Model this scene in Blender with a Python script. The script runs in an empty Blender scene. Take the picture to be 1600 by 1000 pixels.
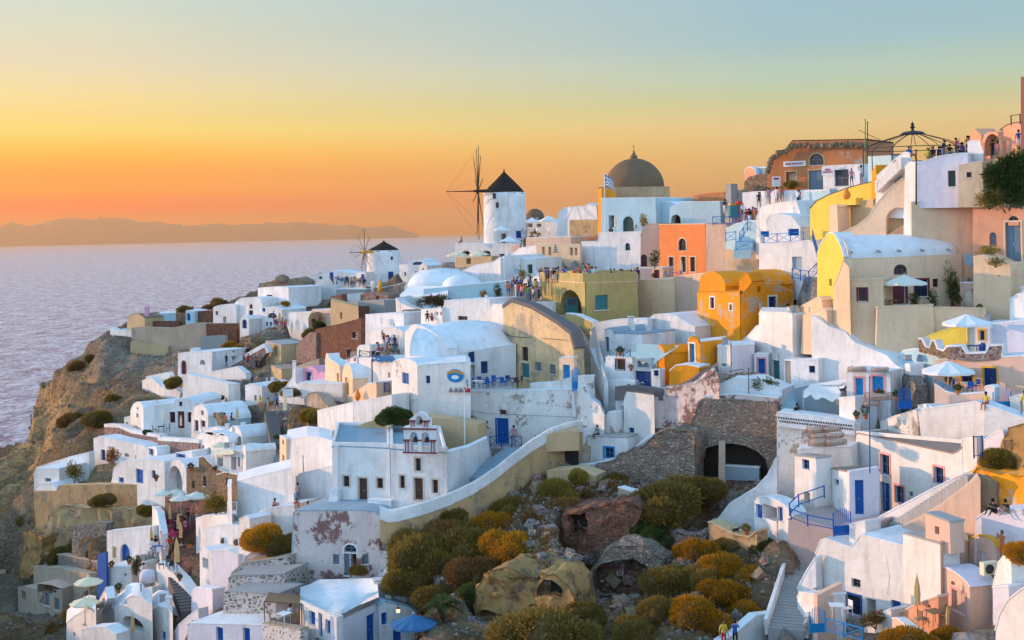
import bpy, bmesh, math, random
import numpy as np
from mathutils import Vector as V, Matrix, noise as mnoise
from mathutils.geometry import tessellate_polygon
random.seed(7)
C = bpy.context.scene.collection
F = 2000.0; CZ = 110.0; RA = math.radians(1.22); CA, SA = math.cos(RA), math.sin(RA)
CAM = V((0, 0, CZ)); UP = V((0, 0, 1))
def P(px, py, D):                      # a point seen at (px,py) of the 1600x1000 photograph, D metres ahead
    u = (px-800)/F; v = (362-py)/F
    return V((D*(u*CA+v*SA), D, CZ+D*(-u*SA+v*CA)))
def onz(px, py, z):
    d = P(px, py, 1)-CAM
    return CAM+d*((z-CZ)/d.z)
def proj(p):
    q = p-CAM; a, b = q.x/q.y, q.z/q.y
    u = a*CA-b*SA; v = a*SA+b*CA
    return 800+u*F, 362-v*F
def lin(c, g=1.):
    return tuple((x/255/12.92 if x/255 <= .04045 else ((x/255+.055)/1.055)**2.4) for x in c)
MATS = {}
def newmat(name):
    m = bpy.data.materials.new(name); m.use_nodes = True; MATS[name] = m
    nt = m.node_tree; b = nt.nodes['Principled BSDF']
    return m, nt, b
def nd(nt, t, **k):
    n = nt.nodes.new(t)
    for a, v in k.items():
        if a.startswith('i_'):
            s = a[2:]; s = int(s) if s.isdigit() else s.replace('_', ' ')
            n.inputs[s].default_value = v
        else: setattr(n, a, v)
    return n
def mixc(nt, fac, a, b):
    n = nt.nodes.new('ShaderNodeMix'); n.data_type = 'RGBA'
    for s, v in ((0, fac), (6, a), (7, b)):
        if hasattr(v, 'links') or isinstance(v, bpy.types.NodeSocket): nt.links.new(v, n.inputs[s])
        else: n.inputs[s].default_value = v if not isinstance(v, tuple) or len(v) == 4 else (*v, 1)
    return n.outputs[2]
def pos(nt, sc=(1, 1, 1)):
    g = nd(nt, 'ShaderNodeNewGeometry'); mp = nd(nt, 'ShaderNodeMapping'); mp.inputs['Scale'].default_value = sc
    nt.links.new(g.outputs['Position'], mp.inputs['Vector']); return mp.outputs[0]
def noise(nt, vec, scale, det=4, rough=.6):
    n = nd(nt, 'ShaderNodeTexNoise'); n.inputs['Scale'].default_value = scale; n.inputs['Detail'].default_value = det
    n.inputs['Roughness'].default_value = rough; nt.links.new(vec, n.inputs['Vector']); return n.outputs[0]
def rng(nt, s, a, b, c=0., d=1.):
    n = nd(nt, 'ShaderNodeMapRange'); nt.links.new(s, n.inputs[0])
    for i, v in enumerate((a, b, c, d)): n.inputs[i+1].default_value = v
    return n.outputs[0]
def bump(nt, b, h, st, dist):
    n = nd(nt, 'ShaderNodeBump'); n.inputs['Strength'].default_value = st; n.inputs['Distance'].default_value = dist
    nt.links.new(h, n.inputs['Height']); nt.links.new(n.outputs[0], b.inputs['Normal'])
def plaster(name, col, dirt=None, da=.22, peel=None, pa=0., rough=.9):
    m, nt, b = newmat(name); p = pos(nt); ps = pos(nt, (1.2, 1.2, .25))
    dirt = dirt or tuple(c*.62 for c in col)
    n1 = noise(nt, p, .35, 5, .7); n2 = noise(nt, ps, 1.1, 4, .7); n3 = noise(nt, p, 4, 3)
    c = mixc(nt, rng(nt, n1, .42, .8, 0, da), col, dirt)
    c = mixc(nt, rng(nt, n2, .5, .78, 0, da*1.2), c, dirt)
    vo = nd(nt, 'ShaderNodeTexVoronoi'); vo.inputs['Scale'].default_value = .33; nt.links.new(p, vo.inputs['Vector']); hv = nd(nt, 'ShaderNodeHueSaturation'); sp_ = nd(nt, 'ShaderNodeSeparateColor')
    nt.links.new(vo.outputs['Color'], sp_.inputs[0]); nt.links.new(rng(nt, sp_.outputs[0], 0, 1, .94, 1.02), hv.inputs['Value']); nt.links.new(c, hv.inputs['Color']); c = hv.outputs[0]
    c = mixc(nt, rng(nt, n3, .62, .8, 0, da*.5), c, dirt)
    if peel:
        n4 = noise(nt, p, .55, 7, .75)
        f = rng(nt, n4, .56-pa, .6-pa)
        cc = mixc(nt, noise(nt, p, 5, 3, .8), tuple(x*.55 for x in peel), tuple(min(1, x*1.35) for x in peel))
        c = mixc(nt, f, c, cc)
    nt.links.new(c, b.inputs['Base Color']); b.inputs['Roughness'].default_value = rough
    b.inputs['Specular IOR Level'].default_value = .25
    bump(nt, b, noise(nt, p, .8, 7, .62), .6, .22)
    return m
def rubble(name, ca, cb, mortar, sc=2.6, mw=.08, bs=.9):
    m, nt, b = newmat(name); p = pos(nt); 
    w = nd(nt, 'ShaderNodeVectorMath'); w.operation = 'ADD'
    nn = nd(nt, 'ShaderNodeTexNoise'); nn.inputs['Scale'].default_value = 2.2; nt.links.new(p, nn.inputs['Vector'])
    sc2 = nd(nt, 'ShaderNodeVectorMath'); sc2.operation = 'SCALE'; sc2.inputs[3].default_value = .28
    nt.links.new(nn.outputs[1], sc2.inputs[0]); nt.links.new(p, w.inputs[0]); nt.links.new(sc2.outputs[0], w.inputs[1])
    mp = nd(nt, 'ShaderNodeMapping'); mp.inputs['Scale'].default_value = (1, 1, 1.5); nt.links.new(w.outputs[0], mp.inputs[0])
    v1 = nd(nt, 'ShaderNodeTexVoronoi'); v1.inputs['Scale'].default_value = sc; nt.links.new(mp.outputs[0], v1.inputs['Vector'])
    v2 = nd(nt, 'ShaderNodeTexVoronoi', feature='DISTANCE_TO_EDGE'); v2.inputs['Scale'].default_value = sc; nt.links.new(mp.outputs[0], v2.inputs['Vector'])
    hsv = nd(nt, 'ShaderNodeSeparateColor'); nt.links.new(v1.outputs['Color'], hsv.inputs[0])
    c = mixc(nt, hsv.outputs[0], ca, cb)
    v3 = nd(nt, 'ShaderNodeTexVoronoi'); v3.inputs['Scale'].default_value = sc*2.4; nt.links.new(mp.outputs[0], v3.inputs['Vector']); s3 = nd(nt, 'ShaderNodeSeparateColor'); nt.links.new(v3.outputs['Color'], s3.inputs[0])
    mk = rng(nt, noise(nt, p, .7, 3), .45, .55); c = mixc(nt, mk, c, mixc(nt, rng(nt, s3.outputs[0], .1, .9), tuple(x*.6 for x in ca), cb))
    c = mixc(nt, rng(nt, hsv.outputs[1], .6, 1, 0, .6), c, mortar)
    e = rng(nt, v2.outputs[0], mw*.4, mw*1.6)
    c = mixc(nt, e, mortar, c)
    c = mixc(nt, rng(nt, noise(nt, p, .4, 5, .7), .4, .75, 0, .5), c, tuple(x*.55 for x in mortar))
    nt.links.new(c, b.inputs['Base Color']); b.inputs['Roughness'].default_value = .95
    b.inputs['Specular IOR Level'].default_value = .15
    bump(nt, b, e, bs, .12)
    return m
def paint(name, col, rough=.55, var=.25, sp=.4, metal=0.):
    m, nt, b = newmat(name); p = pos(nt)
    c = mixc(nt, rng(nt, noise(nt, p, 3, 4, .7), .35, .75, 0, var), col, tuple(x*.5 for x in col))
    nt.links.new(c, b.inputs['Base Color']); b.inputs['Roughness'].default_value = rough
    b.inputs['Specular IOR Level'].default_value = sp; b.inputs['Metallic'].default_value = metal
    return m
def leafmat(name, ca, cb, cc=None):
    m, nt, b = newmat(name); p = pos(nt); oi = nd(nt, 'ShaderNodeObjectInfo')
    c = mixc(nt, rng(nt, noise(nt, p, 1.3, 4, .8), .32, .68), ca, cb)
    if cc: c = mixc(nt, rng(nt, noise(nt, p, 14, 2, .5), .55, .7, 0, .8), c, cc)
    v = nd(nt, 'ShaderNodeHueSaturation'); nt.links.new(c, v.inputs['Color']); nt.links.new(rng(nt, oi.outputs['Random'], 0, 1, .75, 1.25), v.inputs['Value'])
    nt.links.new(v.outputs[0], b.inputs['Base Color']); b.inputs['Roughness'].default_value = .75
    b.inputs['Specular IOR Level'].default_value = .2
    tr = nd(nt, 'ShaderNodeBsdfTranslucent'); nt.links.new(v.outputs[0], tr.inputs[0])
    mx = nd(nt, 'ShaderNodeMixShader'); mx.inputs[0].default_value = .3
    nt.links.new(b.outputs[0], mx.inputs[1]); nt.links.new(tr.outputs[0], mx.inputs[2])
    nt.links.new(mx.outputs[0], nt.nodes['Material Output'].inputs[0])
    return m
W = (.80, .79, .78)
plaster('white', W, (.47, .44, .42), .65)
plaster('white2', (.80, .76, .72), (.48, .43, .38), .55)
plaster('roofwhite', (.77, .79, .80), (.45, .46, .46), .45)
plaster('worn', (.80, .77, .73), (.42, .38, .34), .5, (.38, .31, .25), .0)
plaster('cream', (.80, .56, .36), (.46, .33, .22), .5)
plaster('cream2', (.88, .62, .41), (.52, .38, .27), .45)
plaster('sand', (.58, .41, .23), None, .4)
plaster('tan', (.52, .34, .17), (.2, .15, .09), .5, (.30, .22, .14), .02)
plaster('oldwall', (.76, .53, .28), (.22, .18, .12), .55, (.45, .36, .25), .03)
plaster('olive', (.52, .40, .15), (.22, .2, .12), .5, (.55, .42, .28), -.06)
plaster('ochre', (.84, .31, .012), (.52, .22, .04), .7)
plaster('ochrepeel', (.88, .32, .012), (.42, .22, .05), .35, (.56, .40, .26), .035)
plaster('yellow', (.80, .60, .10), (.5, .35, .08), .3)
plaster('orange', (.90, .27, .08), (.55, .2, .12), .3)
plaster('rosy', (.66, .27, .24), (.45, .2, .18), .3)
plaster('terracotta', (.52, .20, .08), (.3, .14, .08), .4, (.42, .34, .26), -.03)
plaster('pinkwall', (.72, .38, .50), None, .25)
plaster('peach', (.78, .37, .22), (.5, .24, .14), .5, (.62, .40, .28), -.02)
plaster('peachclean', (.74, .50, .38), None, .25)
plaster('mauve', (.44, .35, .33), None, .3)
plaster('taupe', (.64, .45, .34), (.38, .27, .21), .5)
plaster('grey', (.36, .35, .34), None, .3)
plaster('greydark', (.16, .145, .14), None, .3)
plaster('concrete', (.46, .36, .27), (.18, .16, .13), .4)
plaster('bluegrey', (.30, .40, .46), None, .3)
plaster('roofblue', (.26, .37, .44), (.2, .26, .3), .3)
plaster('roofbrown', (.36, .27, .22), None, .3)
plaster('roofgrey', (.42, .40, .38), None, .35)
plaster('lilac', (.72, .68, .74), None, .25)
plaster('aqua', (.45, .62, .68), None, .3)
plaster('ruinplaster', (.68, .58, .54), (.34, .24, .22), .5, (.24, .13, .11), .045)
plaster('rock', (.30, .22, .14), (.12, .09, .06), .6, (.20, .15, .11), .03)
plaster('tuff', (.40, .24, .085), (.20, .12, .06), .7, (.17, .10, .055), .03)
plaster('domebrown', (.20, .125, .07), (.09, .07, .05), .5)
plaster('drum', (.50, .32, .18), (.2, .15, .1), .5)
plaster('redfloor', (.34, .14, .11), (.2, .1, .08), .4)
rubble('redstone', (.16, .045, .03), (.26, .10, .06), (.30, .17, .12), 3.2)
rubble('redstone2', (.20, .06, .045), (.33, .15, .11), (.42, .34, .30), 2.6, .1)
rubble('brownstone', (.30, .18, .09), (.16, .10, .07), (.40, .30, .20), 2.8, .09)
rubble('greystone', (.10, .09, .085), (.28, .24, .20), (.34, .31, .28), 2.3, .09)
rubble('lightstone', (.12, .09, .08), (.30, .20, .17), (.55, .50, .46), 2.2, .2)
rubble('spotstone', (.08, .06, .05), (.22, .13, .10), (.66, .62, .58), 2.4, .35)
rubble('ruinstone', (.22, .13, .10), (.46, .36, .28), (.32, .25, .20), 2.7, .1, 1.)
paint('blue', (.006, .10, .38), sp=.15); paint('skyblue', (.015, .24, .56), sp=.15); paint('navy', (.010, .045, .17), sp=.2)
paint('teal', (.03, .20, .24)); paint('darkgreen', (.02, .06, .05)); paint('maroon', (.13, .012, .03)); paint('brown', (.075, .035, .022))
paint('wood', (.22, .13, .06)); paint('greyblue', (.13, .20, .27)); paint('paleblue', (.28, .42, .52)); paint('yellowtrim', (.75, .38, .03))
paint('pinktrim', (.72, .30, .32)); paint('stonetrim', (.60, .52, .42), .9); paint('whitetrim', (.8, .79, .77), .8); paint('redtrim', (.24, .03, .045))
paint('canvas', (.82, .70, .48), .95, .12, .1); paint('canvaswhite', (.78, .77, .76), .95, .1, .1); paint('canvastan', (.62, .42, .20), .95, .15, .1)
paint('canvasaqua', (.66, .66, .56), .95, .1, .1); paint('canvasblue', (.05, .15, .30), .95, .15, .1); paint('red', (.5, .02, .03), .8); paint('magenta', (.45, .02, .12), .7)
paint('thatch', (.035, .028, .024), 1., .4, .1); paint('darkwood', (.05, .028, .018), .9); paint('iron', (.03, .028, .028), .6, .2, .4)
paint('terracottapot', (.45, .14, .05), .9); paint('metal', (.4, .4, .42), .4, .2, .5, .6); paint('black', (.012, .012, .014)); paint('rattan', (.30, .21, .17), .9)
paint('wire', (.05, .04, .04)); paint('marble', (.7, .68, .62), .7); paint('orangepaint', (.75, .25, .03)); paint('greenpaint', (.03, .3, .08))
for n_, c_ in dict(skin=(.42, .22, .14), skin2=(.30, .14, .08), hairdark=(.02, .013, .01), hairbrown=(.10, .05, .025), hairfair=(.35, .22, .1), clothwhite=(.7, .7, .72), clothred=(.5, .03, .03), clothblue=(.04, .12, .4), clothnavy=(.02, .03, .08),
                   clothblack=(.02, .02, .025), clothpink=(.6, .25, .3), clothyellow=(.7, .5, .08), clothteal=(.03, .35, .38), clothkhaki=(.3, .24, .15), clothjeans=(.07, .12, .22), clothorange=(.6, .16, .04), clothgreen=(.08, .25, .1), clothgrey=(.25, .25, .27), clothpurple=(.18, .08, .3)).items():
    paint(n_, c_, .8, .15, .2)
leafmat('leafgold', (.56, .24, .012), (.30, .16, .015), (.70, .34, .03))
leafmat('leafolive', (.26, .17, .035), (.15, .11, .03), (.36, .24, .06))
leafmat('leafbrown', (.33, .16, .045), (.17, .10, .035), (.42, .24, .09))
leafmat('leafgreen', (.07, .11, .025), (.035, .06, .015), (.13, .16, .04))
leafmat('leafyg', (.33, .23, .035), (.18, .13, .025), (.46, .31, .05))
leafmat('flowerpink', (.45, .05, .10), (.25, .03, .08)); leafmat('flowerred', (.5, .04, .03), (.3, .05, .03))
paint('twig', (.13, .10, .045), 1.)
def m_glass():
    m, nt, b = newmat('glass'); b.inputs['Base Color'].default_value = (.02, .025, .035, 1); b.inputs['Roughness'].default_value = .12
m_glass()
m, nt, b = newmat('dark'); b.inputs['Base Color'].default_value = (.02, .016, .014, 1); b.inputs['Roughness'].default_value = .95  # near-black colour standing in for the shade inside openings and caves
m, nt, b = newmat('lampglow'); b.inputs['Base Color'].default_value = (1, .6, .3, 1); b.inputs['Emission Color'].default_value = (1, .5, .2, 1); b.inputs['Emission Strength'].default_value = 3
def mesh(name, vs, fs, mats, fm=None, smooth=False):
    me = bpy.data.meshes.new(name); me.from_pydata([tuple(v) for v in vs], [], fs)
    for m in (mats if isinstance(mats, (list, tuple)) else [mats]): me.materials.append(MATS[m])
    if fm:
        for p_, i in zip(me.polygons, fm): p_.material_index = i
    if smooth: me.polygons.foreach_set('use_smooth', [True]*len(me.polygons))
    me.validate(); me.update(); return me
def tagit(o, label, cat, group=None, kind=None):
    if label: o['label'] = label
    if cat: o['category'] = cat
    if group: o['group'] = group
    if kind: o['kind'] = kind
    return o
class Thing:
    def __init__(s, name, label, cat, loc, rz=0, group=None, sc=1):
        s.o = bpy.data.objects.new(name, None); C.objects.link(s.o); s.o.empty_display_size = .3
        s.o.location = loc; s.o.rotation_euler = (0, 0, rz); s.o.scale = (sc, sc, sc); s.loc = V(loc)
        tagit(s.o, label, cat, group)
    def part(s, name, vs, fs, mats, par=None, world=False, fm=None, smooth=False, bev=0, label=None):
        if world: vs = [V(v)-s.loc for v in vs]
        o = bpy.data.objects.new(name, mesh(name, vs, fs, mats, fm, smooth)); C.objects.link(o); o.parent = par or s.o
        if bev:
            b = o.modifiers.new('bevel', 'BEVEL'); b.width = bev; b.segments = 2; b.limit_method = 'ANGLE'; b.angle_limit = math.radians(40)
        if label: o['label'] = label
        return o
def dup(o, loc=None, rz=None, sc=None, label=None, group=None, recol=None):
    def cp(a, par):
        c = a.copy(); C.objects.link(c)
        if par: c.parent = par
        if recol and a.type == 'MESH':
            for i, s in enumerate(c.material_slots):
                if s.material and s.material.name in recol:
                    nm = recol[s.material.name]; s.link = 'OBJECT'; s.material = MATS[nm]
        for ch in a.children: cp(ch, c)
        return c
    r = cp(o, None)
    if loc is not None: r.location = loc
    if rz is not None: r.rotation_euler = (0, 0, rz)
    if sc is not None: r.scale = (sc, sc, sc) if not isinstance(sc, (tuple, list)) else sc
    if label: r['label'] = label
    if group: r['group'] = group
    return r
class MB:
    def __init__(s): s.v = []; s.f = []
    def add(s, vs, fs):
        n = len(s.v); s.v += [V(v) for v in vs]; s.f += [tuple(i+n for i in f) for f in fs]; return s
    def box(s, c, d, rz=0):
        c = V(c); x, y, z = d[0]/2, d[1]/2, d[2]/2; R = Matrix.Rotation(rz, 3, 'Z')
        vs = [c+R@V((a*x, b_*y, e*z)) for a in (-1, 1) for b_ in (-1, 1) for e in (-1, 1)]
        return s.add(vs, [(0, 1, 3, 2), (4, 6, 7, 5), (0, 4, 5, 1), (2, 3, 7, 6), (0, 2, 6, 4), (1, 5, 7, 3)])
    def tube(s, a, b_, r, r2=None, n=6):
        a, b_ = V(a), V(b_); d = (b_-a).normalized(); r2 = r if r2 is None else r2
        t = d.orthogonal().normalized(); u = d.cross(t)
        vs = [a+(t*math.cos(2*math.pi*i/n)+u*math.sin(2*math.pi*i/n))*r for i in range(n)]
        vs += [b_+(t*math.cos(2*math.pi*i/n)+u*math.sin(2*math.pi*i/n))*r2 for i in range(n)]
        return s.add(vs, [(i, (i+1) % n, n+(i+1) % n, n+i) for i in range(n)]+[tuple(range(n))[::-1], tuple(range(n, 2*n))])
    def bar(s, a, b_, w, h):            # flat bar between points, w horizontal, h vertical
        a, b_ = V(a), V(b_); d = (b_-a); t = V((-d.y, d.x, 0))
        t = t.normalized()*w/2 if t.length > 1e-6 else V((w/2, 0, 0))
        u = d.cross(t).normalized()*h/2
        vs = [q+i*t+j*u for q in (a, b_) for i, j in ((-1, -1), (1, -1), (1, 1), (-1, 1))]
        return s.add(vs, [(0, 1, 2, 3), (7, 6, 5, 4), (0, 4, 5, 1), (1, 5, 6, 2), (2, 6, 7, 3), (3, 7, 4, 0)])
    def lathe(s, prof, n=24, c=(0, 0, 0), a0=0, jit=0):
        c = V(c); vs = []
        for r, z in prof:
            for i in range(n):
                a = a0+2*math.pi*i/n; rr = r*(1+jit*(random.random()-.5)); vs.append(c+V((rr*math.cos(a), rr*math.sin(a), z)))
        fs = [(k*n+i, k*n+(i+1) % n, (k+1)*n+(i+1) % n, (k+1)*n+i) for k in range(len(prof)-1) for i in range(n)]
        if prof[0][0] > .001: fs.append(tuple(range(n))[::-1])
        if prof[-1][0] > .001: fs.append(tuple(range((len(prof)-1)*n, len(prof)*n)))
        return s.add(vs, fs)
CP = []        # x, y, z, colour index or -1, weight
GH = 'white cave houses of the village'
FOOT = []      # footprint polygons with a height the ground must stay under
SEG = []       # base lines (px,y,D - px,y,D) the ground may not hide
def outl(s):
    out = []; arc = None
    for t in s.split():
        if t[0] == 'a': arc = float(t[1:]); continue
        x, y = map(float, t.split(','))
        if arc is not None:
            x0, y0 = out[-1]; n = 12
            for i in range(1, n):
                q = math.pi*i/n; f = (1-math.cos(q))/2
                out.append((x0+(x-x0)*f, y0+(y-y0)*f-arc*math.sin(q)))
            arc = None
        out.append((x, y))
    return out
class Plane:
    def __init__(s, o, e):
        s.o = V(o); s.e = V((e[0], e[1], 0)).normalized(); s.n = V((-s.e.y, s.e.x, 0))
    def hit(s, px, py):
        d = P(px, py, 1)-CAM; t = (s.o-CAM).dot(s.n)/d.dot(s.n); return CAM+d*t
def opening_loop(pl, cx, cy, w, h, arch):
    l = pl.hit(cx-w/2, cy); r = pl.hit(cx+w/2, cy); t = pl.hit(cx, cy-h/2).z; bt = pl.hit(cx, cy+h/2).z
    if (r-l).dot(pl.e) < 0: l, r = r, l
    c = (l+r)/2; hw = (r-l).length/2
    L = [V((l.x, l.y, bt)), V((r.x, r.y, bt))]
    if arch:
        sp = t-min(hw, (t-bt)*.6)
        for i in range(9):
            a = math.pi*i/8; L.append(V((c.x, c.y, 0))+pl.e*hw*math.cos(a)+UP*(sp+(t-sp)*math.sin(a)))
    else: L += [V((r.x, r.y, t)), V((l.x, l.y, t))]
    return L
def face_holes(mb, outer, loops):
    allp = [outer]+loops; flat = [p for l in allp for p in l]
    mb.add(flat, [tuple(t) for t in tessellate_polygon(allp)])
def surround_mesh(L, inn, w, proud, e):
    c = sum(L, V())/len(L); n = len(L); O = []
    for p in L:
        d = p-c; du = d.dot(e); dz = d.z; k = math.hypot(du, dz)
        O.append(p+e*(w if du > .01 else -w if du < -.01 else 0)*(1 if n < 6 else abs(du)/k)+UP*((w if dz > 0 else -w*.6)*(1 if n < 6 or dz < 0 else abs(dz)/k)))
    f = -inn*proud; b_ = inn*.02
    vs = [p+f for p in L]+[p+f for p in O]+[p+b_ for p in O]+[p+b_ for p in L]; fs = []
    for i in range(n):
        j = (i+1) % n
        fs += [(i, j, n+j, n+i), (n+i, n+j, 2*n+j, 2*n+i), (3*n+i, 3*n+j, j, i)]
    return vs, fs
def put_opening(T, mb, pl, inn, spec):
    kind = spec[0]; cx, cy, w, h = map(float, spec[1:5]); col = spec[5] if len(spec) > 5 else 'navy'
    sur = spec[6] if len(spec) > 6 and spec[6] != '-' else None; arch = len(spec) > 7
    L = opening_loop(pl, cx, cy, w, h, arch); n = len(L)
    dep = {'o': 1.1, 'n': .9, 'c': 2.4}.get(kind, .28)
    Bk = [p+inn*dep for p in L]
    mb.add(L+Bk, [(i, (i+1) % n, n+(i+1) % n, n+i) for i in range(n)])
    hw = (L[1]-L[0]).length; hh = L[2].z if n < 6 else max(p.z for p in L); hh -= L[0].z; e = pl.e
    c = sum(L, V())/n
    def rect(x0, x1, z0, z1, d0, d1, m_):           # fractions across / up the opening
        q = [L[0]+e*(hw*x0)*sg+UP*hh*z0+inn*d for x0_ in (0,) for d in ()]
    sg = 1 if (L[1]-L[0]).dot(e) > 0 else -1
    def bx(M_, x0, x1, z0, z1, d0, d1):
        o = L[0]; q = []
        for d in (d0, d1):
            for x, z in ((x0, z0), (x1, z0), (x1, z1), (x0, z1)):
                q.append(o+e*sg*hw*x+UP*hh*z+inn*(d+.11))
        M_.add(q, [(0, 1, 2, 3), (7, 6, 5, 4), (0, 4, 5, 1), (1, 5, 6, 2), (2, 6, 7, 3), (3, 7, 4, 0)])
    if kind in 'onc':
        o = T.part('opening', Bk, [tuple(range(n))], 'dark' if kind == 'o' else col, world=True)  # open holes are closed by a near-black panel painted as inner shade
    elif kind == 'w':
        M1 = MB(); t = .05/hw if hw > .01 else .1; t2 = .05/hh
        for a in ((0, t*1.3, 0, 1), (1-t*1.3, 1, 0, 1), (0, 1, 0, t2*1.3), (.5-t/2, .5+t/2, 0, 1), (0, 1, .5-t2/2, .5+t2/2)): bx(M1, *a, .08, .12)
        if not arch: bx(M1, 0, 1, 1-t2*1.3, 1, .08, .12)
        o = T.part('window', M1.v, M1.f, col, world=True)
        T.part('pane', [p+inn*.24 for p in L], [tuple(range(n))], 'glass', par=o, world=True)
    else:
        M1 = MB(); M1.add([p+inn*.21 for p in L]+[p+inn*.26 for p in L], [tuple(range(n))]+[(i, (i+1) % n, n+(i+1) % n, n+i) for i in range(n)])
        top = .62 if arch else .94
        if kind == 'd':
            for x0, x1 in ((.1, .45), (.55, .9)):
                bx(M1, x0, x1, .06, .45*top/.94, .075, .11); bx(M1, x0, x1, .52*top/.94, top, .075, .11)
            nm = 'door'
        else:
            for x0, x1 in ((.05, .48), (.52, .95)):
                for k in range(5): bx(M1, x0, x1, .05+k*.18*top, .05+(k+.75)*.18*top, .08, .11)
            nm = 'shutter'
        o = T.part(nm, M1.v, M1.f, col, world=True)
        if kind == 'd':
            M2 = MB(); bx(M2, .46, .54, .42, .47, .03, .08); T.part('door_handle', M2.v, M2.f, 'metal', par=o, world=True)
    if kind in 'ws' and not arch and hh < 2.2:
        M2 = MB(); bx(M2, -.08, 1.08, -.05, -.001, -.18, .1); T.part('sill', M2.v, M2.f, 'whitetrim', par=o, world=True)
    if sur:
        vs, fs = surround_mesh(L, inn, .13, .035, e)
        T.part('surround', vs, fs, sur, par=o, world=True)
BL = {}; RV = random.Random(21)
def blk(label, A, Bp, pts, deep, mat='white', ops='', name='white_house', cat=None, to=None, roof='roofwhite', par=0, fill=0,
        sk=2.2, g=None, rt=.07, ang=0, key=None, bev=.07, ctl=True, cut=True, rough=0, rad=0):
    cat = cat or name.split('_')[-1]; g = g or (GH if name == 'white_house' else None)
    pix = outl(pts); my = sum(p[1] for p in pix)/len(pix)
    a = P(A[0], my, A[1]); b_ = P(Bp[0], my, Bp[1])
    pl = Plane(a, b_-a)
    inn = pl.n if pl.n.dot(a-CAM) > 0 else -pl.n
    if ang: 
        vdir = Matrix.Rotation(math.radians(ang), 3, 'Z')@inn
    else: vdir = inn.copy()
    if rad: vdir = ((a+b_)/2 if rad == 1 else P(rad, 500, 100))-CAM; vdir.z = 0; vdir.normalize()
    p3 = [pl.hit(*q) for q in pix]
    zb = min(p3[0].z, p3[-1].z); zl, zr = p3[0].z, p3[-1].z
    if to is not None:                     # run back until the far end shows at pixel column `to`
        q = p3[-1] if to > pix[-1][0] else p3[0]
        lo, hi = .5, 60.
        s0 = 1 if to > pix[-1][0] else -1
        for _ in range(40):
            mid = (lo+hi)/2
            if (proj(q+vdir*mid)[0]-to)*s0 < 0: lo = mid
            else: hi = mid
        deep = lo
    vec = vdir*deep
    p3[0] = p3[0]-UP*sk; p3[-1] = p3[-1]-UP*sk
    T = Thing(name, label, cat, (p3[0]+p3[-1])/2+UP*sk, 0, g)
    opl = [o.split() for o in ops.split(';') if o.strip()]
    by = {'F': [], 'L': [], 'R': []}
    for o in opl: by[o[0][0]].append([o[0][1:]]+o[1:])
    planes = {'F': (pl, inn), 'R': (Plane(p3[-1], vec), -pl.e if (p3[-1]-p3[0]).dot(pl.e) > 0 else pl.e),
              'L': (Plane(p3[0], vec), pl.e if (p3[-1]-p3[0]).dot(pl.e) > 0 else -pl.e)}
    mb = MB(); n = len(p3); bk = [p+vec for p in p3]
    polys = {'F': p3, 'R': [p3[-1], bk[-1], bk[-2], p3[-2]], 'L': [bk[0], p3[0], p3[1], bk[1]]}
    for kf in 'FRL':
        ppl, pin = planes[kf]; poly = polys[kf]
        loops = []
        for sp in by[kf]:
            L = put_opening(T, mb, ppl, pin, sp) or opening_loop(ppl, *map(float, sp[1:5]), len(sp) > 7)
            us = [p.dot(ppl.e) for p in poly]; ul = [p.dot(ppl.e) for p in L]
            if min(ul) < min(us) or max(ul) > max(us) or max(p.z for p in L) > max(p.z for p in poly) or min(p.z for p in L) < min(p.z for p in poly):
                print('OPENING OUTSIDE', label, kf, sp)
            loops.append(L)
        if loops: face_holes(mb, poly, loops)
        else: mb.add(poly, [tuple(range(len(poly)))] if len(poly) < 5 else [tuple(t) for t in tessellate_polygon([poly])])
    mb.add(bk, [tuple(t) for t in tessellate_polygon([bk])])
    for i in range(1, n-2): mb.add([p3[i], p3[i+1], bk[i+1], bk[i]], [(0, 1, 2, 3)])
    wo = T.part('wall', mb.v, mb.f, mat, world=True, smooth=bool(rough))
    if rough:                              # break up hewn rock and ruined masonry
        bm = bmesh.new(); bm.from_mesh(wo.data); bmesh.ops.remove_doubles(bm, verts=bm.verts, dist=.01); bmesh.ops.triangulate(bm, faces=bm.faces)
        for _ in range(7):
            es = [e for e in bm.edges if e.calc_length() > .42]
            if not es or len(bm.faces) > 30000: break
            bmesh.ops.subdivide_edges(bm, edges=es, cuts=1); bmesh.ops.triangulate(bm, faces=bm.faces)
        bm.normal_update()
        for v in bm.verts:
            w_ = v.co+T.loc; v.co += (mnoise.noise_vector(w_*.4)*.55+mnoise.noise_vector(w_*1.3)*.4+mnoise.noise_vector(w_*3.5)*.16)*rough
        bm.to_mesh(wo.data); bm.free()
    ch = p3[1:-1]; m = len(ch)
    if roof and m >= 2:
        nv = []
        for i in range(m):
            t = (ch[min(i+1, m-1)]-ch[max(i-1, 0)]).normalized(); q = t.cross(inn)
            if q.z < 0: q = -q
            if abs(q.z) < .05: q = UP
            nv.append(q.normalized())
        ov = .03; o0 = -inn*ov; o1 = vec+inn*ov if not ang else vec
        eA = (ch[0]-ch[-1]).normalized()*.03
        inner = [c-nv[i]*.03 for i, c in enumerate(ch)]; outer = [c+nv[i]*rt for i, c in enumerate(ch)]
        inner[0] += eA; outer[0] += eA; inner[-1] -= eA; outer[-1] -= eA
        vs = [p+o0 for p in inner]+[p+o0 for p in outer]+[p+o1 for p in outer]+[p+o1 for p in inner]; fs = []
        for i in range(m-1):
            fs += [(i, i+1, m+i+1, m+i), (m+i, m+i+1, 2*m+i+1, 2*m+i), (2*m+i, 2*m+i+1, 3*m+i+1, 3*m+i), (3*m+i, 3*m+i+1, i+1, i)]
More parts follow.
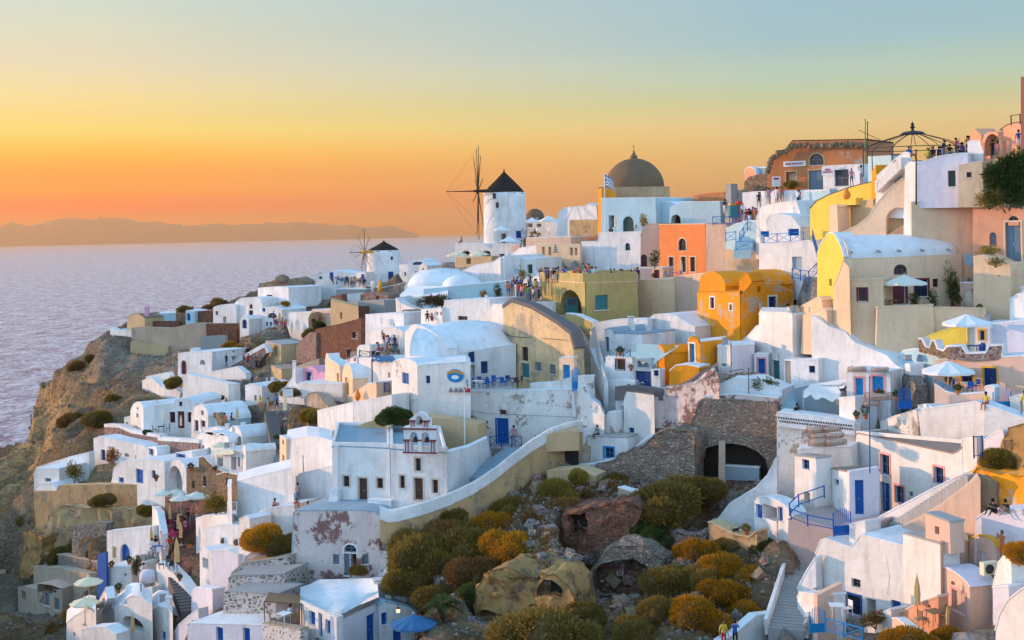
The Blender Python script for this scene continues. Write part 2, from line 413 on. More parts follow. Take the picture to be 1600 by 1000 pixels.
        fs += [(0, m, 2*m, 3*m), (m-1, 2*m-1, 3*m-1, 4*m-1)]
        T.part('roof' if cat not in ('wall', 'rock') else 'coping', vs, fs, roof, world=True, bev=.025)
        if par:
            q = [ch[0]+nv[0]*rt, ch[-1]+nv[-1]*rt]; q += [q[1]+vec, q[0]+vec]; M1 = MB(); tk = .22
            cen = sum(q, V())/4
            for i in range(4):
                a_, b2 = q[i], q[(i+1) % 4]; d = (b2-a_); d.z = 0; t = V((-d.y, d.x, 0)).normalized()*tk/2
                if t.dot(cen-a_) < 0: t = -t
                M1.bar(a_+t+UP*par/2, b2+t+UP*par/2, tk, par)
            T.part('parapet', M1.v, M1.f, mat, world=True, bev=.03)
    if sk > .5:
        for u_, v_ in ((p3[0], p3[-1]), (p3[-1], bk[-1]), (p3[0], bk[0])):
            a_, b2 = u_+UP*sk, v_+UP*sk; SEG.append((*proj(a_), a_.y, *proj(b2), b2.y))
    f0, f1 = p3[0]+UP*sk, p3[-1]+UP*sk
    if ctl:
        for q in (.0, .5, 1.):
            z = zl+(zr-zl)*q; p = f0.lerp(f1, q); CP.append((p.x-inn.x*.6, p.y-inn.y*.6, z-.12, -1, 1.))
            p = p+vec
            if not fill: CP.append((p.x, p.y, z-.1, -1, .5))
    if fill:
        for i in range(0, m):
            p = ch[i]+vec+inn*.4; CP.append((p.x, p.y, ch[i].z-.15, -1, 1.2))
    if cut and not fill:
        FOOT.append(([(q.x, q.y) for q in (f0, f1, f1+vec, f0+vec)], zb-.1))
    if cat == 'house' and deep > 2.5 and m >= 2 and mat[:5] == 'white':
        for k in range(RV.choice((0, 1, 1, 2))):
            i = RV.randrange(m-1); q = ch[i].lerp(ch[i+1], RV.uniform(.2, .8))+vec*RV.uniform(.15, .6)
            if RV.random() < .5: M2 = MB().tube(q-UP*.1, q+UP*RV.uniform(.35, .7), .07, .07, 8).lathe([(.13, 0), (.001, .1)], 8, q+UP*.6); nm = 'vent_pipe'
            else: M2 = MB().box(q+UP*.25, (.42, .42, .6)).box(q+UP*.6, (.52, .52, .07)); nm = 'roof_hatch'
            T.part(nm, M2.v, M2.f, RV.choice(('white', 'white2', 'grey')), world=True)
    T.top = max(c.z for c in ch); T.pl = pl; T.ch = ch; T.vec = vec; T.inn = inn
    if key: BL[key] = T
    return T
def bake(o):
    dg = bpy.context.evaluated_depsgraph_get(); dg.update()
    me = bpy.data.meshes.new_from_object(o.evaluated_get(dg)); bpy.data.objects.remove(o); return me
def person_mesh(J, bones):
    J = dict(J); bones = list(bones)
    for s in 'lr':
        w = V(J['wrist_'+s][0]); el = V(J['elbow_'+s][0]); d = (w-el).normalized(); sx = d.cross(V((0, 1, 0)) if abs(d.y) < .8 else V((1, 0, 0))).normalized(); up = d.cross(sx)
        J['palm_'+s] = (w+d*.07, .03); bones.append(('wrist_'+s, 'palm_'+s))
        for k in range(4):
            o = (k-1.5)*.022; ln = (.075, .085, .08, .06)[k]
            J[f'f{k}a{s}'] = (w+d*.10+sx*o*1.2, .0095); J[f'f{k}b{s}'] = (w+d*(.10+ln*.6)+sx*o*1.3-up*.012, .0085); J[f'f{k}c{s}'] = (w+d*(.10+ln)+sx*o*1.35-up*.03, .007)
            bones += [('palm_'+s, f'f{k}a{s}'), (f'f{k}a{s}', f'f{k}b{s}'), (f'f{k}b{s}', f'f{k}c{s}')]
        J['t0'+s] = (w+d*.045+sx*.045, .011); J['t1'+s] = (w+d*.085+sx*.062-up*.01, .009); bones += [('palm_'+s, 't0'+s), ('t0'+s, 't1'+s)]
    names = list(J); idx = {n: i for i, n in enumerate(names)}
    me = bpy.data.meshes.new('person'); me.from_pydata([tuple(J[n][0]) for n in names], [(idx[a], idx[b]) for a, b in bones], [])
    o = bpy.data.objects.new('tmp', me); C.objects.link(o)
    o.modifiers.new('s', 'SKIN'); 
    bpy.context.view_layer.update()
    if not me.skin_vertices:
        bpy.context.view_layer.objects.active = o; bpy.ops.object.select_all(action='DESELECT'); o.select_set(True); bpy.ops.mesh.customdata_skin_add()
    for i, n in enumerate(names):
        r = J[n][1]; me.skin_vertices[0].data[i].radius = r if isinstance(r, tuple) else (r, r)
        me.skin_vertices[0].data[i].use_root = n == 'pelvis'
    ss = o.modifiers.new('u', 'SUBSURF'); ss.levels = 1; ss.render_levels = 1
    m2 = bake(o); m2.name = 'person'
    zones = {0: [], 1: [], 2: [], 3: []}
    for a, b in bones:
        k = 0
        if b in ('chest', 'neckbase') or 'shoulder' in a+b and 'neck' not in a+b: k = 1
        if a == 'pelvis' and b == 'waist' or a == 'waist': k = 1
        if 'hip' in a+b: k = 2
        if a.startswith('knee') or b.startswith('ankle'): k = 3
        if a.startswith('ankle'): k = 0
        zones[k].append((V(J[a][0]), V(J[b][0])))
    m2.materials.clear()
    for k in ('skin', 'clothwhite', 'clothjeans', 'clothblack'): m2.materials.append(MATS[k])
    def dist(p, s):
        a, b = s; d = b-a; t = max(0, min(1, (p-a).dot(d)/max(1e-9, d.length_squared))); return (p-a-d*t).length
    for f in m2.polygons:
        c = f.center; best = min(((dist(c, s), k) for k in zones for s in zones[k]))
        f.material_index = best[1]; f.use_smooth = True
    return m2
def joints(pose):
    J = {'pelvis': ((0, 0, .95), (.15, .11)), 'waist': ((0, 0, 1.08), (.13, .095)), 'chest': ((0, 0, 1.30), (.165, .11)), 'neckbase': ((0, 0, 1.46), (.07, .065)),
         'neck': ((0, -.01, 1.53), .052), 'head': ((0, -.02, 1.62), (.075, .085)), 'headtop': ((0, -.01, 1.72), (.065, .075)), 'nose': ((0, -.115, 1.62), .014),
         'earl': ((.085, 0, 1.62), .015), 'earr': ((-.085, 0, 1.62), .015)}
    for s, g in (('l', 1), ('r', -1)):
        J['shoulder_'+s] = ((g*.19, 0, 1.41), .06); J['elbow_'+s] = ((g*.25, .02, 1.13), .042); J['wrist_'+s] = ((g*.27, -.05, .88), .026)
        J['hip_'+s] = ((g*.09, 0, .90), .085); J['knee_'+s] = ((g*.10, -.02, .50), .058); J['ankle_'+s] = ((g*.11, .02, .08), .038); J['toe_'+s] = ((g*.12, -.15, .03), .03)
    if pose == 'photo':
        for s, g in (('l', 1), ('r', -1)): J['elbow_'+s] = ((g*.24, -.12, 1.22), .042); J['wrist_'+s] = ((g*.08, -.28, 1.48), .026)
    if pose == 'lean':
        for n in ('chest', 'neckbase', 'neck', 'head', 'headtop', 'nose', 'earl', 'earr', 'shoulder_l', 'shoulder_r'):
            p, r = J[n]; J[n] = ((p[0], p[1]-(p[2]-1.0)*.35, p[2]-.03), r)
        for s, g in (('l', 1), ('r', -1)): J['elbow_'+s] = ((g*.27, -.3, 1.10), .042); J['wrist_'+s] = ((g*.12, -.5, 1.08), .026)
    if pose == 'walk':
        J['knee_l'] = ((.10, -.2, .53), .058); J['ankle_l'] = ((.10, -.22, .09), .038); J['toe_l'] = ((.11, -.38, .05), .03)
        J['knee_r'] = ((-.10, .04, .50), .058); J['ankle_r'] = ((-.10, .3, .15), .038); J['toe_r'] = ((-.11, .17, .04), .03)
        J['elbow_l'] = ((.25, .12, 1.15), .042); J['wrist_l'] = ((.25, .05, .92), .026); J['elbow_r'] = ((-.25, -.08, 1.15), .042); J['wrist_r'] = ((-.24, -.28, 1.0), .026)
    if pose == 'sit':
        J = {k: ((p[0], p[1], p[2]-.5), r) for k, (p, r) in J.items()}
        for s, g in (('l', 1), ('r', -1)):
            J['hip_'+s] = ((g*.09, -.02, .43), .09); J['knee_'+s] = ((g*.12, -.46, .46), .058); J['ankle_'+s] = ((g*.13, -.48, .06), .038); J['toe_'+s] = ((g*.14, -.64, .03), .03)
            J['elbow_'+s] = ((g*.27, -.1, .66), .042); J['wrist_'+s] = ((g*.15, -.32, .56), .026)
        for n in ('chest', 'neckbase', 'neck', 'head', 'headtop', 'nose', 'earl', 'earr', 'shoulder_l', 'shoulder_r'):
            p, r = J[n]; J[n] = ((p[0], p[1]-(p[2]-.5)*.15, p[2]), r)
    if pose == 'ground':                     # sitting on a wall or the ground, knees drawn up
        J = {k: ((p[0], p[1], p[2]-.83), r) for k, (p, r) in J.items()}
        for s, g in (('l', 1), ('r', -1)):
            J['hip_'+s] = ((g*.09, -.04, .11), .09); J['knee_'+s] = ((g*.16, -.42, .42), .058); J['ankle_'+s] = ((g*.14, -.66, .07), .038); J['toe_'+s] = ((g*.14, -.82, .03), .03)
            J['elbow_'+s] = ((g*.27, -.22, .38), .042); J['wrist_'+s] = ((g*.12, -.46, .46), .026)
        for n in ('waist', 'chest', 'neckbase', 'neck', 'head', 'headtop', 'nose', 'earl', 'earr', 'shoulder_l', 'shoulder_r'):
            p, r = J[n]; J[n] = ((p[0], p[1]-(p[2]-.1)*.3, p[2]-.02), r)
    B_ = [('pelvis', 'waist'), ('waist', 'chest'), ('chest', 'neckbase'), ('neckbase', 'neck'), ('neck', 'head'), ('head', 'headtop'), ('head', 'nose'), ('head', 'earl'), ('head', 'earr')]
    for s in 'lr': B_ += [('chest', 'shoulder_'+s), ('shoulder_'+s, 'elbow_'+s), ('elbow_'+s, 'wrist_'+s), ('pelvis', 'hip_'+s), ('hip_'+s, 'knee_'+s), ('knee_'+s, 'ankle_'+s), ('ankle_'+s, 'toe_'+s)]
    return J, B_
PM = {}
for ps_ in ('stand', 'photo', 'lean', 'walk', 'sit', 'ground'):
    J, B_ = joints(ps_); PM[ps_] = (person_mesh(J, B_), V(J['headtop'][0]))
    M1 = MB(); M1.lathe([(.001, .085), (.06, .07), (.095, .03), (.10, -.03), (.085, -.12), (.03, -.13)], 12, (0, .025, 0))
    PM[ps_] += (mesh('hair', M1.v, M1.f, 'hairdark', smooth=True),)
def person(px, py, D, label, pose='stand', top='clothwhite', bot='clothjeans', leg=None, hair='hairdark', face=0, sc=1., g='visitors on the terraces and lanes', skin='skin', loc=None):
    """px,py: where the feet (or seat) are seen; face: degrees, 0 looks at the camera"""
    me, ht, hm = PM[pose]; o = bpy.data.objects.new('person', me); C.objects.link(o)
    o.location = loc if loc is not None else P(px, py, D); o.rotation_euler = (0, 0, math.radians(face)); k = sc*random.uniform(.95, 1.03); o.scale = (k, k, k)
    tagit(o, label, 'person', g)
    for i, mname in enumerate((skin, top, bot, leg or bot)):
        s = o.material_slots[i]; s.link = 'OBJECT'; s.material = MATS[mname]
    h = bpy.data.objects.new('hair', hm); C.objects.link(h); h.parent = o; h.location = ht-V((0, 0, .055))
    s = h.material_slots[0]; s.link = 'OBJECT'; s.material = MATS[hair]
    return o
def far(): return V((0, -60, 20))
PROT = []
def proto(name, cat): 
    T = Thing(name, name.replace('_', ' '), cat, (0, 0, 0)); PROT.append(T.o); return T
def mk_parasol(n, canvas, square=False, r=1.6, h=2.45, rise=.55, val=.16, pole='metal'):
    T = proto('parasol', 'parasol'); a0 = math.pi/4 if square else 0
    vs = []; fs = []; k = n*2
    def ring(rr, z, sag=0):
        out = []
        for i in range(k):
            a = a0+2*math.pi*(i/2)/n; q = rr if i % 2 == 0 else rr*math.cos(math.pi/n)
            out.append(V((q*math.cos(a), q*math.sin(a), z-(sag if i % 2 else 0))))
        return out
    rings = [ring(.05, h+rise), ring(r*.5, h+rise*.47, .04), ring(r, h, .07), ring(r*1.005, h-val, .05)]
    rings += [ring(r*.985, h-val, .05), ring(r*.985, h-.02, .07), ring(r*.5, h+rise*.47-.02, .04), ring(.05, h+rise-.02)]
    for R in rings: vs += R
    for j in range(len(rings)-1): fs += [(j*k+i, j*k+(i+1) % k, (j+1)*k+(i+1) % k, (j+1)*k+i) for i in range(k)]
    T.part('canopy', vs, fs, canvas)
    M1 = MB().tube((0, 0, 0), (0, 0, h+rise+.12), .03, .028, 8); M1.lathe([(.05, h+rise), (.06, h+rise+.06), (.001, h+rise+.2)], 8); T.part('pole', M1.v, M1.f, pole)
    M1 = MB()
    for i in range(n):
        a = a0+2*math.pi*i/n; M1.tube((0, 0, h+rise-.06), (r*.96*math.cos(a), r*.96*math.sin(a), h-.04), .013, .013, 4); M1.tube((0, 0, h-.1), (r*.5*math.cos(a), r*.5*math.sin(a), h+rise*.47-.06), .011, .011, 4)
    T.part('ribs', M1.v, M1.f, pole)
    M1 = MB().lathe([(.28, 0), (.28, .08), (.05, .12), (.04, .3)], 12); T.part('base', M1.v, M1.f, 'concrete')
    return T.o
PAR = {'white': mk_parasol(8, 'canvaswhite'), 'cream': mk_parasol(8, 'canvas'), 'aqua': mk_parasol(8, 'canvasaqua'), 'blue': mk_parasol(12, 'canvasblue', r=1.7, rise=.6), 'square': mk_parasol(4, 'canvaswhite', True, 2.0, 2.5, .8)}
def parasol(kind, px, py_top, D, wpx, label, g='open parasols'):
    """the canopy's tip is seen at (px, py_top); wpx = its seen width"""
    r = wpx/2*D/F; p = P(px, py_top, D); base = {'blue': 1.7, 'square': 2.0}.get(kind, 1.6); k = r/base
    hh = (2.45+.55+.15)*k if kind != 'square' else 3.4*k
    return dup(PAR[kind], p-UP*hh, random.uniform(0, .4) if kind != 'square' else random.uniform(-.2, .2), k, label, g)
def mk_closed(canvas):
    T = proto('closed_parasol', 'parasol'); n = 16; prof = [(.03, 2.75), (.10, 2.5), (.17, 2.1), (.21, 1.6), (.17, 1.25), (.2, 1.1), (.235, .95)]
    vs = []
    for r, z in prof:
        for i in range(n): q = r*(1 if i % 2 else .72); a = 2*math.pi*i/n; vs.append(V((q*math.cos(a), q*math.sin(a), z+(0 if z > 1 else .06*math.sin(i*2.3)))))
    fs = [(k*n+i, k*n+(i+1) % n, (k+1)*n+(i+1) % n, (k+1)*n+i) for k in range(len(prof)-1) for i in range(n)]+[tuple(range(n)), tuple(range(len(vs)-n, len(vs)))]
    T.part('folded_canopy', vs, fs, canvas)
    M1 = MB().lathe([(.15, 1.22), (.19, 1.24), (.15, 1.28)], 12); T.part('tie_strap', M1.v, M1.f, canvas)
    M1 = MB().tube((0, 0, 0), (0, 0, 2.9), .028, .02, 8); T.part('pole', M1.v, M1.f, 'wood')
    M1 = MB().lathe([(.26, 0), (.26, .08), (.05, .12), (.04, .3)], 12); T.part('base', M1.v, M1.f, 'concrete')
    return T.o
CLO = {'tan': mk_closed('canvastan'), 'cream': mk_closed('canvas'), 'white': mk_closed('canvaswhite')}
def closed(kind, px, py_foot, D, hpx, label, g='folded parasols'):
    k = hpx*D/F/2.9; return dup(CLO[kind], P(px, py_foot, D), random.uniform(0, 3), k, label, g)
def mk_table(top, legc='iron', rnd=False, cloth=False):
    T = proto('table', 'table'); M1 = MB()
    if rnd: M1.lathe([(.38, .71), (.4, .74), (.001, .745)], 16)
    else: M1.box((0, 0, .73), (.8, .8, .04))
    if cloth: M1.box((0, 0, .6), (.83, .83, .3))
    T.part('table_top', M1.v, M1.f, top)
    for a in (-.32, .32):
        for b_ in (-.32, .32):
            M2 = MB().tube((a*.8, b_*.8, .72), (a, b_, 0), .02, .018, 5); T.part('leg', M2.v, M2.f, legc)
    return T.o
def mk_chair(c1, c2):
    T = proto('chair', 'chair'); M1 = MB().box((0, 0, .45), (.42, .42, .04)); T.part('seat', M1.v, M1.f, c1)
    M1 = MB().box((0, .2, .72), (.40, .03, .36)); M1.bar((-.19, .2, .45), (-.19, .23, .9), .03, .03); M1.bar((.19, .2, .45), (.19, .23, .9), .03, .03); T.part('backrest', M1.v, M1.f, c1)
    for a in (-.18, .18):
        for b_ in (-.18, .18):
            M2 = MB().tube((a, b_, .44), (a*1.1, b_*1.1, 0), .018, .015, 5); T.part('leg', M2.v, M2.f, c2)
    return T.o
TAB = {'white': mk_table('whitetrim', 'whitetrim'), 'blue': mk_table('blue', 'blue'), 'wood': mk_table('wood', 'wood'), 'red': mk_table('magenta', 'wood', cloth=True), 'cloth': mk_table('canvaswhite', 'wood', cloth=True), 'dark': mk_table('iron')}
CHA = {'dark': mk_chair('iron', 'iron'), 'blue': mk_chair('blue', 'blue'), 'white': mk_chair('whitetrim', 'whitetrim'), 'wood': mk_chair('wood', 'wood'), 'red': mk_chair('magenta', 'wood')}
def table(k, loc, label, g='cafe and terrace tables', rz=None, sc=1): return dup(TAB[k], loc, random.uniform(0, 1.5) if rz is None else rz, sc, label, g)
def chair(k, loc, label, g='cafe and terrace chairs', rz=None, sc=1): return dup(CHA[k], loc, random.uniform(0, 6) if rz is None else rz, sc, label, g)
def leaf_cloud(fn, n, size, seed, up=.3):
    """n small blades; fn(rnd) gives a point and an outward direction"""
    rnd = random.Random(seed); vs = []; fs = []
    for i in range(n):
        p, d = fn(rnd); d = (V(d)+V((rnd.gauss(0, .35), rnd.gauss(0, .35), rnd.gauss(0, .3)+up))).normalized()
        s = size*(rnd.uniform(.5, 1.5) if rnd.random() > .05 else rnd.uniform(1.8, 2.6)); t = d.cross(V((rnd.gauss(0, 1), rnd.gauss(0, 1), rnd.gauss(0, 1)))).normalized()*s*.17
        q = d*s; k = len(vs); vs += [p-t*.4, p+q*.55-t, p+q, p+q*.55+t]; fs.append((k, k+1, k+2, k+3))
    return vs, fs
def mk_shrub(seed, leaf, n=24000, size=.065, lumps=12, flat=.8):
    T = proto('shrub', 'shrub'); rnd = random.Random(seed)
    cs = [(V((rnd.uniform(-.48, .48), rnd.uniform(-.48, .48), rnd.uniform(.05, .55)*flat)), rnd.uniform(.3, .55)) for _ in range(lumps)]+[(V((0, 0, .25)), .62)]
    def fn(r):
        while 1:
            c, q = r.choice(cs); d = V((r.gauss(0, 1), r.gauss(0, 1), r.gauss(.15, 1))).normalized(); p = c+V((d.x*q, d.y*q, d.z*q*flat))*r.uniform(.78, 1.06)
            if p.z > -.25 and not any((p-c2).length < q2*.62 for c2, q2 in cs): return p, d
    vs, fs = leaf_cloud(fn, n, size, seed); T.part('foliage', vs, fs, leaf)
    bm = bmesh.new(); bmesh.ops.create_icosphere(bm, subdivisions=3, radius=1)
    for v in bm.verts:
        d = v.co.normalized(); best = .3
        for c, q in cs:
            b_ = d.dot(c); disc = b_*b_-(c.length_squared-(q*.8)**2)
            if disc > 0: best = max(best, b_+math.sqrt(disc))
        v.co = d*best*(1+.15*mnoise.noise(d*4)); v.co.z *= flat if v.co.z > 0 else .4
    me = bpy.data.meshes.new('branches'); bm.to_mesh(me); bm.free(); me.materials.append(MATS['twig']); o = bpy.data.objects.new('branches', me); C.objects.link(o); o.parent = T.o
    M1 = MB(); 
    for i in range(5): M1.tube((0, 0, -.3), (rnd.uniform(-.4, .4), rnd.uniform(-.4, .4), .4), .03, .012, 5)
    T.part('trunk', M1.v, M1.f, 'twig')
    return T.o
SH = [mk_shrub(11, 'leafgold'), mk_shrub(12, 'leafgold', lumps=8), mk_shrub(13, 'leafgold', lumps=16, flat=.65)]
def shrub(px, py, D, wpx, label, leaf='leafgold', k=None, hs=1., g='shrubs on the slope'):
    """px,py: middle of the crown; wpx: seen width"""
    r = wpx/2*D/F/.86; o = dup(random.choice(SH) if k is None else SH[k], P(px, py, D)-UP*r*.3*hs, random.uniform(0, 6), (r, r, r*hs), label, g, {'leafgold': leaf}); return o
def mk_pot(leaf, flower=None, pot='terracottapot', tall=False, seed=3):
    T = proto('potted_plant', 'potted plant'); M1 = MB().lathe([(.16, 0), (.22, .3), (.25, .32), (.25, .36), (.2, .36), (.18, .3)], 12); T.part('pot', M1.v, M1.f, pot, smooth=False)
    hgt = 1.1 if tall else .55
    def fn(r):
        d = V((r.gauss(0, 1), r.gauss(0, 1), r.gauss(0, 1))).normalized(); return V((d.x*.3*r.random()**.5, d.y*.3*r.random()**.5, .3+hgt/2+d.z*hgt*.5*r.random()**.4)), d
    vs, fs = leaf_cloud(fn, 520, .13, seed); T.part('foliage', vs, fs, leaf)
    if flower: vs, fs = leaf_cloud(fn, 90, .12, seed+1); T.part('flowers', vs, fs, flower)
    return T.o
POT = {'green': mk_pot('leafgreen'), 'yg': mk_pot('leafyg', seed=5), 'red': mk_pot('leafgreen', 'flowerred'), 'tall': mk_pot('leafgreen', tall=True), 'pink': mk_pot('leafgreen', 'flowerpink', 'whitetrim')}
def pot(k, loc, label, sc=1., g='potted plants'): return dup(POT[k], loc, random.uniform(0, 6), sc*.72, label, g)
def plant(name, label, cat, px, py, D, wpx, hpx, leaf, flower=None, n=1500, size=.16, dep=.6, seed=1, g=None, bar=None):
    """a free growing plant: a lumpy cloud of leaves wpx by hpx centred at px,py"""
    c = P(px, py, D); w = wpx/2*D/F; h = hpx/2*D/F; T = Thing(name, label, cat, c-UP*h, 0, g); rnd = random.Random(seed)
    cs = [(V((rnd.uniform(-.6, .6)*w, rnd.uniform(-.6, .6)*min(w, dep), h+rnd.uniform(-.6, .6)*h)), rnd.uniform(.35, .6)) for _ in range(13)]
    def fn(r):
        q, k = r.choice(cs); d = V((r.gauss(0, 1), r.gauss(0, 1), r.gauss(0, 1))).normalized(); return q+V((d.x*w*k, d.y*min(w, dep)*k, d.z*h*k))*r.uniform(.5, 1), d
    vs, fs = leaf_cloud(fn, n, size, seed); T.part('foliage', vs, fs, leaf)
    if flower: vs, fs = leaf_cloud(fn, n//3, size*.9, seed+5); T.part('flowers', vs, fs, flower)
    M1 = MB()
    for i in range(6): M1.tube((0, 0, -.2), cs[i][0], .03, .012, 5)
    T.part('stems', M1.v, M1.f, 'twig'); return T
def railing(label, pts, h=.95, col='blue', step=1.3, style='x', name='railing', g=None, w3=False):
    W3 = [V(p) if w3 else P(*p) for p in pts]; T = Thing(name, label, 'railing', W3[0], 0, g); rail = MB(); br = MB(); nodes = []
    for a, b_ in zip(W3, W3[1:]):
        n = max(1, round((b_-a).length/step)); nodes += [(a.lerp(b_, i/n)) for i in range(n)]
    nodes.append(W3[-1]); t = .05
    for p in nodes: M1 = MB().box(p+UP*(h/2+.02), (t*1.5, t*1.5, h+.06)); T.part('post', M1.v, M1.f, col, world=True)
    for a, b_ in zip(nodes, nodes[1:]):
        rail.bar(a+UP*h, b_+UP*h, t, t*1.2); rail.bar(a+UP*.15, b_+UP*.15, t, t)
        if style == 'x': br.bar(a+UP*.17, b_+UP*(h-.03), t*.6, t*.8); br.bar(a+UP*(h-.03), b_+UP*.17, t*.55, t*.75)
        elif style == 'bars':
            k = max(2, int((b_-a).length/.14))
            for i in range(1, k): q = a.lerp(b_, i/k); br.box(q+UP*h*.55, (.025, .025, h*.85))
    T.part('rails', rail.v, rail.f, col, world=True)
    if br.v: T.part('bracing', br.v, br.f, col, world=True)
    return T
def stairs(label, a, b_, w, n, m='grey', name='staircase', g=None, side=None, deepstep=.5, ctl=True):
    """a, b_: world points at the foot and the head; w: width in metres"""
    a, b_ = V(a), V(b_); d = b_-a; hd = V((d.x, d.y, 0)); L = hd.length; hd.normalize(); rz = math.atan2(hd.y, hd.x); T = Thing(name, label, 'stairs', a, 0, g); M1 = MB()
    for i in range(n):
        z = a.z+d.z*(i+1)/n; c = a+hd*L*(i+.5)/n
        M1.box((c.x, c.y, z-deepstep/2-.25), (L/n+.04, w, deepstep+.5), rz)
    T.part('steps', M1.v, M1.f, m, world=True)
    if side:
        t = V((-hd.y, hd.x, 0))
        for s in (-1, 1):
            M2 = MB(); o = t*s*(w/2+.12); M2.bar(a+o+UP*.1, b_+o+UP*.1, .24, 1.1); T.part('side_wall', M2.v, M2.f, side, world=True, bev=.04)
    if ctl:
        for i in range(0, n+1): p = a.lerp(b_, i/n); CP.append((p.x, p.y, p.z-.5, -1, 1))
    return T
def slab(label, pts, z, th, m, name='terrace', cat='terrace', ctl=True, top=None):
    """a level terrace; pts are (px,py) seen on its top surface, z its world height"""
    q = [onz(x, y, z) for x, y in pts]; n = len(q); T = Thing(name, label, cat, sum(q, V())/n)
    lo = [p-UP*th for p in q]
    T.part('base', q+lo, [tuple(t) for t in tessellate_polygon([lo])]+[(i, (i+1) % n, n+(i+1) % n, n+i) for i in range(n)], 'white' if top is None else top, world=True)
    up = [p+UP*.02 for p in q]; T.part('floor', up+q, [tuple(t) for t in tessellate_polygon([up])]+[(i, (i+1) % n, n+(i+1) % n, n+i) for i in range(n)], m, world=True)
    FOOT.append(([(p.x, p.y) for p in q], z-.3)); T.top = z
    for p in q: CP.append((p.x, p.y, z-.5, -1, .6))
    return T
def text(s, label, loc, e, size, col, board, name='sign', w=None, h=None, lines=1):
    """a sign board with raised letters; e = horizontal direction along the board, loc = its centre"""
    e = V(e); n = V((e.y, -e.x, 0)); rz = math.atan2(e.y, e.x); T = Thing(name, label, 'sign', loc, rz)
    M1 = MB().box((0, 0, 0), (w, .06, h)); T.part('board', M1.v, M1.f, board, bev=.01)
    cu = bpy.data.curves.new('lettering', 'FONT'); cu.body = s; cu.size = size; cu.align_x = 'CENTER'; cu.align_y = 'CENTER'; cu.extrude = .01; cu.offset = size*.025; cu.space_line = .85; cu.resolution_u = 3
    o = bpy.data.objects.new('tmp', cu); C.objects.link(o); me = bake(o); me.materials.clear(); me.materials.append(MATS[col])
    l = bpy.data.objects.new('lettering', me); C.objects.link(l); l.parent = T.o; l.location = (0, -.045, 0); l.rotation_euler = (math.pi/2, 0, 0)
    return T
def box3(label, name, cat, c, d, m, rz=0, bev=.03, g=None):
    T = Thing(name, label, cat, V(c)-UP*d[2]/2, rz, g); return T, MB()
def mk_ac():
    T = proto('air_conditioner', 'air conditioner'); M1 = MB().box((0, 0, .32), (.85, .34, .6)); T.part('casing', M1.v, M1.f, 'canvas', bev=.02)
    M1 = MB().lathe([(.22, 0), (.22, .03), (.19, .03), (.19, 0)], 20); vs = [V((p.x-.12, -.175-p.z, .32+p.y)) for p in M1.v]; T.part('fan_ring', vs, M1.f, 'black')
    M1 = MB()
    for i in range(7): M1.box((-.12, -.18, .14+i*.06), (.36, .015, .012))
    T.part('grille', M1.v, M1.f, 'metal'); return T.o
AC = mk_ac()
def mk_dish():
    T = proto('satellite_dish', 'satellite dish'); M1 = MB().lathe([(.001, .0), (.15, .02), (.3, .07), (.42, .15), (.41, .17), (.3, .1), (.001, .04)], 20)
    R = Matrix.Rotation(math.radians(70), 3, 'X'); T.part('reflector', [R@v+V((0, 0, .8)) for v in M1.v], M1.f, 'paleblue', smooth=True)
    M1 = MB().tube((0, 0, 0), (0, .05, .8), .025); T.part('mast', M1.v, M1.f, 'metal'); M1 = MB().tube((0, 0, .6), (0, -.4, .72), .012); T.part('arm', M1.v, M1.f, 'metal'); return T.o
DISH = mk_dish()
def mk_chimney(): 
    T = proto('chimney', 'chimney'); M1 = MB().box((0, 0, .45), (.5, .5, .9)); T.part('stack', M1.v, M1.f, 'white', bev=.05)
    M1 = MB().box((0, 0, 1.05), (.6, .6, .07)); 
    for a in (-.2, .2):
        for b_ in (-.2, .2): M1.box((a, b_, .95), (.09, .09, .16))
    T.part('cowl', M1.v, M1.f, 'white'); return T.o
CHIM = mk_chimney()
def mk_daybed():
    T = proto('wicker_pod', 'wicker frame'); M1 = MB(); n = 28
    for z, k in ((0, 1.), (.22, 1.06), (.45, 1.)):
        pts = []
        for i in range(n):
            a = 2*math.pi*i/n; x = math.copysign(abs(math.cos(a))**.6, math.cos(a))*.85*k; y = math.copysign(abs(math.sin(a))**.6, math.sin(a))*.5*k; pts.append(V((x, y, z+.03)))
        for i in range(n): M1.tube(pts[i], pts[(i+1) % n], .02, .02, 4)
    for i in range(n):
        a = 2*math.pi*i/n; x = math.copysign(abs(math.cos(a))**.6, math.cos(a))*.85; y = math.copysign(abs(math.sin(a))**.6, math.sin(a))*.5; M1.tube((x, y, .03), (x*1.05, y*1.05, .25), .012, .012, 4); M1.tube((x*1.05, y*1.05, .25), (x, y, .48), .012, .012, 4)
    T.part('frame', M1.v, M1.f, 'rattan')
    M1 = MB().lathe([(.42, .04), (.47, .22), (.43, .4), (.2, .42)], 20); T.part('cushion', [V((v.x*1.75, v.y, v.z)) for v in M1.v], M1.f, 'taupe', smooth=True); return T.o
POD = mk_daybed()
R = math.radians
blk('pale blue flat-roofed hut at the tip of the village spur', (226,214), (275,212), '226,503 226,491 275,489 275,503', 5, 'aqua')
blk('low dark red stone wall under the pale blue hut', (228,211.5), (279,209.5), '228,513 228,502 279,502 279,513', .8, 'redstone', name='stone_wall', roof=None)
blk('slim pink gate pillar at the seaward end of the red wall', (225.5,211), (231.5,211), '225.5,514 225.5,480 231.5,480 231.5,514', .6, 'pinkwall', name='gate_pillar', roof='pinkwall')
blk('squat ochre stone bastion at the seaward corner', (198,213), (225,210), '197,520 199,497 204,493 a2 218,492 226,497 226,518', 4, 'sand', name='bastion', roof='rock')
blk('low white curved parapet hanging over the cliff edge', (172,213), (208,210), '172,522 172,512 182,517 208,517 208,526', 1.2, 'white2', name='parapet_wall')
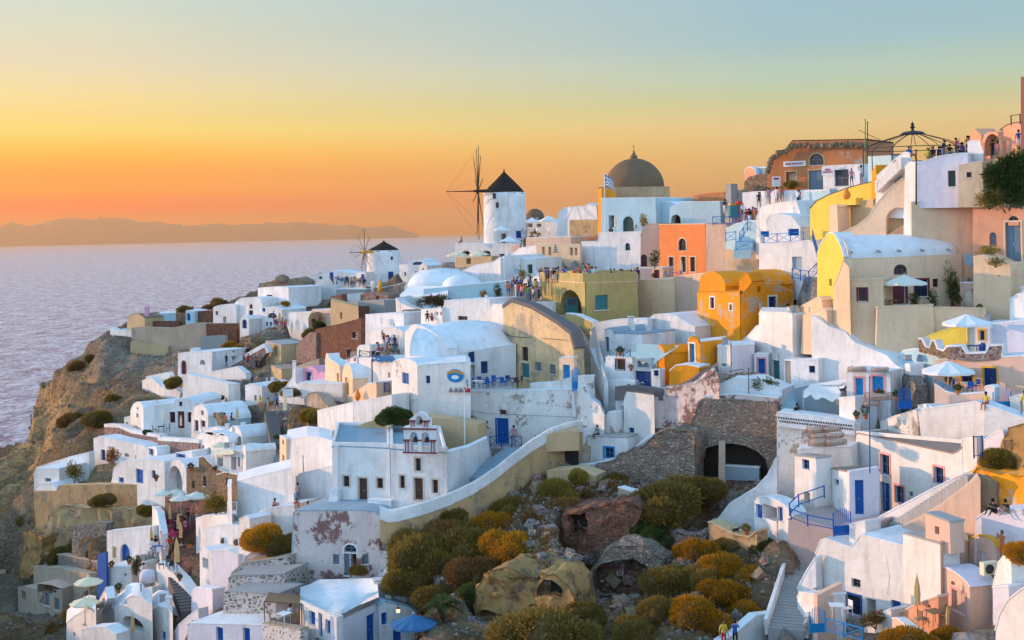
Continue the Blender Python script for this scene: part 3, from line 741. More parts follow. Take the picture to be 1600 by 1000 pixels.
blk('short white terrace wall behind the cliff-edge parapet', (186,216), (208,215), '186,519 186,515 208,515 208,519', 2, 'aqua', name='parapet_wall')
blk('long grey plastered retaining wall above the bare scree', (205,208), (368,200), '206,546 205,512 222,511 268,512 300,505 370,505 370,548', .9, 'concrete', name='retaining_wall', roof=None, fill=1)
blk('ochre rendered buttress below the long grey retaining wall', (202,206), (268,204), '202,552 204,534 235,539 262,541 264,556', 1.4, 'sand', name='buttress', cat='wall', roof=None, ctl=False)
blk('pale grey concrete apron below the red stone parapet', (312,198), (356,197), '312,560 314,526 352,524 356,552', .8, 'grey', name='retaining_wall', roof=None, ctl=False)
blk('dark red stone parapet at the end of the grey retaining wall', (322,201), (369,199), '322,521 322,506 368,506 370,518', .8, 'redstone', name='stone_wall', roof=None, ctl=False)
blk('tiny pale hut with a blue arched door beside the mossy wall', (290,209), (304,208), '290,503 290,487 a2 304,487 304,503', 3, 'aqua', 'Fs 294.5 495 6 12 blue - a')
blk('mossy brown wall between the pale blue hut and the tiny hut', (274,212), (291,211), '274,503 275,481 290,480 291,503', 2, 'brownstone', name='stone_wall', roof=None)
blk('dark red wall with a pink fence top behind the tiny hut', (303,209), (334,207), '303,502 303,487 334,484 334,502', 1, 'redstone', name='stone_wall', roof='pinkwall')
blk('long low white house with a green window at the spur', (333,206), (369,203), '333,506 333,482 a4 369,478 369,505', 5, 'white', 'Fw 338.5 489 4 6 darkgreen; Fo 351 500 5 11 -')
blk('two-storey white house with stacked dark windows on the spur', (367,204), (409,200), '367,508 367,474 376,466 400,465 409,468 409,504', 6, 'white', 'Fd 370.5 493 5 12 blue; Fw 392 479 5 7 maroon; Fw 392 490 7 10 navy')
blk('white cube house with a shadowed arch on the spur crest', (403,207), (451,200), '403,480 403,453 405,450 436,448 451,450 451,480', 6, 'white', 'Fo 421 464 9 7 -')
blk('narrow white tower with a dark blue arched door', (376,198), (389,197), '374,524 375,500 379,494 385,494 389,500 389,524', 3, 'white2', 'Fs 381.8 506 7.5 14 navy - a')
blk('white house with a blue square shutter and a half-moon window', (408,199), (440,196), '408,514 408,481 421,481 a3 440,485 440,510', 5, 'white', 'Fs 412 484 5 6 blue; Fs 417 506 4 6 blue; Fs 423 506 4 6 blue; Fs 429 505 4 6 blue; Fw 425.5 493 14 8 greyblue - a')
blk('small white sea-view hut behind the spur crest', (428,214), (458,210), '428,456 430,448 452,448 458,456', 4, 'white')
blk('white house with a plain slanting wall above the red-floored steps', (449,192), (500,186), '449,536 448,503 451,489 476,488 500,489 500,520', 6, 'white')
blk('grey barrel vault with round portholes beside the ochre wall', (487,187), (527,181), '486,500 486,489 a3 492,485 519,484 527,495 527,502', 4.5, 'taupe', 'Fo 504 490 2.4 2.6 - - a; Fo 513 490 2.4 2.6 - - a; Fo 520 490 2.4 2.6 - - a', roof='roofwhite')
blk('dark stone arch front at the seaward end of the grey vault', (482,184), (497,183), '482,512 482,498 a9 497,496 497,512', 1, 'brownstone', 'Fo 490 504 7 13 - - a', name='stone_arch', roof=None)
blk('bare ochre plastered wall with a small dark door hole', (516,182), (561,177), '516,497 517,469 560,480 561,500', 6, 'sand', 'Fo 533 493 3.5 10 -', name='plastered_building', roof='sand', rad=1)
blk('dark red brick wall closing the bare ochre building', (559,179), (578,181), '559,500 559,479 577,478 578,500', 3, 'redstone', name='brick_wall', roof=None)
blk('low lavender flat roof above the big red stone wall', (538,189), (604,181), '538,490 540,472 600,470 604,490', 8, 'grey', roof='roofgrey', g=GH, name='flat_building')
blk('low red brick ruin with a small dark hole below the small windmill', (563,196), (607,192), '563,476 563,460 575,457 607,460 607,478', 2, 'redstone2', 'Fo 590 466 4 7 -', name='brick_ruin', roof=None)
blk('short red stone wall at the foot of the slope below the crowd', (516,192), (536,190), '516,476 517,463 534,460 536,476', 1, 'redstone', name='brick_wall', roof=None)
blk('low white parapet strip under the small windmill terrace', (532,197), (565,196), '532,470 532,462 565,458 565,466', 1, 'white', name='parapet_wall')
blk('big dark red stone wall with a navy window', (475,166), (568,155), '475,566 474,538 490,524 493,515 530,507 567,497 568,545', 7, 'redstone', 'Fw 555 524 9 10 navy', name='stone_building', roof='redstone', cat='building')
blk('broken red stone wall leaning on the big red stone wall', (462,168), (494,163), '462,560 463,540 474,528 484,519 494,520 494,562', 2, 'redstone2', name='stone_wall', roof=None)
blk('unfinished ochre house front with four empty window holes', (415,173), (439,169), '415,563 415,533 439,539 439,568', None, 'sand', 'Fo 420 545 5 14 -; Fo 431 549 5 15 -', to=476, name='unfinished_house', roof='roofgrey', cat='house')
blk('roofless ochre annex below the unfinished house', (424,165), (440,161), '424,590 424,571 440,578 440,596', None, 'sand', to=470, name='roofless_annex', roof='concrete', cat='ruin')
blk('rough grey retaining wall beside the unfinished house', (440,163), (500,158), '440,588 455,575 498,560 500,575', 3, 'concrete', name='retaining_wall', roof=None)
blk('white sloping stair parapet with a red brick face', (356,174), (416,170), '356,580 357,574 414,542 416,552 366,586', .8, 'redstone2', name='stair_wall', roof='white', rt=.5, bev=.1)
blk('white house with a red-topped arched door below the grey wall', (277,176), (331,172), '277,592 278,553 a2 331,551 331,584', 6, 'white', 'Fs 287 574 9 22 maroon - a; Fo 316 566 8 8 - - a')
blk('conical white chimney stub on the house with the red-topped door', (294,175), (306,174.5), '294,556 297,547 299,545 303,545 305,547 306,556', 1.2, 'white', name='white_chimney', ctl=False)
blk('curving white garden wall running down towards the cliff', (222,178), (284,168), '222,606 222,595 236,590 268,620 284,627 284,632', 1, 'white2', name='garden_wall')
blk('inner white garden wall in the shape of a shell', (228,181), (266,178), '228,600 228,589 262,582 266,588 266,598', .8, 'white', name='garden_wall')
blk('low rounded white garden wall enclosing the hedge', (254,171), (282,168), '254,612 254,600 262,606 276,608 282,614 280,622 262,620', .8, 'white', name='garden_wall')
blk('large blank white wall rising like a sail below the paved terrace', (285,163), (366,157), '284,626 286,600 291,584 355,599 366,601 367,632', .9, 'white2', name='retaining_wall', fill=1)
blk('white wall return joining the large blank white wall', (366,157), (381,162), '366,632 366,600 374,600 381,624', .7, 'white', name='retaining_wall')
blk('low white parapet behind the paved terrace', (309,172), (384,165), '309,593 309,586 370,573 384,584 388,592', .8, 'white', name='parapet_wall')
blk('small white house beside the village steps with stepped corners', (383,152), (409,150), '383,634 383,603 391,600 409,605 409,630', 5, 'white', 'Fs 399 622 4 9 greyblue')
blk('long white vaulted house with a maroon door and a low dome', (224,151), (302,149), '224,680 224,640 238,634 272,630 a8 304,632 304,682', 6, 'white', 'Fw 269.5 652 9 17 maroon whitetrim; Fd 283 656 11 27 maroon whitetrim; Fw 296.5 652 7 16 maroon whitetrim; Fw 282 631 5.5 7 maroon')
blk('lit gable end of the long vaulted house with two tiny windows', (204,156), (224,151.3), '203,676 204,645 a14 224,640 224,680', 6, 'white2', 'Fw 214.5 649 3.5 6 maroon; Fw 215 638 2.6 3.5 maroon')
blk('small white annex at the seaward foot of the long vaulted house', (193,158), (205,157), '193,670 194,653 205,650 205,672', 3, 'white2', 'Fo 198 662 3 6 -')
blk('white round-gabled house with three dark red windows', (299,148), (325,144), '298,690 299,652 a18 325,650 325,690', None, 'white', 'Fw 307 665 6 17 maroon; Fw 317 662 7 10 maroon; Fw 316 645 4 7 maroon', to=388)
blk('stone-fronted vault with a dark arched door', (325,146), (346,142), '325,676 325,662 a17 346,660 346,680', .7, 'brownstone', 'Fo 335 662 9 20 - - a', name='stone_arch', roof=None)
blk('pale blue barrel roof behind the stone-fronted vault', (328,145), (346,142.7), '328,672 328,660 a15 345,658 346,674', None, 'aqua', to=393)
blk('white vaulted cottage with one small window and a blue-tinted roof', (354,137), (378,133), '354,700 356,682 a17 378,684 378,703', None, 'white2', 'Fw 365 675 4.5 13 brown', to=426)
blk('rough stone base under the vaulted cottage roof', (378,133.2), (430,139), '378,706 378,683 426,672 430,700', .5, 'greystone', 'Fo 391 699 7 10 - - a', name='stone_wall', roof=None)
blk('domed white house beside the folded parasol terrace', (306,139), (358,133), '306,712 306,690 a12 340,684 a10 358,692 358,712', 6, 'white2', 'Fo 337 680 9 3.5 -; Fs 317 703 4 15 maroon; Fs 327 704 4 10 maroon')
blk('white arched garden wall in front of the round-gabled house', (305,142), (355,138), '305,700 308,687 318,670 326,671 a5 354,676 355,690', .8, 'white', name='garden_wall')
blk('upper dark red brick retaining wall with a white coping', (161,157), (251,146), '160,683 163,667 186,668 206,677 250,684 248,702', .9, 'redstone2', name='brick_wall', roof='white', fill=1, bev=.1, rt=.35)
blk('lower dark red brick retaining wall with a white coping', (243,144), (311,138), '242,712 247,688 276,690 311,692 309,716', .9, 'redstone2', name='brick_wall', roof='white', fill=1, rt=.35)
blk('long white house front under the upper red brick wall', (146,152), (234,144), '147,724 146,686 156,682 190,690 224,697 233,702 234,722', 2.2, 'white', 'Fs 161 711 7 17 navy; Fo 198 711 7 6 - - a')
blk('small white box with a blue shuttered hatch', (231,143), (245,141), '231,716 232,700 241,698 245,700 245,716', 2.5, 'white', 'Fs 236.5 706 8 10 navy whitetrim')
blk('small white box with a blue-framed square window', (274,137), (301,135), '274,724 275,708 300,706 301,724', 3, 'white', 'Fw 282.5 716 11 10 blue blue')
blk('white terrace house at the cliff corner with a shaded opening', (56,154), (139,149), '57,760 57,731 75,725 110,714 139,707 139,728', .8, 'white', name='terrace_wall')
blk('front wall of the cliff corner terrace with a grey hatch', (53,148), (92,146), '53,764 53,742 57,732 a0 92,733 92,760', 5, 'white2', 'Fs 75 750 10 6 greyblue')
blk('white bastion cap at the cliff corner', (57,146.5), (89,144.5), '57,772 57,764 62,756 80,755 89,764 89,772', 3, 'white', name='bastion')
blk('white gabled house with a tall blue door above the tan wall', (163,142), (257,134), '163,762 176,744 178,732 188,722 204,720 228,718 257,722 257,762', 6, 'white', 'Fd 218 744 11.5 22 blue; Fs 189.5 750 8 8 blue; Fs 240 741 6 12 navy')
blk('large white arch over a grey niche', (256,135), (291,131), '256,766 257,748 a26 291,742 291,768', 5, 'white', 'Fn 274 748 21 40 grey - a')
blk('brown stone house with dark windows and a terrace on top', (291,131), (356,127), '291,786 292,730 311,730 311,715 318,713 326,722 340,733 352,738 356,742 356,780', 5, 'brownstone', 'Fo 302 757 4.5 11 -; Fs 319.5 752 4.5 15 navy; Fo 337 770 6 6 -', name='stone_house', roof='white2', cat='house')
blk('lit side of the brown stone house with a narrow window', (338,127.5), (371,124), '338,784 338,742 352,738 371,742 370,780', 2, 'brownstone', 'Fo 356 753 6 12 -', name='stone_house', roof='white2', ctl=False)
blk('white vaulted house with a blue door beside the stepped lane', (377,127), (384,125), '377,746 377,712 a12 384,706 384,746', None, 'white2', to=431)
blk('white block under the flat canopy with a shaded doorway', (330,129), (378,126.5), '330,728 330,706 352,702 378,705 378,738', 4, 'white', 'Fo 344 722 9 14 -; Fo 365 724 8 20 -; Fs 373 722 3.5 15 blue')
blk('long tan plastered retaining wall patched with dark stones', (53,146), (247,136), '55,806 53,768 88,768 92,759 150,757 246,758 249,800', .9, 'tan', name='retaining_wall', roof='sand', fill=1, rt=.06)
blk('lower tan earth bank with a crooked seam', (60,140), (240,134), '60,838 75,806 100,790 150,796 240,793 242,836', 1.5, 'tan', name='earth_bank', cat='wall', roof=None, fill=1, rough=.4)
blk('dark dry-stone terrace wall with pale capping', (110,134), (165,131), '112,838 112,822 150,816 166,818 166,832', 1, 'greystone', name='stone_wall', roof=None, fill=1)
blk('long dry-stone terrace wall above the ruined sheds', (63,140), (160,126), '63,878 64,864 102,868 160,880 160,894', .9, 'greystone', name='stone_wall', roof='concrete', fill=1)
blk('concrete ledge wall above the ruined sheds', (52,138), (150,124), '52,898 52,886 90,888 140,898 150,914', 1.2, 'concrete', name='retaining_wall', roof='concrete', fill=1)
blk('roofless grey shed with an empty window at the bottom left', (28,136), (58,132), '28,956 28,918 38,916 58,922 58,956', 2.6, 'concrete', 'Fo 37 930 7 13 -', name='ruined_shed', cat='ruin', roof='concrete')
blk('ruined shed front with a broken brown door frame', (57,131), (98,128), '57,958 58,914 62,912 80,914 97,920 98,956', 2.4, 'concrete', 'Fo 65 934 9 16 -; Fs 85 924 5 6 maroon; Fs 73 936 8 20 greyblue; Fs 89 944 8 18 greyblue', name='ruined_shed', cat='ruin', roof='taupe')
blk('pink round-gabled house with a dark blue door', (470,145), (500,142), '470,600 470,590 a17 498,590 500,600', 5, 'pinkwall', 'Fs 482 588 9 13 navy pinktrim', name='pink_house', g=None, roof='pinkwall')
blk('low pink wall beside the pink round-gabled house', (498,142), (519,140), '498,600 498,582 519,584 519,600', 4, 'pinkwall', name='pink_house', roof='pinkwall')
blk('cream wall with a tiny lamp beside the pink house', (506,141), (531,137), '508,604 508,566 510,553 513,553 514,560 531,572 531,606', None, 'cream2', 'Fd 528 590 4 14 yellowtrim', to=548, name='cream_house')
blk('lower white terrace block under the pink house', (468,139), (535,135), '468,626 468,598 500,600 535,600 535,626', 5, 'white2')
blk('white stepped wall beside the little white stairs', (436,146), (474,143), '434,628 436,612 447,604 457,590 458,576 461,575 462,600 474,600 474,632', 1, 'white', name='stair_wall')
blk('grey broken rock wall below the pink house terrace', (476,136), (512,132), '474,634 476,620 486,612 498,616 512,632 512,640', 1.2, 'concrete', name='rock_wall', roof=None, rough=.4)
blk('cream arched house with a narrow yellow door', (534,137), (551,133), '534,628 535,590 a22 551,592 551,632', None, 'cream2', 'Fd 542 603 6 26 yellowtrim', to=600, name='cream_house')
blk('pale wall with a clay jar niche above the white ramp', (551,131), (588,127), '551,640 551,616 575,600 588,598 588,628', 3, 'cream2', name='terrace_wall')
blk('white house with pink-lit upper terrace below the red stone wall', (535,146), (572,142), '535,590 536,565 560,556 572,556 572,592', 5, 'white2', 'Fo 554 561 4 6 -')
blk('tall white blue-shaded house beside the slim dark pole', (570,151), (632,146), '570,536 571,492 600,490 631,490 632,536', 7, 'white')
blk('white domed terrace house crowded with cafe guests', (576,143), (632,138), '576,570 578,524 a11 630,522 632,560', 5, 'white2', 'Fo 618 541 8 8 -; Fo 621 550 8 7 -')
blk('white lower cafe wall with a narrow window', (560,135), (612,130), '560,620 561,560 580,560 612,566 612,612', 4, 'white2', 'Fo 608 586 4 8 -')
blk('white blind wall at the seaward edge of the cafe', (558,140), (578,138), '556,600 558,545 562,540 578,540 578,600', 4, 'white2')
blk('broad white ramp-topped wall stepping down to the sea side', (496,123), (552,116), '496,700 496,642 530,634 552,629 552,700', 5, 'white', name='white_bulwark', cat='wall', roof='roofwhite')
blk('white sloping wall rising towards the logo house', (552,116), (613,112), '552,684 552,630 612,618 613,660', 2, 'white', name='white_bulwark', cat='wall', roof='roofwhite')
blk('tall white house wall with a slim chimney pole', (447,118), (520,111), '447,800 448,688 480,682 500,684 520,690 520,790', 6, 'white', rad=1)
blk('narrow lit house end with an ochre shutter and a low door', (437,121), (447,117.5), '436,736 437,681 447,686 447,745', 4, 'cream2', 'Fd 443 719 4 16 canvastan; Fs 442.5 691 3 6 sand')  # sunlight on this end of the white house put into warmer plaster
blk('white block stepping down behind the seated visitors', (463,110), (521,106), '463,790 462,746 470,740 520,728 521,775', 3, 'white', name='parapet_block', cat='wall')
blk('large white wall sloping down to the left of the seated visitors', (371,112), (457,107), '369,850 371,753 400,744 456,731 458,760 463,790', 4, 'white', name='white_bulwark', cat='wall', rad=1)
blk('low white wall the seated visitors lean on', (371,107), (462,104), '371,850 372,826 396,806 420,794 460,790 462,830', 3, 'white2', name='parapet_wall')
blk('left half of the bell-gabled church front with two windows and a brown door', (519,101), (610,99), '519,782 519,699 524,697 609,701 610,789', 11, 'white', 'Fw 541 752 10 17 brown stonetrim; Fd 567 765 14 36 brown stonetrim; Fw 593.5 755 10 16 brown stonetrim', name='church', roof='roofblue', par=.35, key='c1', rad=610)
blk('right half of the church front under the bell gable', (610,98), (698,96), '610,789 610,702 698,708 698,774', 11, 'white', 'Fw 628.5 753 8 20 brown stonetrim; Fd 654 764 14 34 brown stonetrim; Fw 680 760 9 21 brown stonetrim; Fw 653 726 9 20 brown stonetrim', name='church', roof='roofblue', par=.35, key='c2', rad=610)
blk('low white plinth bench between the two church doors', (575,98.3), (611,97.6), '575,790 575,781 611,784 611,792', .8, 'white', name='plinth_bench')
blk('low white plinth at the left corner of the church', (514,100.2), (527,100), '514,782 514,768 519,766 527,768 527,783', 1, 'white', name='plinth_bench')
blk('slim white pilaster on the left corner of the church', (523,100.7), (528,100.6), '523,780 523,698 528,698 528,781', .3, 'white', name='pilaster', ctl=False)
blk('long white side wall of the church climbing beside the steps', (698,96), (770,107), '698,776 698,708 730,700 761,685 768,715 769,726', 1.2, 'white', name='church_wall', rad=1)
def bell_gable():
    a, b_ = P(631, 690, 95.6), P(681, 690, 95); e = (b_-a); e.z = 0; W_ = e.length; e.normalize(); inn = V((-e.y, e.x, 0))
    zb, zt = P(655, 708, 95.3).z, P(655, 645, 95.3).z; H = zt-zb; pl = Plane(a, e)
    T = Thing('bell_gable', 'white two-tier bell gable with maroon bands over the church roof', 'bell gable', (a.x, a.y, zb)); o = V((a.x, a.y, zb))
    def q(u, v): return o+e*W_*u+UP*H*v
    def arch(u0, u1, v0, v1):
        r = (u1-u0)*W_/2; L = [q(u0, v0), q(u1, v0)]
        c = q((u0+u1)/2, v1)-UP*r
        return L+[c+e*r*math.cos(math.pi*i/8)+UP*r*math.sin(math.pi*i/8) for i in range(9)]
    def slabm(outer, loops, nm):
        M1 = MB(); th = inn*.75
        face_holes(M1, outer, loops); face_holes(M1, [p+th for p in outer], [[p+th for p in l] for l in loops])
        for l in [outer]+loops: n = len(l); M1.add(l+[p+th for p in l], [(i, (i+1) % n, n+(i+1) % n, n+i) for i in range(n)])
        return T.part(nm, M1.v, M1.f, 'white', world=True)
    slabm([q(0, 0), q(1, 0), q(1, .64), q(0, .64)], [arch(.2, .44, .04, .52), arch(.56, .8, .04, .52)], 'lower_tier')
    top = [q(.2, .64), q(.8, .64), q(.8, .85)]+[q(.5, .85)+e*W_*.3*math.cos(math.pi*i/10)*.7+UP*H*.15*math.sin(math.pi*i/10) for i in range(11)]+[q(.2, .85)]
    slabm(top, [arch(.40, .60, .68, .93)], 'upper_tier')
    for v, u0, u1 in ((.01, -.03, 1.03), (.32, -.02, 1.02), (.60, -.04, 1.04), (.80, .17, .83)):
        for x0, x1 in (((u0, .2), (.44, .56), (.8, u1)) if v == .32 else ((u0, .39), (.61, u1)) if v == .8 else ((u0, u1),)):
            M1 = MB().bar(q(x0, v)-inn*.05, q(x1, v)-inn*.03, .12, .11); T.part('band', M1.v, M1.f, 'redtrim', world=True)
    for u, v0, v1 in ((.05, .03, .28), (.14, .03, .28), (.86, .03, .28), (.95, .03, .28), (.26, .66, .78), (.34, .66, .78), (.66, .66, .78), (.74, .66, .78)):
        M1 = MB().tube(q(u, v0)-inn*.08, q(u, v1)-inn*.05, .035, .035, 8); M1.box(q(u, v1)-inn*.08, (.12, .12, .08)); T.part('colonnette', M1.v, M1.f, 'redtrim', world=True)
    M1 = MB(); M1.bar(q(.44, .40)+inn*.3, q(.56, .40)+inn*.3, .1, .1); T.part('crossbar', M1.v, M1.f, 'redtrim', world=True)
    for u, v, k, lb in ((.32, .36, 1., 'left bell in the lower tier of the bell gable'), (.68, .36, 1., 'right bell in the lower tier of the bell gable'), (.5, .80, .75, 'small bell in the top arch of the bell gable')):
        B_ = Thing('bell', lb, 'bell', q(u, v)+inn*.38-UP*.3*k); M1 = MB().lathe([(.24*k, 0), (.2*k, .06*k), (.15*k, .25*k), (.1*k, .36*k), (.001, .4*k)], 14); B_.part('body', M1.v, M1.f, 'iron', smooth=True)
        M1 = MB().tube((0, 0, .38*k), (0, 0, .62*k), .025, .025, 5); B_.part('hanger', M1.v, M1.f, 'darkwood')
bell_gable()
blk('tan plastered bank wall behind the church roof', (553,110), (748,106), '553,706 554,668 572,660 600,654 640,650 700,655 746,664 748,700', 2, 'sand', name='bank_wall', roof=None, fill=1)
def ribbon(label, pts, below, D0, D1, w, m, mb_, cat='wall', name='parapet_wall', thick=.5, pw=1.):
    n = len(pts); T = Thing(name, label, cat, P(pts[0][0], pts[0][1], D0)); q = []
    for i, (x, y) in enumerate(pts):
        D = D0+(D1-D0)*((x-pts[0][0])/(pts[-1][0]-pts[0][0]))**pw; q.append(P(x, y, D))
    M1 = MB(); vs = []
    for p in q: vs += [p, p+V((0, thick, 0)), p+V((0, thick, -w)), p+V((0, 0, -w))]
    fs = [(4*i+j, 4*i+(j+1) % 4, 4*i+4+(j+1) % 4, 4*i+4+j) for i in range(n-1) for j in range(4)]+[(0, 1, 2, 3), (4*n-4, 4*n-1, 4*n-2, 4*n-3)]
    T.part('coping', vs, fs, m, world=True, bev=.08)
    if below:
        vs = []
        for (xa, ya), (xb, yb_), a_, b2 in zip(zip([p[0] for p in pts], below), zip([p[0] for p in pts][1:], below[1:]), q, q[1:]): SEG.append((xa, ya, a_.y, xb, yb_, b2.y))
        for p, y, (x, _) in zip(q, below, pts):
            D = p.y; zl = P(x, y, D).z
            vs += [p+V((0, .1, -w*.6)), p+V((0, thick-.1, -w*.6)), V((p.x, p.y+thick-.1, zl-1.5)), V((p.x, p.y+.1-.15, zl-1.5))]; CP.append((p.x, p.y-.5, zl-.1, -1, 1.))
            CP.append((p.x, p.y+1.2, p.z-.6, -1, 1.))
        T.part('wall', vs, fs, mb_, world=True)
    return T
ribbon('long white ribbon parapet sweeping up beside the church steps', [(593,792), (606,797), (620,796), (660,786), (700,772), (740,753), (775,730), (800,710), (830,688), (860,670), (885,661), (910,657)],
       [812, 822, 835, 838, 832, 822, 800, 775, 752, 738, 732, 730], 93.6, 104.6, .95, 'white', 'tan', pw=1.7)
blk('rounded white apron ending the courtyard in front of the church', (462,103), (600,96), '470,812 470,800 480,796 560,796 578,799 596,810 600,830', 1., 'white', name='parapet_wall', fill=1)
blk('tan lintel over the shallow cave shelter', (846,101.5), (905,101.5), '846,706 848,682 866,676 905,672 905,704', 2.5, 'sand', name='cave_lintel', cat='wall', roof=None, sk=0, ctl=False, cut=False)
blk('near-black slab as shade of the shelter cut into the bank below the ribbon parapet', (850,103), (904,103), '850,738 850,702 904,702 904,736', .4, 'dark', name='cave_shade', cat='cave', roof=None, sk=.5, ctl=False)  # slab coloured near-black for the shade at the back of the shelter
blk('sandy roof slab in front of the shallow cave shelter', (852,100), (930,98), '852,742 855,737 900,734 930,745 930,757', 2., 'sand', name='sand_ledge', roof='sand')
blk('long white wall with the navy gate and a small hatch', (664,114), (912,110), '655,700 648,628 672,614 700,613 905,609 915,628 918,700', 1.2, 'worn', 'Fd 784.5 674 16 37 blue blue; Fs 786 644 10 7 brown', name='courtyard_wall', fill=1, roof='roofwhite', bev=.1, sk=.6)
blk('white wall below the logo house meeting the bulwark', (612,114.5), (690,113), '600,668 612,625 650,622 690,616 690,660', 1.5, 'white', name='courtyard_wall')
blk('white corner bastion pierced by dark holes beside the village steps', (902,108), (945,105), '900,668 903,612 910,604 916,604 924,625 938,636 944,650 944,690', 3, 'worn', 'Fn 923 636 2 2 dark; Fn 915 652 3 2 dark', name='bastion', rad=1)
blk('short white garden wall at the right end of the cafe terrace', (826,113), (900,110), '826,612 828,600 866,597 894,590 900,612', .6, 'white2', name='garden_wall')
blk('lone white pillar beside the sky-blue gate', (903,109), (914,108), '902,616 903,588 913,588 914,616', 1, 'worn', name='gate_pillar')
blk('white shop with the round painted sign, front wall', (653,112), (736,110), '653,628 653,572 662,570 729,566 735,570 735,616', 6, 'white2', 'Fs 668.5 593 7 12 navy', name='white_shop', key='shop', rad=1)
blk('lit rounded gable end of the shop with the painted sign', (612,117), (653,112.1), '612,634 612,572 a12 652,574 653,632', None, 'worn', 'Fs 633.5 591 10.5 17 blue', to=698, name='white_shop')
def logo():
    pl = BL['shop'].pl; c = pl.hit(712, 587)-BL['shop'].inn*.08; e = pl.e if pl.e.x > 0 else -pl.e; n = -BL['shop'].inn; T = Thing('painted_sign', 'oval blue and white sign with an orange banner on the shop wall', 'sign', c)
    def disc(rx, rz, off, dz=0):
        vs = [c+UP*dz+e*rx*math.cos(2*math.pi*i/28)+UP*rz*math.sin(2*math.pi*i/28)+n*o for o in (off, off-.03) for i in range(28)]
        return vs, [tuple(range(28))]+[(i, (i+1) % 28, 28+(i+1) % 28, 28+i) for i in range(28)]
    T.part('rim', *disc(.78, .58, .02), 'skyblue', world=True); T.part('field', *disc(.6, .4, .04), 'skyblue', world=True); T.part('center', *disc(.34, .18, .06, -.12), 'whitetrim', world=True)
    vs = []
    for o in (.09, .05):
        for i in range(13):
            u = -1+i/6; z = .30+.1*math.cos(u*2.4)
            vs += [c+e*.76*u+UP*(z-.12)+n*o, c+e*.76*u+UP*(z+.12)+n*o]
    fs = [(2*i, 2*i+1, 2*i+3, 2*i+2) for i in range(12)]
    T.part('banner', vs, fs, 'yellowtrim', world=True)
    M1 = MB()
    for i in range(9):
        u = -.8+i*.2; z = .30+.1*math.cos(u*2.4); M1.box(c+e*.76*u+UP*z+n*.1, (.035, .02, .12)); 
        if i % 2: M1.box(c+e*(.76*u+.05)+UP*(z+.04)+n*.1, (.08, .02, .03))
    T.part('lettering', M1.v, M1.f, 'canvasblue', world=True)
    for i, (x, cc) in enumerate(((706, 'clothgrey'), (714, 'clothgrey'), (721, 'clothgrey'), (728, 'clothred'), (734, 'clothred'))):
        p = pl.hit(x, 606)-BL['shop'].inn*.25; T2 = Thing('hanging_bag', ['leftmost grey bag hung under the painted sign', 'second grey bag hung under the painted sign', 'third grey bag hung under the painted sign', 'first red bag hung under the painted sign', 'rightmost red bag hung under the painted sign'][i], 'bag', p-UP*.35, 0, 'bags hung on the shop wall')
        M1 = MB().lathe([(.12, 0), (.17, .1), (.13, .3), (.03, .36)], 8); T2.part('body', M1.v, M1.f, cc); M1 = MB().tube((-.08, 0, .33), (0, 0, .5), .012, .012, 4).tube((.08, 0, .33), (0, 0, .5), .012, .012, 4); T2.part('strap', M1.v, M1.f, 'iron')
logo()
blk('rounded west gable of the big central white vault', (632,123), (699,116.5), '632,572 632,520 640,513 a14 697,545 699,572', 1.2, 'white2', '', g=GH, ctl=False)
blk('big white barrel vault behind the shop with a double-height navy door', (697,116.5), (806,119.5), '697,616 698,557 806,537 806,606', .6, 'white', 'Fs 737 558 10 17 navy; Fo 737.5 588 10 36 -; Fs 757 574 11 19 navy', g=GH, roof=None)
def bigvault():
    T = Thing('barrel_roof', 'huge pale blue-white barrel roof over the central house', 'roof', P(740, 560, 118)); n = 14; m = 16; vs = []
    for j in range(m+1):
        s = j/m; x0 = 640+(806-640)*s; Df = 116.6+3*s; yl = 559+(537-559)*max(0, (x0-697)/109)-(0 if x0 > 697 else (697-x0)*.05)
        crest = 513-14*math.sin(math.pi*min(1, s*1.05)*.9)+3*s
        if s > .75: crest += (s-.75)**2*420
        base = P(x0, yl, Df); top = P(x0, crest, Df+4.4); 
        for i in range(n+1):
            a = math.pi*i/n; y = base.y+4.4*(1-math.cos(a)); z = base.z+(top.z-base.z)*math.sin(a); vs.append(V((base.x+(y-base.y)*.1, y, z)))
    fs = [(j*(n+1)+i, j*(n+1)+i+1, (j+1)*(n+1)+i+1, (j+1)*(n+1)+i) for j in range(m) for i in range(n)]
    fs += [tuple(range(n+1)), tuple(range(m*(n+1), (m+1)*(n+1)))]
    T.part('shell', vs, fs, 'roofwhite', world=True, smooth=True)
bigvault()
blk('old yellowed plaster wall with teal doors below the stepped lane', (783,122), (898,112), '785,612 786,482 800,472 830,482 870,506 890,522 896,545 900,612', 1.1, 'oldwall', 'Fw 820 553 10 22 brown; Fs 820.5 579 13 22 teal; Fs 841 573 10 14 greyblue; Fs 863.5 577 9 15 greyblue; Fd 885 581 10 21 skyblue', name='old_wall', roof='greydark', rt=.35, bev=.1)
blk('cream door surround block with the sky-blue door', (873,111.8), (897,110.8), '873,612 874,562 880,558 897,558 897,612', .4, 'cream2', 'Fd 885 582 11 24 skyblue', name='door_porch', ctl=False)
blk('white cube with a barred window under a small arch', (690,140), (768,135), '690,512 694,470 765,468 768,512', 6, 'white', 'Fw 723 497 15 6 brown')
blk('white wedge-roofed house touching the yellowed wall', (741,136), (789,130), '741,520 746,502 770,476 789,476 789,520', 6, 'white')
blk('white terrace block with two yellow hatches and seated guests', (658,143), (695,139), '656,516 658,484 690,482 694,515', 5, 'white2', 'Fs 683 490 3 5 yellowtrim; Fs 689 490 3 5 yellowtrim')
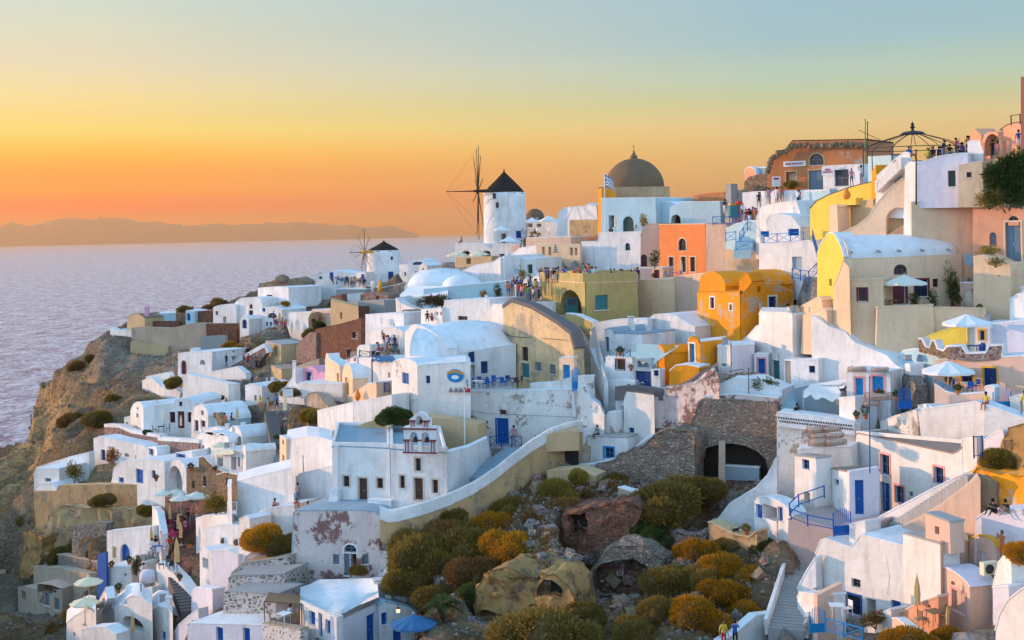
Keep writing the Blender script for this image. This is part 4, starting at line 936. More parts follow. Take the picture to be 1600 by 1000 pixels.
blk('round-ended white terrace wall under the awnings', (620,158), (694,150), '620,490 618,466 630,476 650,484 672,485 694,478 694,496', 1, 'white', name='terrace_wall', fill=1)
blk('brown brick piece under the round-ended terrace', (628,152), (656,148), '628,520 628,484 650,488 655,490 655,520', 2, 'brownstone', name='brick_wall', roof=None)
def dome(label, px, py, D, wpx, hpx, m='roofwhite', depth=1., name='white_dome', n=28):
    c = P(px, py, D); r = wpx/2*D/F; h = hpx*D/F; T = Thing(name, label, 'dome', c)
    prof = [(math.cos(math.pi/2*i/9), math.sin(math.pi/2*i/9)) for i in range(9)]+[(.001, 1)]
    M1 = MB().lathe([(1., -.4/h)]+prof, n); T.part('shell', [V((v.x*r, v.y*r*depth, v.z*h)) for v in M1.v], M1.f, m, smooth=True)
    CP.append((c.x, c.y, c.z-.5, -1, .8)); return T
dome('small white dome between the awnings and the lit houses', 722, 447, 154, 62, 18, depth=.8)
dome('large pale white dome rising behind the awning terrace', 690, 446, 163, 106, 27, depth=.8)
blk('white curving stair block on the left of the domes', (628,166), (668,163), '628,470 632,450 640,432 655,424 668,424 668,470', 6, 'aqua', name='stair_block', cat='house')
blk('long white slope of roofs climbing to the windmill cafe', (650,172), (788,160), '650,450 660,432 720,425 740,415 770,410 788,400 790,440', 7, 'white')
blk('white base wall under the dome terraces', (660,153), (790,150), '660,486 662,452 790,440 790,482', 6, 'aqua', 'Fo 690 474 26 9 -')
def windmill(label, px, pyb, pyt, D, wb, wt, roofh, rw, door=None, wins=()):
    b_ = P(px, pyb, D); t = P(px, pyt, D); H = t.z-b_.z; rb, rt_ = wb/2*D/F, wt/2*D/F
    T = Thing('windmill', label, 'windmill', b_); M1 = MB()
    M1.lathe([(rb*1.0+0.05, -2.)]+[(rb+(rt_-rb)*i/12, H*i/12) for i in range(13)], 40); T.part('tower', M1.v, M1.f, 'white', smooth=True)
    rr = rw/2*D/F; hh = roofh*D/F; M1 = MB().lathe([(rt_, H-.25), (rr, H-.15), (rr*.97, H+.05), (rr*.72, H+hh*.3), (rr*.42, H+hh*.58), (rr*.17, H+hh*.82), (.12, H+hh*.96), (.08, H+hh*1.05), (.001, H+hh*1.12)], 36, jit=.03); T.part('thatched_cap', M1.v, M1.f, 'thatch')
    for x, y, w, h, m in wins:
        pp = P(x, y, D); dx = pp.x-b_.x; zc = pp.z-b_.z; r = rb+(rt_-rb)*zc/H; yy = -math.sqrt(max(0, r*r-dx*dx)); W_, H_ = w*D/F, h*D/F; rz = math.atan2(dx, -yy)
        M1 = MB().box((dx*1.0, yy, zc), (W_, .22, H_), rz); o = T.part('door' if h > 12 else 'window', M1.v, M1.f, m)
        q = V((math.sin(rz), -math.cos(rz), 0))*.1; M1 = MB().box(V((dx, yy, zc))+q, (W_*.7, .06, H_*.82), rz); T.part('panel', M1.v, M1.f, 'navy' if m == 'blue' else 'glass', par=o)
    T.H = H; CP.append((b_.x, b_.y, b_.z-.2, -1, 1)); CP.append((b_.x, b_.y-rb-1, b_.z-.2, -1, 1)); return T
def sails(T, c, ax, R_, n, bow, ropes=True, hubc='darkwood', sp='darkwood'):
    """T: windmill; c: hub centre (world); ax: unit axis pointing out; bow: bowsprit length"""
    ax = V(ax).normalized(); t = ax.cross(UP).normalized(); u = t.cross(ax).normalized(); S = T
    M1 = MB().tube(c-ax*2.2, c+ax*.6, .28, .2, 10); S.part('axle', M1.v, M1.f, hubc, world=True)
    M1 = MB().tube(c-ax*.15, c+ax*.25, .45, .45, 10); S.part('hub', M1.v, M1.f, hubc, world=True)
    M1 = MB().tube(c, c+ax*bow, .12, .05, 6); S.part('bowsprit', M1.v, M1.f, sp, world=True)
    tips = []
    for i in range(n):
        a = 2*math.pi*(i+.5)/n+.05; d = t*math.cos(a)+u*math.sin(a); off = ax*(.35*math.sin(i*2.4)); tp = c+d*R_*random.uniform(.9, 1.04)+off; tips.append(tp)
        M1 = MB().tube(c, tp, .085, .045, 5); S.part('spar', M1.v, M1.f, sp, world=True)
    M1 = MB()
    for i in range(n):
        M1.tube(tips[i], tips[(i+1) % n], .009, .009, 3); M1.tube(tips[i], c+ax*bow, .007, .007, 3)
    S.part('ropes', M1.v, M1.f, 'wire', world=True)
sw = windmill('small seaside windmill with a conical dark cap and bare spars', 601, 442, 391, 245, 58, 49, 14.5, 49, wins=((613,432,8,17,'blue'), (614,403,3,5,'brown')))
sails(sw, P(569, 394, 242), (-.9, -.42, .0), 4.6, 12, 2.9, hubc='yellowtrim', sp='wood')
blk('white vault with a blue arched end beside the small windmill', (636,228), (672,226), '636,436 638,412 641,409 a4 666,409 671,414 674,432', 4, 'white', 'Fw 653 411.5 17 5 skyblue - a; Fw 651 426 5 4 navy')
blk('tiny white pointed chapel gable near the small windmill', (654,222), (668,220), '654,428 655,416 661,411 667,416 668,426', 3, 'white2', 'Fo 661 420 3 3 -')
blk('low white wall between the small windmill and the vault', (624,238), (642,236), '624,440 624,414 642,414 642,438', 3, 'white', 'Fs 633 428 3 6 blue')
blk('low white houses with a blue door left of the small windmill', (462,232), (572,226), '462,448 470,438 500,425 520,423 550,427 570,430 572,450', 5, 'white', 'Fs 518 431 6 11 blue; Fw 501 434 5 4 greyblue')
blk('small blue-doored hut at the foot of the small windmill', (557,226), (571,224), '557,442 557,427 571,426 571,440', 2, 'white2', 'Fs 567 433 6 9 blue')
blk('white terrace wall below the seaside crowd', (490,214), (525,212), '490,470 490,448 525,445 525,466', 2, 'white', name='terrace_wall')
blk('dark rubble wall under the small windmill terrace', (570,215), (632,210), '570,456 572,447 596,450 632,442 632,456', 1, 'greystone', name='stone_wall', roof='white')
blk('long pale retaining slope behind the small windmill crowd', (525,205), (570,203), '525,466 525,452 570,452 570,466', 2, 'grey', name='retaining_wall', fill=1)
bw = windmill('tall white windmill with a black thatched cap', 790, 386, 301, 200, 68, 65, 34, 65, wins=((773,307,5,8,'brown'), (777.5,321,4.5,8,'brown'), (787,372,7,14,'maroon'), (810,366,9,11,'blue')))
sails(bw, P(747, 298.5, 197), (-.995, -.10, .0), 7.4, 12, 4.9)
blk('white cubic annex at the foot of the tall windmill', (768,196), (799,194), '768,412 768,381 799,381 799,405', 5, 'white', 'Fo 784 399 9 5 -')
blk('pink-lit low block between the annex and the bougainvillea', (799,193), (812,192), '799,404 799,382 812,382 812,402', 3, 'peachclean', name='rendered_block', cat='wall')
blk('white terrace block with two arched openings left of the windmill', (711,200), (769,196), '711,416 711,381 755,381 768,390 768,412', 5, 'white2', 'Fo 728 396 13 9 - - a; Fo 760 396 14 9 - - a')
blk('ochre cafe wall behind the beige parasols', (712,195), (768,190), '712,418 712,402 768,400 768,412', 1.5, 'sand', 'Fo 732 408 7 9 -', name='cafe_wall', roof=None)
dome('dark thatched cap of a hidden mill behind the tall windmill', 836, 340, 225, 29, 14, 'domebrown', name='mill_cap')
blk('white walled yard behind the square parasols', (823,205), (880,200), '823,375 824,346 850,344 880,352 880,378', 5, 'white2', 'Fo 828 352 8 6 -; Fo 842 352 7 5 -')
blk('white house with a jagged broken roof edge behind the cafe terrace', (868,195), (935,188), '868,368 872,335 880,325 915,322 920,318 932,321 935,368', 6, 'white')
blk('sand-coloured blank wall with a white cross', (889,182), (935,178), '889,386 890,346 893,344 935,344 935,384', 4, 'tan', name='sand_wall_house', roof='sand')
def cross():
    p = P(914, 374, 178.8); T = Thing('wall_cross', 'small white cross beside the sand-coloured blank wall', 'cross', p); M1 = MB().box((0, 0, .35), (.14, .1, .9)).box((0, -.003, .5), (.6, .1, .14)); T.part('cross_body', M1.v, M1.f, 'whitetrim')
cross()
blk('grey-beige cafe terrace wall below the square parasols', (820,178), (892,172), '820,392 822,372 892,370 892,390', 5, 'taupe', name='terrace_wall')
blk('stone balustrade panel with two green emblems', (838,168), (907,164), '838,408 838,381 a0 906,382 907,405', .5, 'cream', 'Fn 849 392 4 13 taupe; Fn 859 392 4 13 taupe; Fn 893 393 4 12 taupe; Fn 900 393 4 12 taupe', name='balustrade', roof='cream2')
def emblems():
    for x, lb in ((868, 'left green leafy emblem on the stone balustrade'), (886, 'right green leafy emblem on the stone balustrade')):
        p = P(x, 397, 165.6); T = Thing('emblem', lb, 'emblem', p, 0, 'green emblems'); M1 = MB()
        for z, w in ((.2, .9), (.5, .7), (.8, .5), (1.05, .3)): M1.lathe([(w/2, z), (.03, z+.25)], 7)
        T.part('leaves', [V((v.x, v.y*.2, v.z)) for v in M1.v], M1.f, 'teal')
emblems()
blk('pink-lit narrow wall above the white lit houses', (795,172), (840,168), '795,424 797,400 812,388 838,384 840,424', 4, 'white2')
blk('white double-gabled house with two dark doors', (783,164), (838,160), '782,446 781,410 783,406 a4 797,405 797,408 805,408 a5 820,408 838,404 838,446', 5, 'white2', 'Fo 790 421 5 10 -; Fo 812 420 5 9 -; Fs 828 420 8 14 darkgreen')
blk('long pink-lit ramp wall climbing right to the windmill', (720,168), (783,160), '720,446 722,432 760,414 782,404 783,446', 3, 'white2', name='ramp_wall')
blk('white bulging wall under the double-gabled house', (805,158), (845,153), '805,470 806,448 822,436 838,432 845,432 845,470', 4, 'white')
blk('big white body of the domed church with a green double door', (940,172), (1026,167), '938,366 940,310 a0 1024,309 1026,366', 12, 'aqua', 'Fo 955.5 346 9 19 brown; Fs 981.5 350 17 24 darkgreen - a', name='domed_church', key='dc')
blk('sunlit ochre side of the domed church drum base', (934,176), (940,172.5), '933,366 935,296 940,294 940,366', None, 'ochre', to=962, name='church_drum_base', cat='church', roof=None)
blk('square sandstone base under the big brown dome', (936,177), (1047,176), '935,316 936,293 1046,292 1047,316', 9, 'drum', 'Fs 1034 310 5 8 cream - a; Fs 946 308 4 6 cream - a', name='dome_base', cat='church', roof='drum', ctl=False, cut=False)
def bigdome():
    c = P(991.5, 294, 181); r = 46.5*181/F; T = Thing('church_dome', 'big brown church dome with a small lantern finial', 'dome', c); M1 = MB()
    M1.lathe([(r*1.0, -.6)]+[(r*math.cos(math.pi/2*i/16), 1.0*r*math.sin(math.pi/2*i/16)) for i in range(16)]+[(.35, r*.99)], 64); T.part('shell', M1.v, M1.f, 'domebrown', smooth=True)
    M1 = MB().lathe([(r*1.03, -.7), (r*1.03, -.5), (r*1.0, -.45)], 64); T.part('ring_moulding', M1.v, M1.f, 'drum')
    M1 = MB().lathe([(.5, r*.985), (.5, r*.985+.3), (.3, r*.985+.6), (.12, r*.985+.9), (.16, r*.985+1.05), (.001, r*.985+1.2)], 14); T.part('finial', M1.v, M1.f, 'domebrown')
    M1 = MB().box((0, 0, r*.985+1.55), (.09, .09, .95)).box((0, .003, r*.985+1.7), (.45, .09, .09)); T.part('cross', M1.v, M1.f, 'yellowtrim')
bigdome()
blk('lower white terrace wall of the domed church with one dark arched window', (907,166), (1002,160), '907,424 908,378 934,377 936,364 1002,362 1002,424', 6, 'white', 'Fw 980.5 385.5 8 12 teal - a', name='terrace_house')
blk('pale blue annex with a lean-to right of the domed church', (1025,169), (1066,166), '1025,372 1025,316 1046,315 1066,324 1066,372', 6, 'aqua')
blk('pale blue house with a large dark arched opening', (1045,166), (1128,161), '1045,372 1046,325 1068,316 1125,315 1128,372', 6, 'aqua', 'Fo 1056 344 15 18 - - a')
blk('taupe rounded block left of the orange house', (1000,159), (1031,158), '1000,436 1001,368 1006,354 1014,350 1030,350 1031,436', 9, 'taupe', 'Fw 1006 407 10 19 maroon - a', name='taupe_block', cat='house', roof='taupe')
blk('orange over pink house front with an arched niche and three doors', (1030,152.5), (1103,147), '1030,440 1030,351 1102,350 1103,434', 9, 'orange', 'Fw 1066 382 12 19 brown cream2 a; Fs 1049 413 8 23 brown cream2; Fs 1068 413 8 24 brown cream2; Fs 1082.5 413 8 23 brown cream2', name='orange_house', roof='cream2', key='og')
blk('blank taupe side wall of the orange house', (1103,146.5), (1137,144), '1103,436 1103,351 1133,351 1137,356 1137,440', 8, 'taupe', name='taupe_wall_house', roof='taupe')
blk('weathered cream wall between the orange house and the blue railings', (1133,143), (1186,140), '1133,424 1133,378 1150,376 1184,385 1186,424', 5, 'cream', name='cream_wall', roof='cream2')
blk('low pink wall with a white gate pillar at the orange house yard', (1000,147), (1021,146), '1000,440 1000,419 1020,419 1021,440', .6, 'mauve', name='pink_wall')
blk('small cream kiosk block with a dark maroon door', (1019,146), (1036,145), '1019,440 1019,418 1036,418 1036,438', 2, 'cream', 'Fs 1026 429 9 15 maroon', name='kiosk')
blk('pale beige parapet wall with moulding left of the orange house yard', (997,137), (1056,134), '997,506 997,438 1052,436 1056,432 1056,505', 8, 'cream', name='beige_house', roof='cream2')
blk('beige shaded wall with moulding below the orange house', (1054,134), (1102,128), '1054,506 1054,432 1100,427 1102,498', 7, 'taupe', name='beige_house', roof='cream2')  # shadowed face of the beige block, its shade put into darker plaster
blk('olive building lit side with the big arch and a teal door', (844,140), (915,130), '844,500 844,439 846,438 914,442 915,524', 7, 'olive', 'Fc 892 478 34 50 olive - a', name='olive_building', roof='cream', par=.9, rad=915)
blk('olive building front with a square teal shutter', (915,130), (998,133), '915,512 915,442 996,440 998,503', 9, 'olive', 'Fs 940 472.5 20 23 teal', name='olive_building', roof='cream', par=.9, rad=915)
def teal():
    T = Thing('arch_door', 'teal door at the back of the big olive arch', 'door', P(894, 503, 135)); M1 = MB().box((0, 0, 1.1), (1.3, .12, 2.9)); T.part('door_leaf', M1.v, M1.f, 'teal'); M1 = MB().box((0, -.08, 2.1), (.9, .06, .6)); T.part('pane', M1.v, M1.f, 'glass')
teal()
blk('low olive balcony wall in front of the big arch', (884,129.5), (927,126), '884,520 884,490 900,492 927,504 927,540', .8, 'olive', name='balcony_wall')
blk('golden round-gabled house front with two white-framed windows', (1090,123), (1134,118), '1089,530 1090,462 1092,452 a0 1094,442 a20 1133,448 1134,540', None, 'ochre', to=1240, name='golden_house', roof='ochrepeel', bev=.1)
blk('peeling golden lower block of the golden house with two small windows', (1089,120.5), (1157,114), '1088,536 1090,458 1156,457 1157,556', 3, 'ochrepeel', 'Fw 1113 473 6 17 navy whitetrim; Fw 1142 480 4 9 navy whitetrim', name='golden_house', roof='ochre', cat='house', rad=1157)
blk('golden chimney fin on the golden house', (1154,116), (1174,115), '1154,470 1155,438 1160,432 a5 1170,432 1174,440 1174,470', 2, 'ochre', sk=.3, name='golden_chimney', roof='ochre', ctl=False)
blk('peeling brownish side wall of the golden house with a blue window', (1157,114.2), (1240,117.5), '1157,545 1157,462 1175,440 1212,444 1240,456 1240,486', 2, 'ochrepeel', 'Fw 1207 472 12 18 blue whitetrim; Fo 1186 452 6 9 -; Fo 1231 476 6 4 - - a', name='golden_house', roof=None, cat='house', rad=1157)
def market():
    T = blk('terracotta ruin-topped shop with an arched fanlight over a grey gate', (1198,150), (1354,143), '1196,302 1200,262 1207,246 1216,238 1228,233 1238,220 1353,218 1354,300', 9, 'terracotta',
        'Fw 1276 249 22 18 greyblue sand a; Fs 1275 281 22 30 greyblue sand; Fn 1236 277 16 17 canvas sand', name='market_building', roof='thatch', cat='building', key='mk')
    e = T.pl.e if T.pl.e.x > 0 else -T.pl.e; n = -T.inn
    c = T.pl.hit(1242, 256)+n*.1; text('MINI MARKET', 'upper long white sign with magenta capital letters', c, e, .36, 'magenta', 'whitetrim', w=2.75, h=.62)
    c = P(1293.5, 267, 141.2); text('MINI\nMARKET', 'lower square white sign with two lines of magenta letters', c, e, .31, 'magenta', 'whitetrim', w=1.4, h=.95)
market()
def market_edge():
    rnd = random.Random(4); T = Thing('broken_cornice', 'jagged dark stone cornice along the top of the terracotta shop', 'cornice', P(1240, 230, 145)); M1 = MB()
    path = [(1198, 268, 149), (1204, 251, 148.8), (1214, 240, 148.4), (1227, 235, 147.8), (1239, 226, 147.3), (1270, 225, 146), (1300, 225, 144.7), (1330, 225, 143.6), (1352, 225, 142.8)]
    for a, b_ in zip(path, path[1:]):
        k = 16
        for i in range(k):
            t = i/k+rnd.uniform(0, .05); p = P(a[0]+(b_[0]-a[0])*t+rnd.uniform(-1, 1), a[1]+(b_[1]-a[1])*t+rnd.uniform(-1.5, 4), a[2]+(b_[2]-a[2])*t-.1); s = rnd.uniform(.18, .4); M1.box(p, (s*1.3, s, s), rnd.uniform(0, 3))
    T.part('stones', M1.v, M1.f, 'brownstone', world=True)
    T = Thing('notice_board', 'small white notice board with a red mark at the left corner of the shop', 'sign', P(1213, 283.5, 148.2)); M1 = MB().box((0, 0, 0), (.95, .06, 1.15)); T.part('board', M1.v, M1.f, 'whitetrim'); M1 = MB().box((0, -.04, .32), (.6, .03, .22)); T.part('mark', M1.v, M1.f, 'magenta')
market_edge()
blk('white front block of the shop with a graffiti-covered grey window', (1286,142.5), (1344,139), '1286,300 1286,260 1343,257 1344,296', 3, 'white', 'Fw 1315 278 22 26 greyblue', name='white_shopfront', cat='building')
blk('orange-capped terrace slab behind the blue-white boxes', (1080,172), (1134,168), '1080,318 1083,306 1105,302 1132,300 1134,318', 5, 'terracotta', name='orange_parapet', cat='wall', roof='orange')
blk('pink round gable left of the shop', (1163,158), (1181,156), '1162,290 1163,273 a12 1181,273 1181,290', 4, 'peach', name='pink_gable_house')
blk('pale blue roof block beside the pink round gable', (1178,157), (1200,155), '1178,276 1178,262 1198,262 1200,276', 4, 'roofblue', name='pink_gable_house')
blk('dark rubble mound wall left of the terracotta shop', (1162,154), (1202,151), '1160,304 1163,284 1170,276 1188,272 1200,272 1203,304', 3, 'brownstone', name='stone_wall', roof=None)
blk('row of grey ruined wall stubs left of the shop', (1134,153), (1162,151), '1134,318 1135,288 1142,287 1143,296 1150,300 1160,296 1163,318', 1.2, 'concrete', name='ruined_wall', cat='ruin', roof=None)
blk('thick grey post at the end of the ridge wall', (1132,152), (1143,151), '1132,325 1134,289 1142,289 1143,325', 1, 'grey', name='post', roof='grey')
blk('long blue-white parapet wall along the ridge lane', (1160,140), (1290,132), '1160,330 1160,302 1178,300 1290,297 1290,330', 1, 'white', name='parapet_wall')
blk('blue-white wall rising to the yellow building', (1240,133), (1296,128), '1240,338 1246,312 1260,300 1286,298 1296,296 1300,330', 1, 'aqua', name='parapet_wall')
blk('white snow-like roof terrace with people walking above', (1180,134), (1254,128), '1180,372 1182,340 1190,324 1212,318 1244,314 1256,352 1262,372', 7, 'white', name='white_terrace_house')
blk('white round-topped cottage behind the blue railing', (1199,128), (1252,125), '1196,385 1197,348 1203,336 1216,334 1236,338 1250,356 1252,382', 5, 'white', name='white_cottage', cat='house')
blk('white two-storey cube with a slate-blue shutter and a blue railing', (1186,124), (1277,119), '1185,432 1186,382 1265,376 1277,388 1277,432', 7, 'white', 'Fs 1245.5 411 16 20 paleblue', name='white_cube_house')
blk('blue-white steps wall left of the round-topped cottage', (1134,138), (1184,134), '1134,385 1135,358 1150,350 1172,345 1184,345 1184,388', 3, 'aqua', sk=.3, name='terrace_wall', rad=1)
blk('bright yellow wall with a dark sloping coping', (1264,123), (1362,116), '1264,368 1266,326 1276,314 1296,304 1330,292 1362,284 1364,330 1364,350', 4, 'yellow', name='yellow_building', roof='greydark', bev=.1)
blk('small yellow balcony slab under an amber jar', (1309,114.5), (1337,113), '1309,322 1309,311 1337,311 1337,320', 1, 'yellow', name='yellow_ledge', ctl=False, sk=0, cut=False, roof='yellow')
def jar():
    p = P(1323, 311, 113.8); T = Thing('clay_jar', 'big amber clay jar on the small yellow ledge', 'jar', p); M1 = MB().lathe([(.22, 0), (.36, .3), (.3, .6), (.14, .8), (.19, .9)], 16); T.part('body', M1.v, M1.f, 'orangepaint', smooth=True)
jar()
blk('tan wall panel below the bright yellow wall', (1296,117), (1364,112), '1294,368 1296,328 1308,322 1364,310 1364,366', 3, 'sand', name='tan_building', roof=None)
blk('white rounded pilaster between the yellow and tan walls', (1295,114), (1308,113.2), '1294,372 1296,326 a4 1308,324 1310,370', 1.5, 'cream2', name='pilaster', roof='cream2')
blk('slim lit yellow strip wall above the white stair sweep', (1362,115), (1370,113), '1360,330 1362,268 1368,258 1371,290 1371,320', 2, 'ochre', name='yellow_strip', cat='wall', roof=None)
blk('cream-white sweeping stair parapet above the arched niche', (1290,110), (1424,106), '1290,372 1312,366 1340,352 1356,340 1370,318 1388,298 1408,280 1424,274 1424,340 1424,372', 3, 'cream2', 'Fn 1404 346 40 44 sand - a', name='stair_sweep', cat='wall', roof='cream2', bev=.12)
blk('lit stair flank climbing to the pergola terrace', (1366,109), (1422,106), '1366,300 1370,276 1400,248 1414,238 1422,240 1424,300', 3, 'white2', 'Fo 1403 284 12 30 - - a; Fo 1398 252 4 5 -', name='stair_block', cat='wall', rad=1)
blk('white pillar-like wall between the stair flank and the lamp pole', (1412,105.5), (1432,104), '1410,372 1414,262 1420,254 1431,254 1432,372', 2.5, 'white2', name='white_pillar_wall')
blk('white curved-top house with a dark door below the pergola', (1430,104), (1512,102), '1430,320 1431,256 1440,254 1470,244 1500,240 1512,240 1512,318', 7, 'lilac', 'Fs 1487 279 12 25 darkgreen;', name='pergola_house', sk=.3, ctl=False)
blk('cream box with one small square window', (1497,101), (1537,100), '1497,318 1498,258 1535,253 1537,318', 6, 'cream', 'Fw 1514 273 8 8 black', name='cream_box_house', roof='cream2', sk=.3, ctl=False)
blk('long blank beige retaining wall under the cream box', (1424,104), (1526,103), '1424,400 1424,316 1470,312 1526,312 1526,430', 3, 'cream', name='retaining_wall')
blk('peach cliff-like wall with a tall arched grey door and a small arched shutter', (1519,101), (1612,98), '1519,436 1520,320 1530,316 1560,318 1580,326 1612,322 1612,436', 3, 'peach', 'Fd 1583 378 24 62 greyblue cream2; Fw 1583.5 345 17 15 greyblue - a; Fs 1551.5 374 11 22 greyblue - a', name='peach_house', roof=None)
blk('tan round end wall of the ridge building behind the ivy', (1536,103), (1560,101), '1536,326 1536,262 1548,250 1560,250 1560,326', 4, 'sand', name='tan_wall', roof='sand', rad=1)
blk('white stubby chimney block above the cream box', (1512,104), (1538,103), '1512,262 1512,224 1516,220 1530,220 1536,240 1540,262', 3, 'white2', name='chimney_block', cat='chimney', ctl=False, rad=1)
blk('peach arch frame on the ridge lane', (1534,112), (1568,109), '1532,252 1534,222 1538,210 a0 1545,206 1560,206 1567,220 1568,252', 1.2, 'peach', 'Fn 1550 226 24 34 sand - a', name='stone_arch', roof=None)
blk('peach wall with stone corner pillar at the upper right edge', (1560,110), (1610,106), '1560,260 1562,204 1572,196 1584,192 1610,190 1610,256', 4, 'peach', name='peach_ridge_house', roof='brownstone')
blk('small peach pediment on the ridge left of the arch', (1513,118), (1534,116), '1513,236 1514,212 1523,201 1533,211 1534,236', 2, 'peach', name='pediment', cat='wall', roof=None)
blk('tall dark brown chimney pillar cut by the right edge', (1594,100), (1612,99), '1594,250 1595,120 1612,119 1612,250', 1.5, 'maroon', name='brick_pillar', roof=None, ctl=False)
def pergola():
    T = Thing('pergola', 'round iron pergola frame with a finial on the ridge terrace', 'pergola', P(1425, 236, 112)); c = P(1426, 208, 112); M1 = MB()
    r = 78*112/F; zb = P(1426, 232, 112).z; n = 14; rim = [V((c.x+r*math.cos(2*math.pi*i/n), c.y+r*.9*math.sin(2*math.pi*i/n), zb)) for i in range(n)]; top = V((c.x, c.y, P(1426, 206, 112).z))
    for i in range(n):
        M1.tube(rim[i], rim[(i+1) % n], .035, .035, 5); prev = rim[i]
        for k in range(1, 7):
            t = k/6; q = rim[i].lerp(top, t); q.z = zb+(top.z-zb)*t**.75; M1.tube(prev, q, .03, .03, 5); prev = q
    T.part('ribs', M1.v, M1.f, 'iron', world=True)
    M1 = MB().lathe([(1.1, -.2), (.8, 0), (.15, .1), (.12, .3), (.25, .4), (.12, .5), (.16, .7), (.05, .8), (.001, 1.)], 12, top); T.part('finial', M1.v, M1.f, 'iron', world=True)
    for i in (0, 2, 5, 7, 9, 12): M1 = MB().tube(rim[i], rim[i]-UP*2.4, .045, .045, 6); T.part('post', M1.v, M1.f, 'iron', world=True)
    for (x, y0, y1, m, lb, D) in ((1352, 188, 262, 'greenpaint', 'thin green pole beside the terracotta shop', 141), (1355.5, 192, 262, 'iron', 'thin dark pole just right of the green pole', 140.6), (1431.5, 236, 320, 'darkwood', 'slim brown lamp pole between the stair flank and the white house', 103)):
        a, b_ = P(x, y1, D), P(x, y0, D); T = Thing('pole', lb, 'pole', a, 0, 'thin poles'); M1 = MB().tube(a, b_, .07, .05, 6); T.part('shaft', M1.v, M1.f, m, world=True); M1 = MB().lathe([(.09, 0), (.09, .1), (.001, .14)], 8, b_); T.part('cap', M1.v, M1.f, m, world=True)
    T = Thing('boom', 'thin bent rod sticking out left of the pergola', 'rod', P(1340, 203, 140)); M1 = MB().tube(P(1341, 203, 140), P(1376, 219, 138), .035); T.part('rod', M1.v, M1.f, 'iron', world=True)
pergola()
blk('blue-white low wall behind the reclining figures', (1356,128), (1392,124), '1356,262 1356,244 1392,242 1392,262', 2, 'aqua', name='parapet_wall', roof='greydark')
blk('sunlit yellow round gable of the cream house', (1281,107), (1318,102), '1276,482 1277,398 1280,385 1290,370 a6 1306,370 1314,386 1318,402 1318,482', 1.5, 'yellow', 'Fo 1297.5 441 4 11 -', name='yellow_gable_house', roof='white', bev=.1, key='yg')
def cream_vault():
    pl = BL['yg'].pl; T = Thing('barrel_roof', 'long pale lilac barrel roof of the cream house with small roof vents', 'roof', P(1400, 400, 105)); n = 12; m = 10; vs = []
    for j in range(m+1):
        s = j/m; x0 = 1326+(1497-1326)*s; D = 101.8+1.2*s; base = P(x0, 404-6*s, D); crest = P(x0, 367-2*s, D+2.6)
        for i in range(n+1):
            a = math.pi*i/n; y = base.y+2.6*(1-math.cos(a)); z = base.z+(crest.z-base.z)*math.sin(a); vs.append(V((base.x-(y-base.y)*.14*(1-s), y, z)))
    fs = [(j*(n+1)+i, j*(n+1)+i+1, (j+1)*(n+1)+i+1, (j+1)*(n+1)+i) for j in range(m) for i in range(n)]+[tuple(range(n+1)), tuple(range(m*(n+1), (m+1)*(n+1)))]
    T.part('shell', vs, fs, 'roofwhite', world=True, smooth=True)
    for x in (1329, 1373, 1405, 1441, 1482):
        p = P(x, 393-(x-1329)*.02, 101.9); M1 = MB().tube(p-V((0, -.3, 0)), p-V((0, .35, .05)), .12, .1, 8); T.part('vent', M1.v, M1.f, 'grey', world=True)
cream_vault()
blk('cream house front with a maroon arched fanlight and two windows', (1318,101.8), (1503,103), '1318,480 1318,404 1318,403 1503,397 1503,486', 6, 'cream2', 'Fw 1407 421 21 16 maroon - a; Fs 1407 455 25 40 maroon; Fw 1440 450 20 26 navy maroon; Fw 1462 442 9 13 maroon', name='cream_house', roof=None, rad=1)
blk('cream garden wall block with a niche left of the terrace room', (1303,100), (1330,98), '1298,540 1303,446 1308,436 1318,408 1327,420 1330,540', 2.5, 'cream', name='cream_buttress', cat='wall', roof='cream', rad=1)
blk('cream front room with one maroon-framed window', (1324,99), (1381,97.6), '1322,560 1324,438 1380,437 1381,545', 3, 'cream', 'Fw 1347.5 461 13 19 maroon maroon', name='cream_front_room', cat='house', roof='cream')
blk('tall cream terrace wall under the white parasol', (1370,97), (1462,96.5), '1366,545 1371,482 1372,480 1458,477 1462,540', .7, 'cream', name='terrace_wall', roof='cream', fill=1, key='tw')
blk('cream wall sweeping down to the right of the terrace', (1440,97), (1545,95.5), '1426,560 1440,520 1450,500 1456,484 1460,481 1540,483 1545,520', .8, 'cream', name='terrace_wall', roof='cream', fill=1)
blk('cream low angled walls left of the yellow gable', (1244,106), (1290,102), '1240,500 1246,482 1280,464 1284,470 1292,500', 1, 'cream', name='garden_wall', roof='cream2')
blk('lower cream curb wall leading to the grey lane', (1250,103), (1292,100), '1250,510 1254,494 1284,482 1292,486 1292,512', .8, 'cream', name='garden_wall', roof='cream2')
blk('tall cream tower wall at the end of the terrace', (1520,98), (1580,96), '1520,500 1521,402 1535,399 1560,412 1578,412 1580,520', 5, 'cream', 'Fo 1561 431 2 2 -', name='cream_tower', cat='house', roof='cream2')
blk('cream wall continuing to the right edge', (1578,97), (1612,96), '1576,520 1577,424 1590,420 1612,418 1612,470', 4, 'cream', name='cream_wall', roof='cream2')
blk('dark doorway wall behind the amphora', (1500,101), (1524,100), '1500,488 1500,442 1524,442 1524,488', 1, 'taupe', 'Fo 1510 472 9 22 -', name='back_wall')
blk('tall white house with lit left face and a green shutter, left half', (1186,108), (1238,103), '1184,590 1186,492 1188,488 1230,489 1238,492 1238,600', 6, 'white2', 'Fs 1211 552 9 19 darkgreen; Fs 1212 573 12 42 teal', name='tall_white_house', roof='white2', rad=1238)
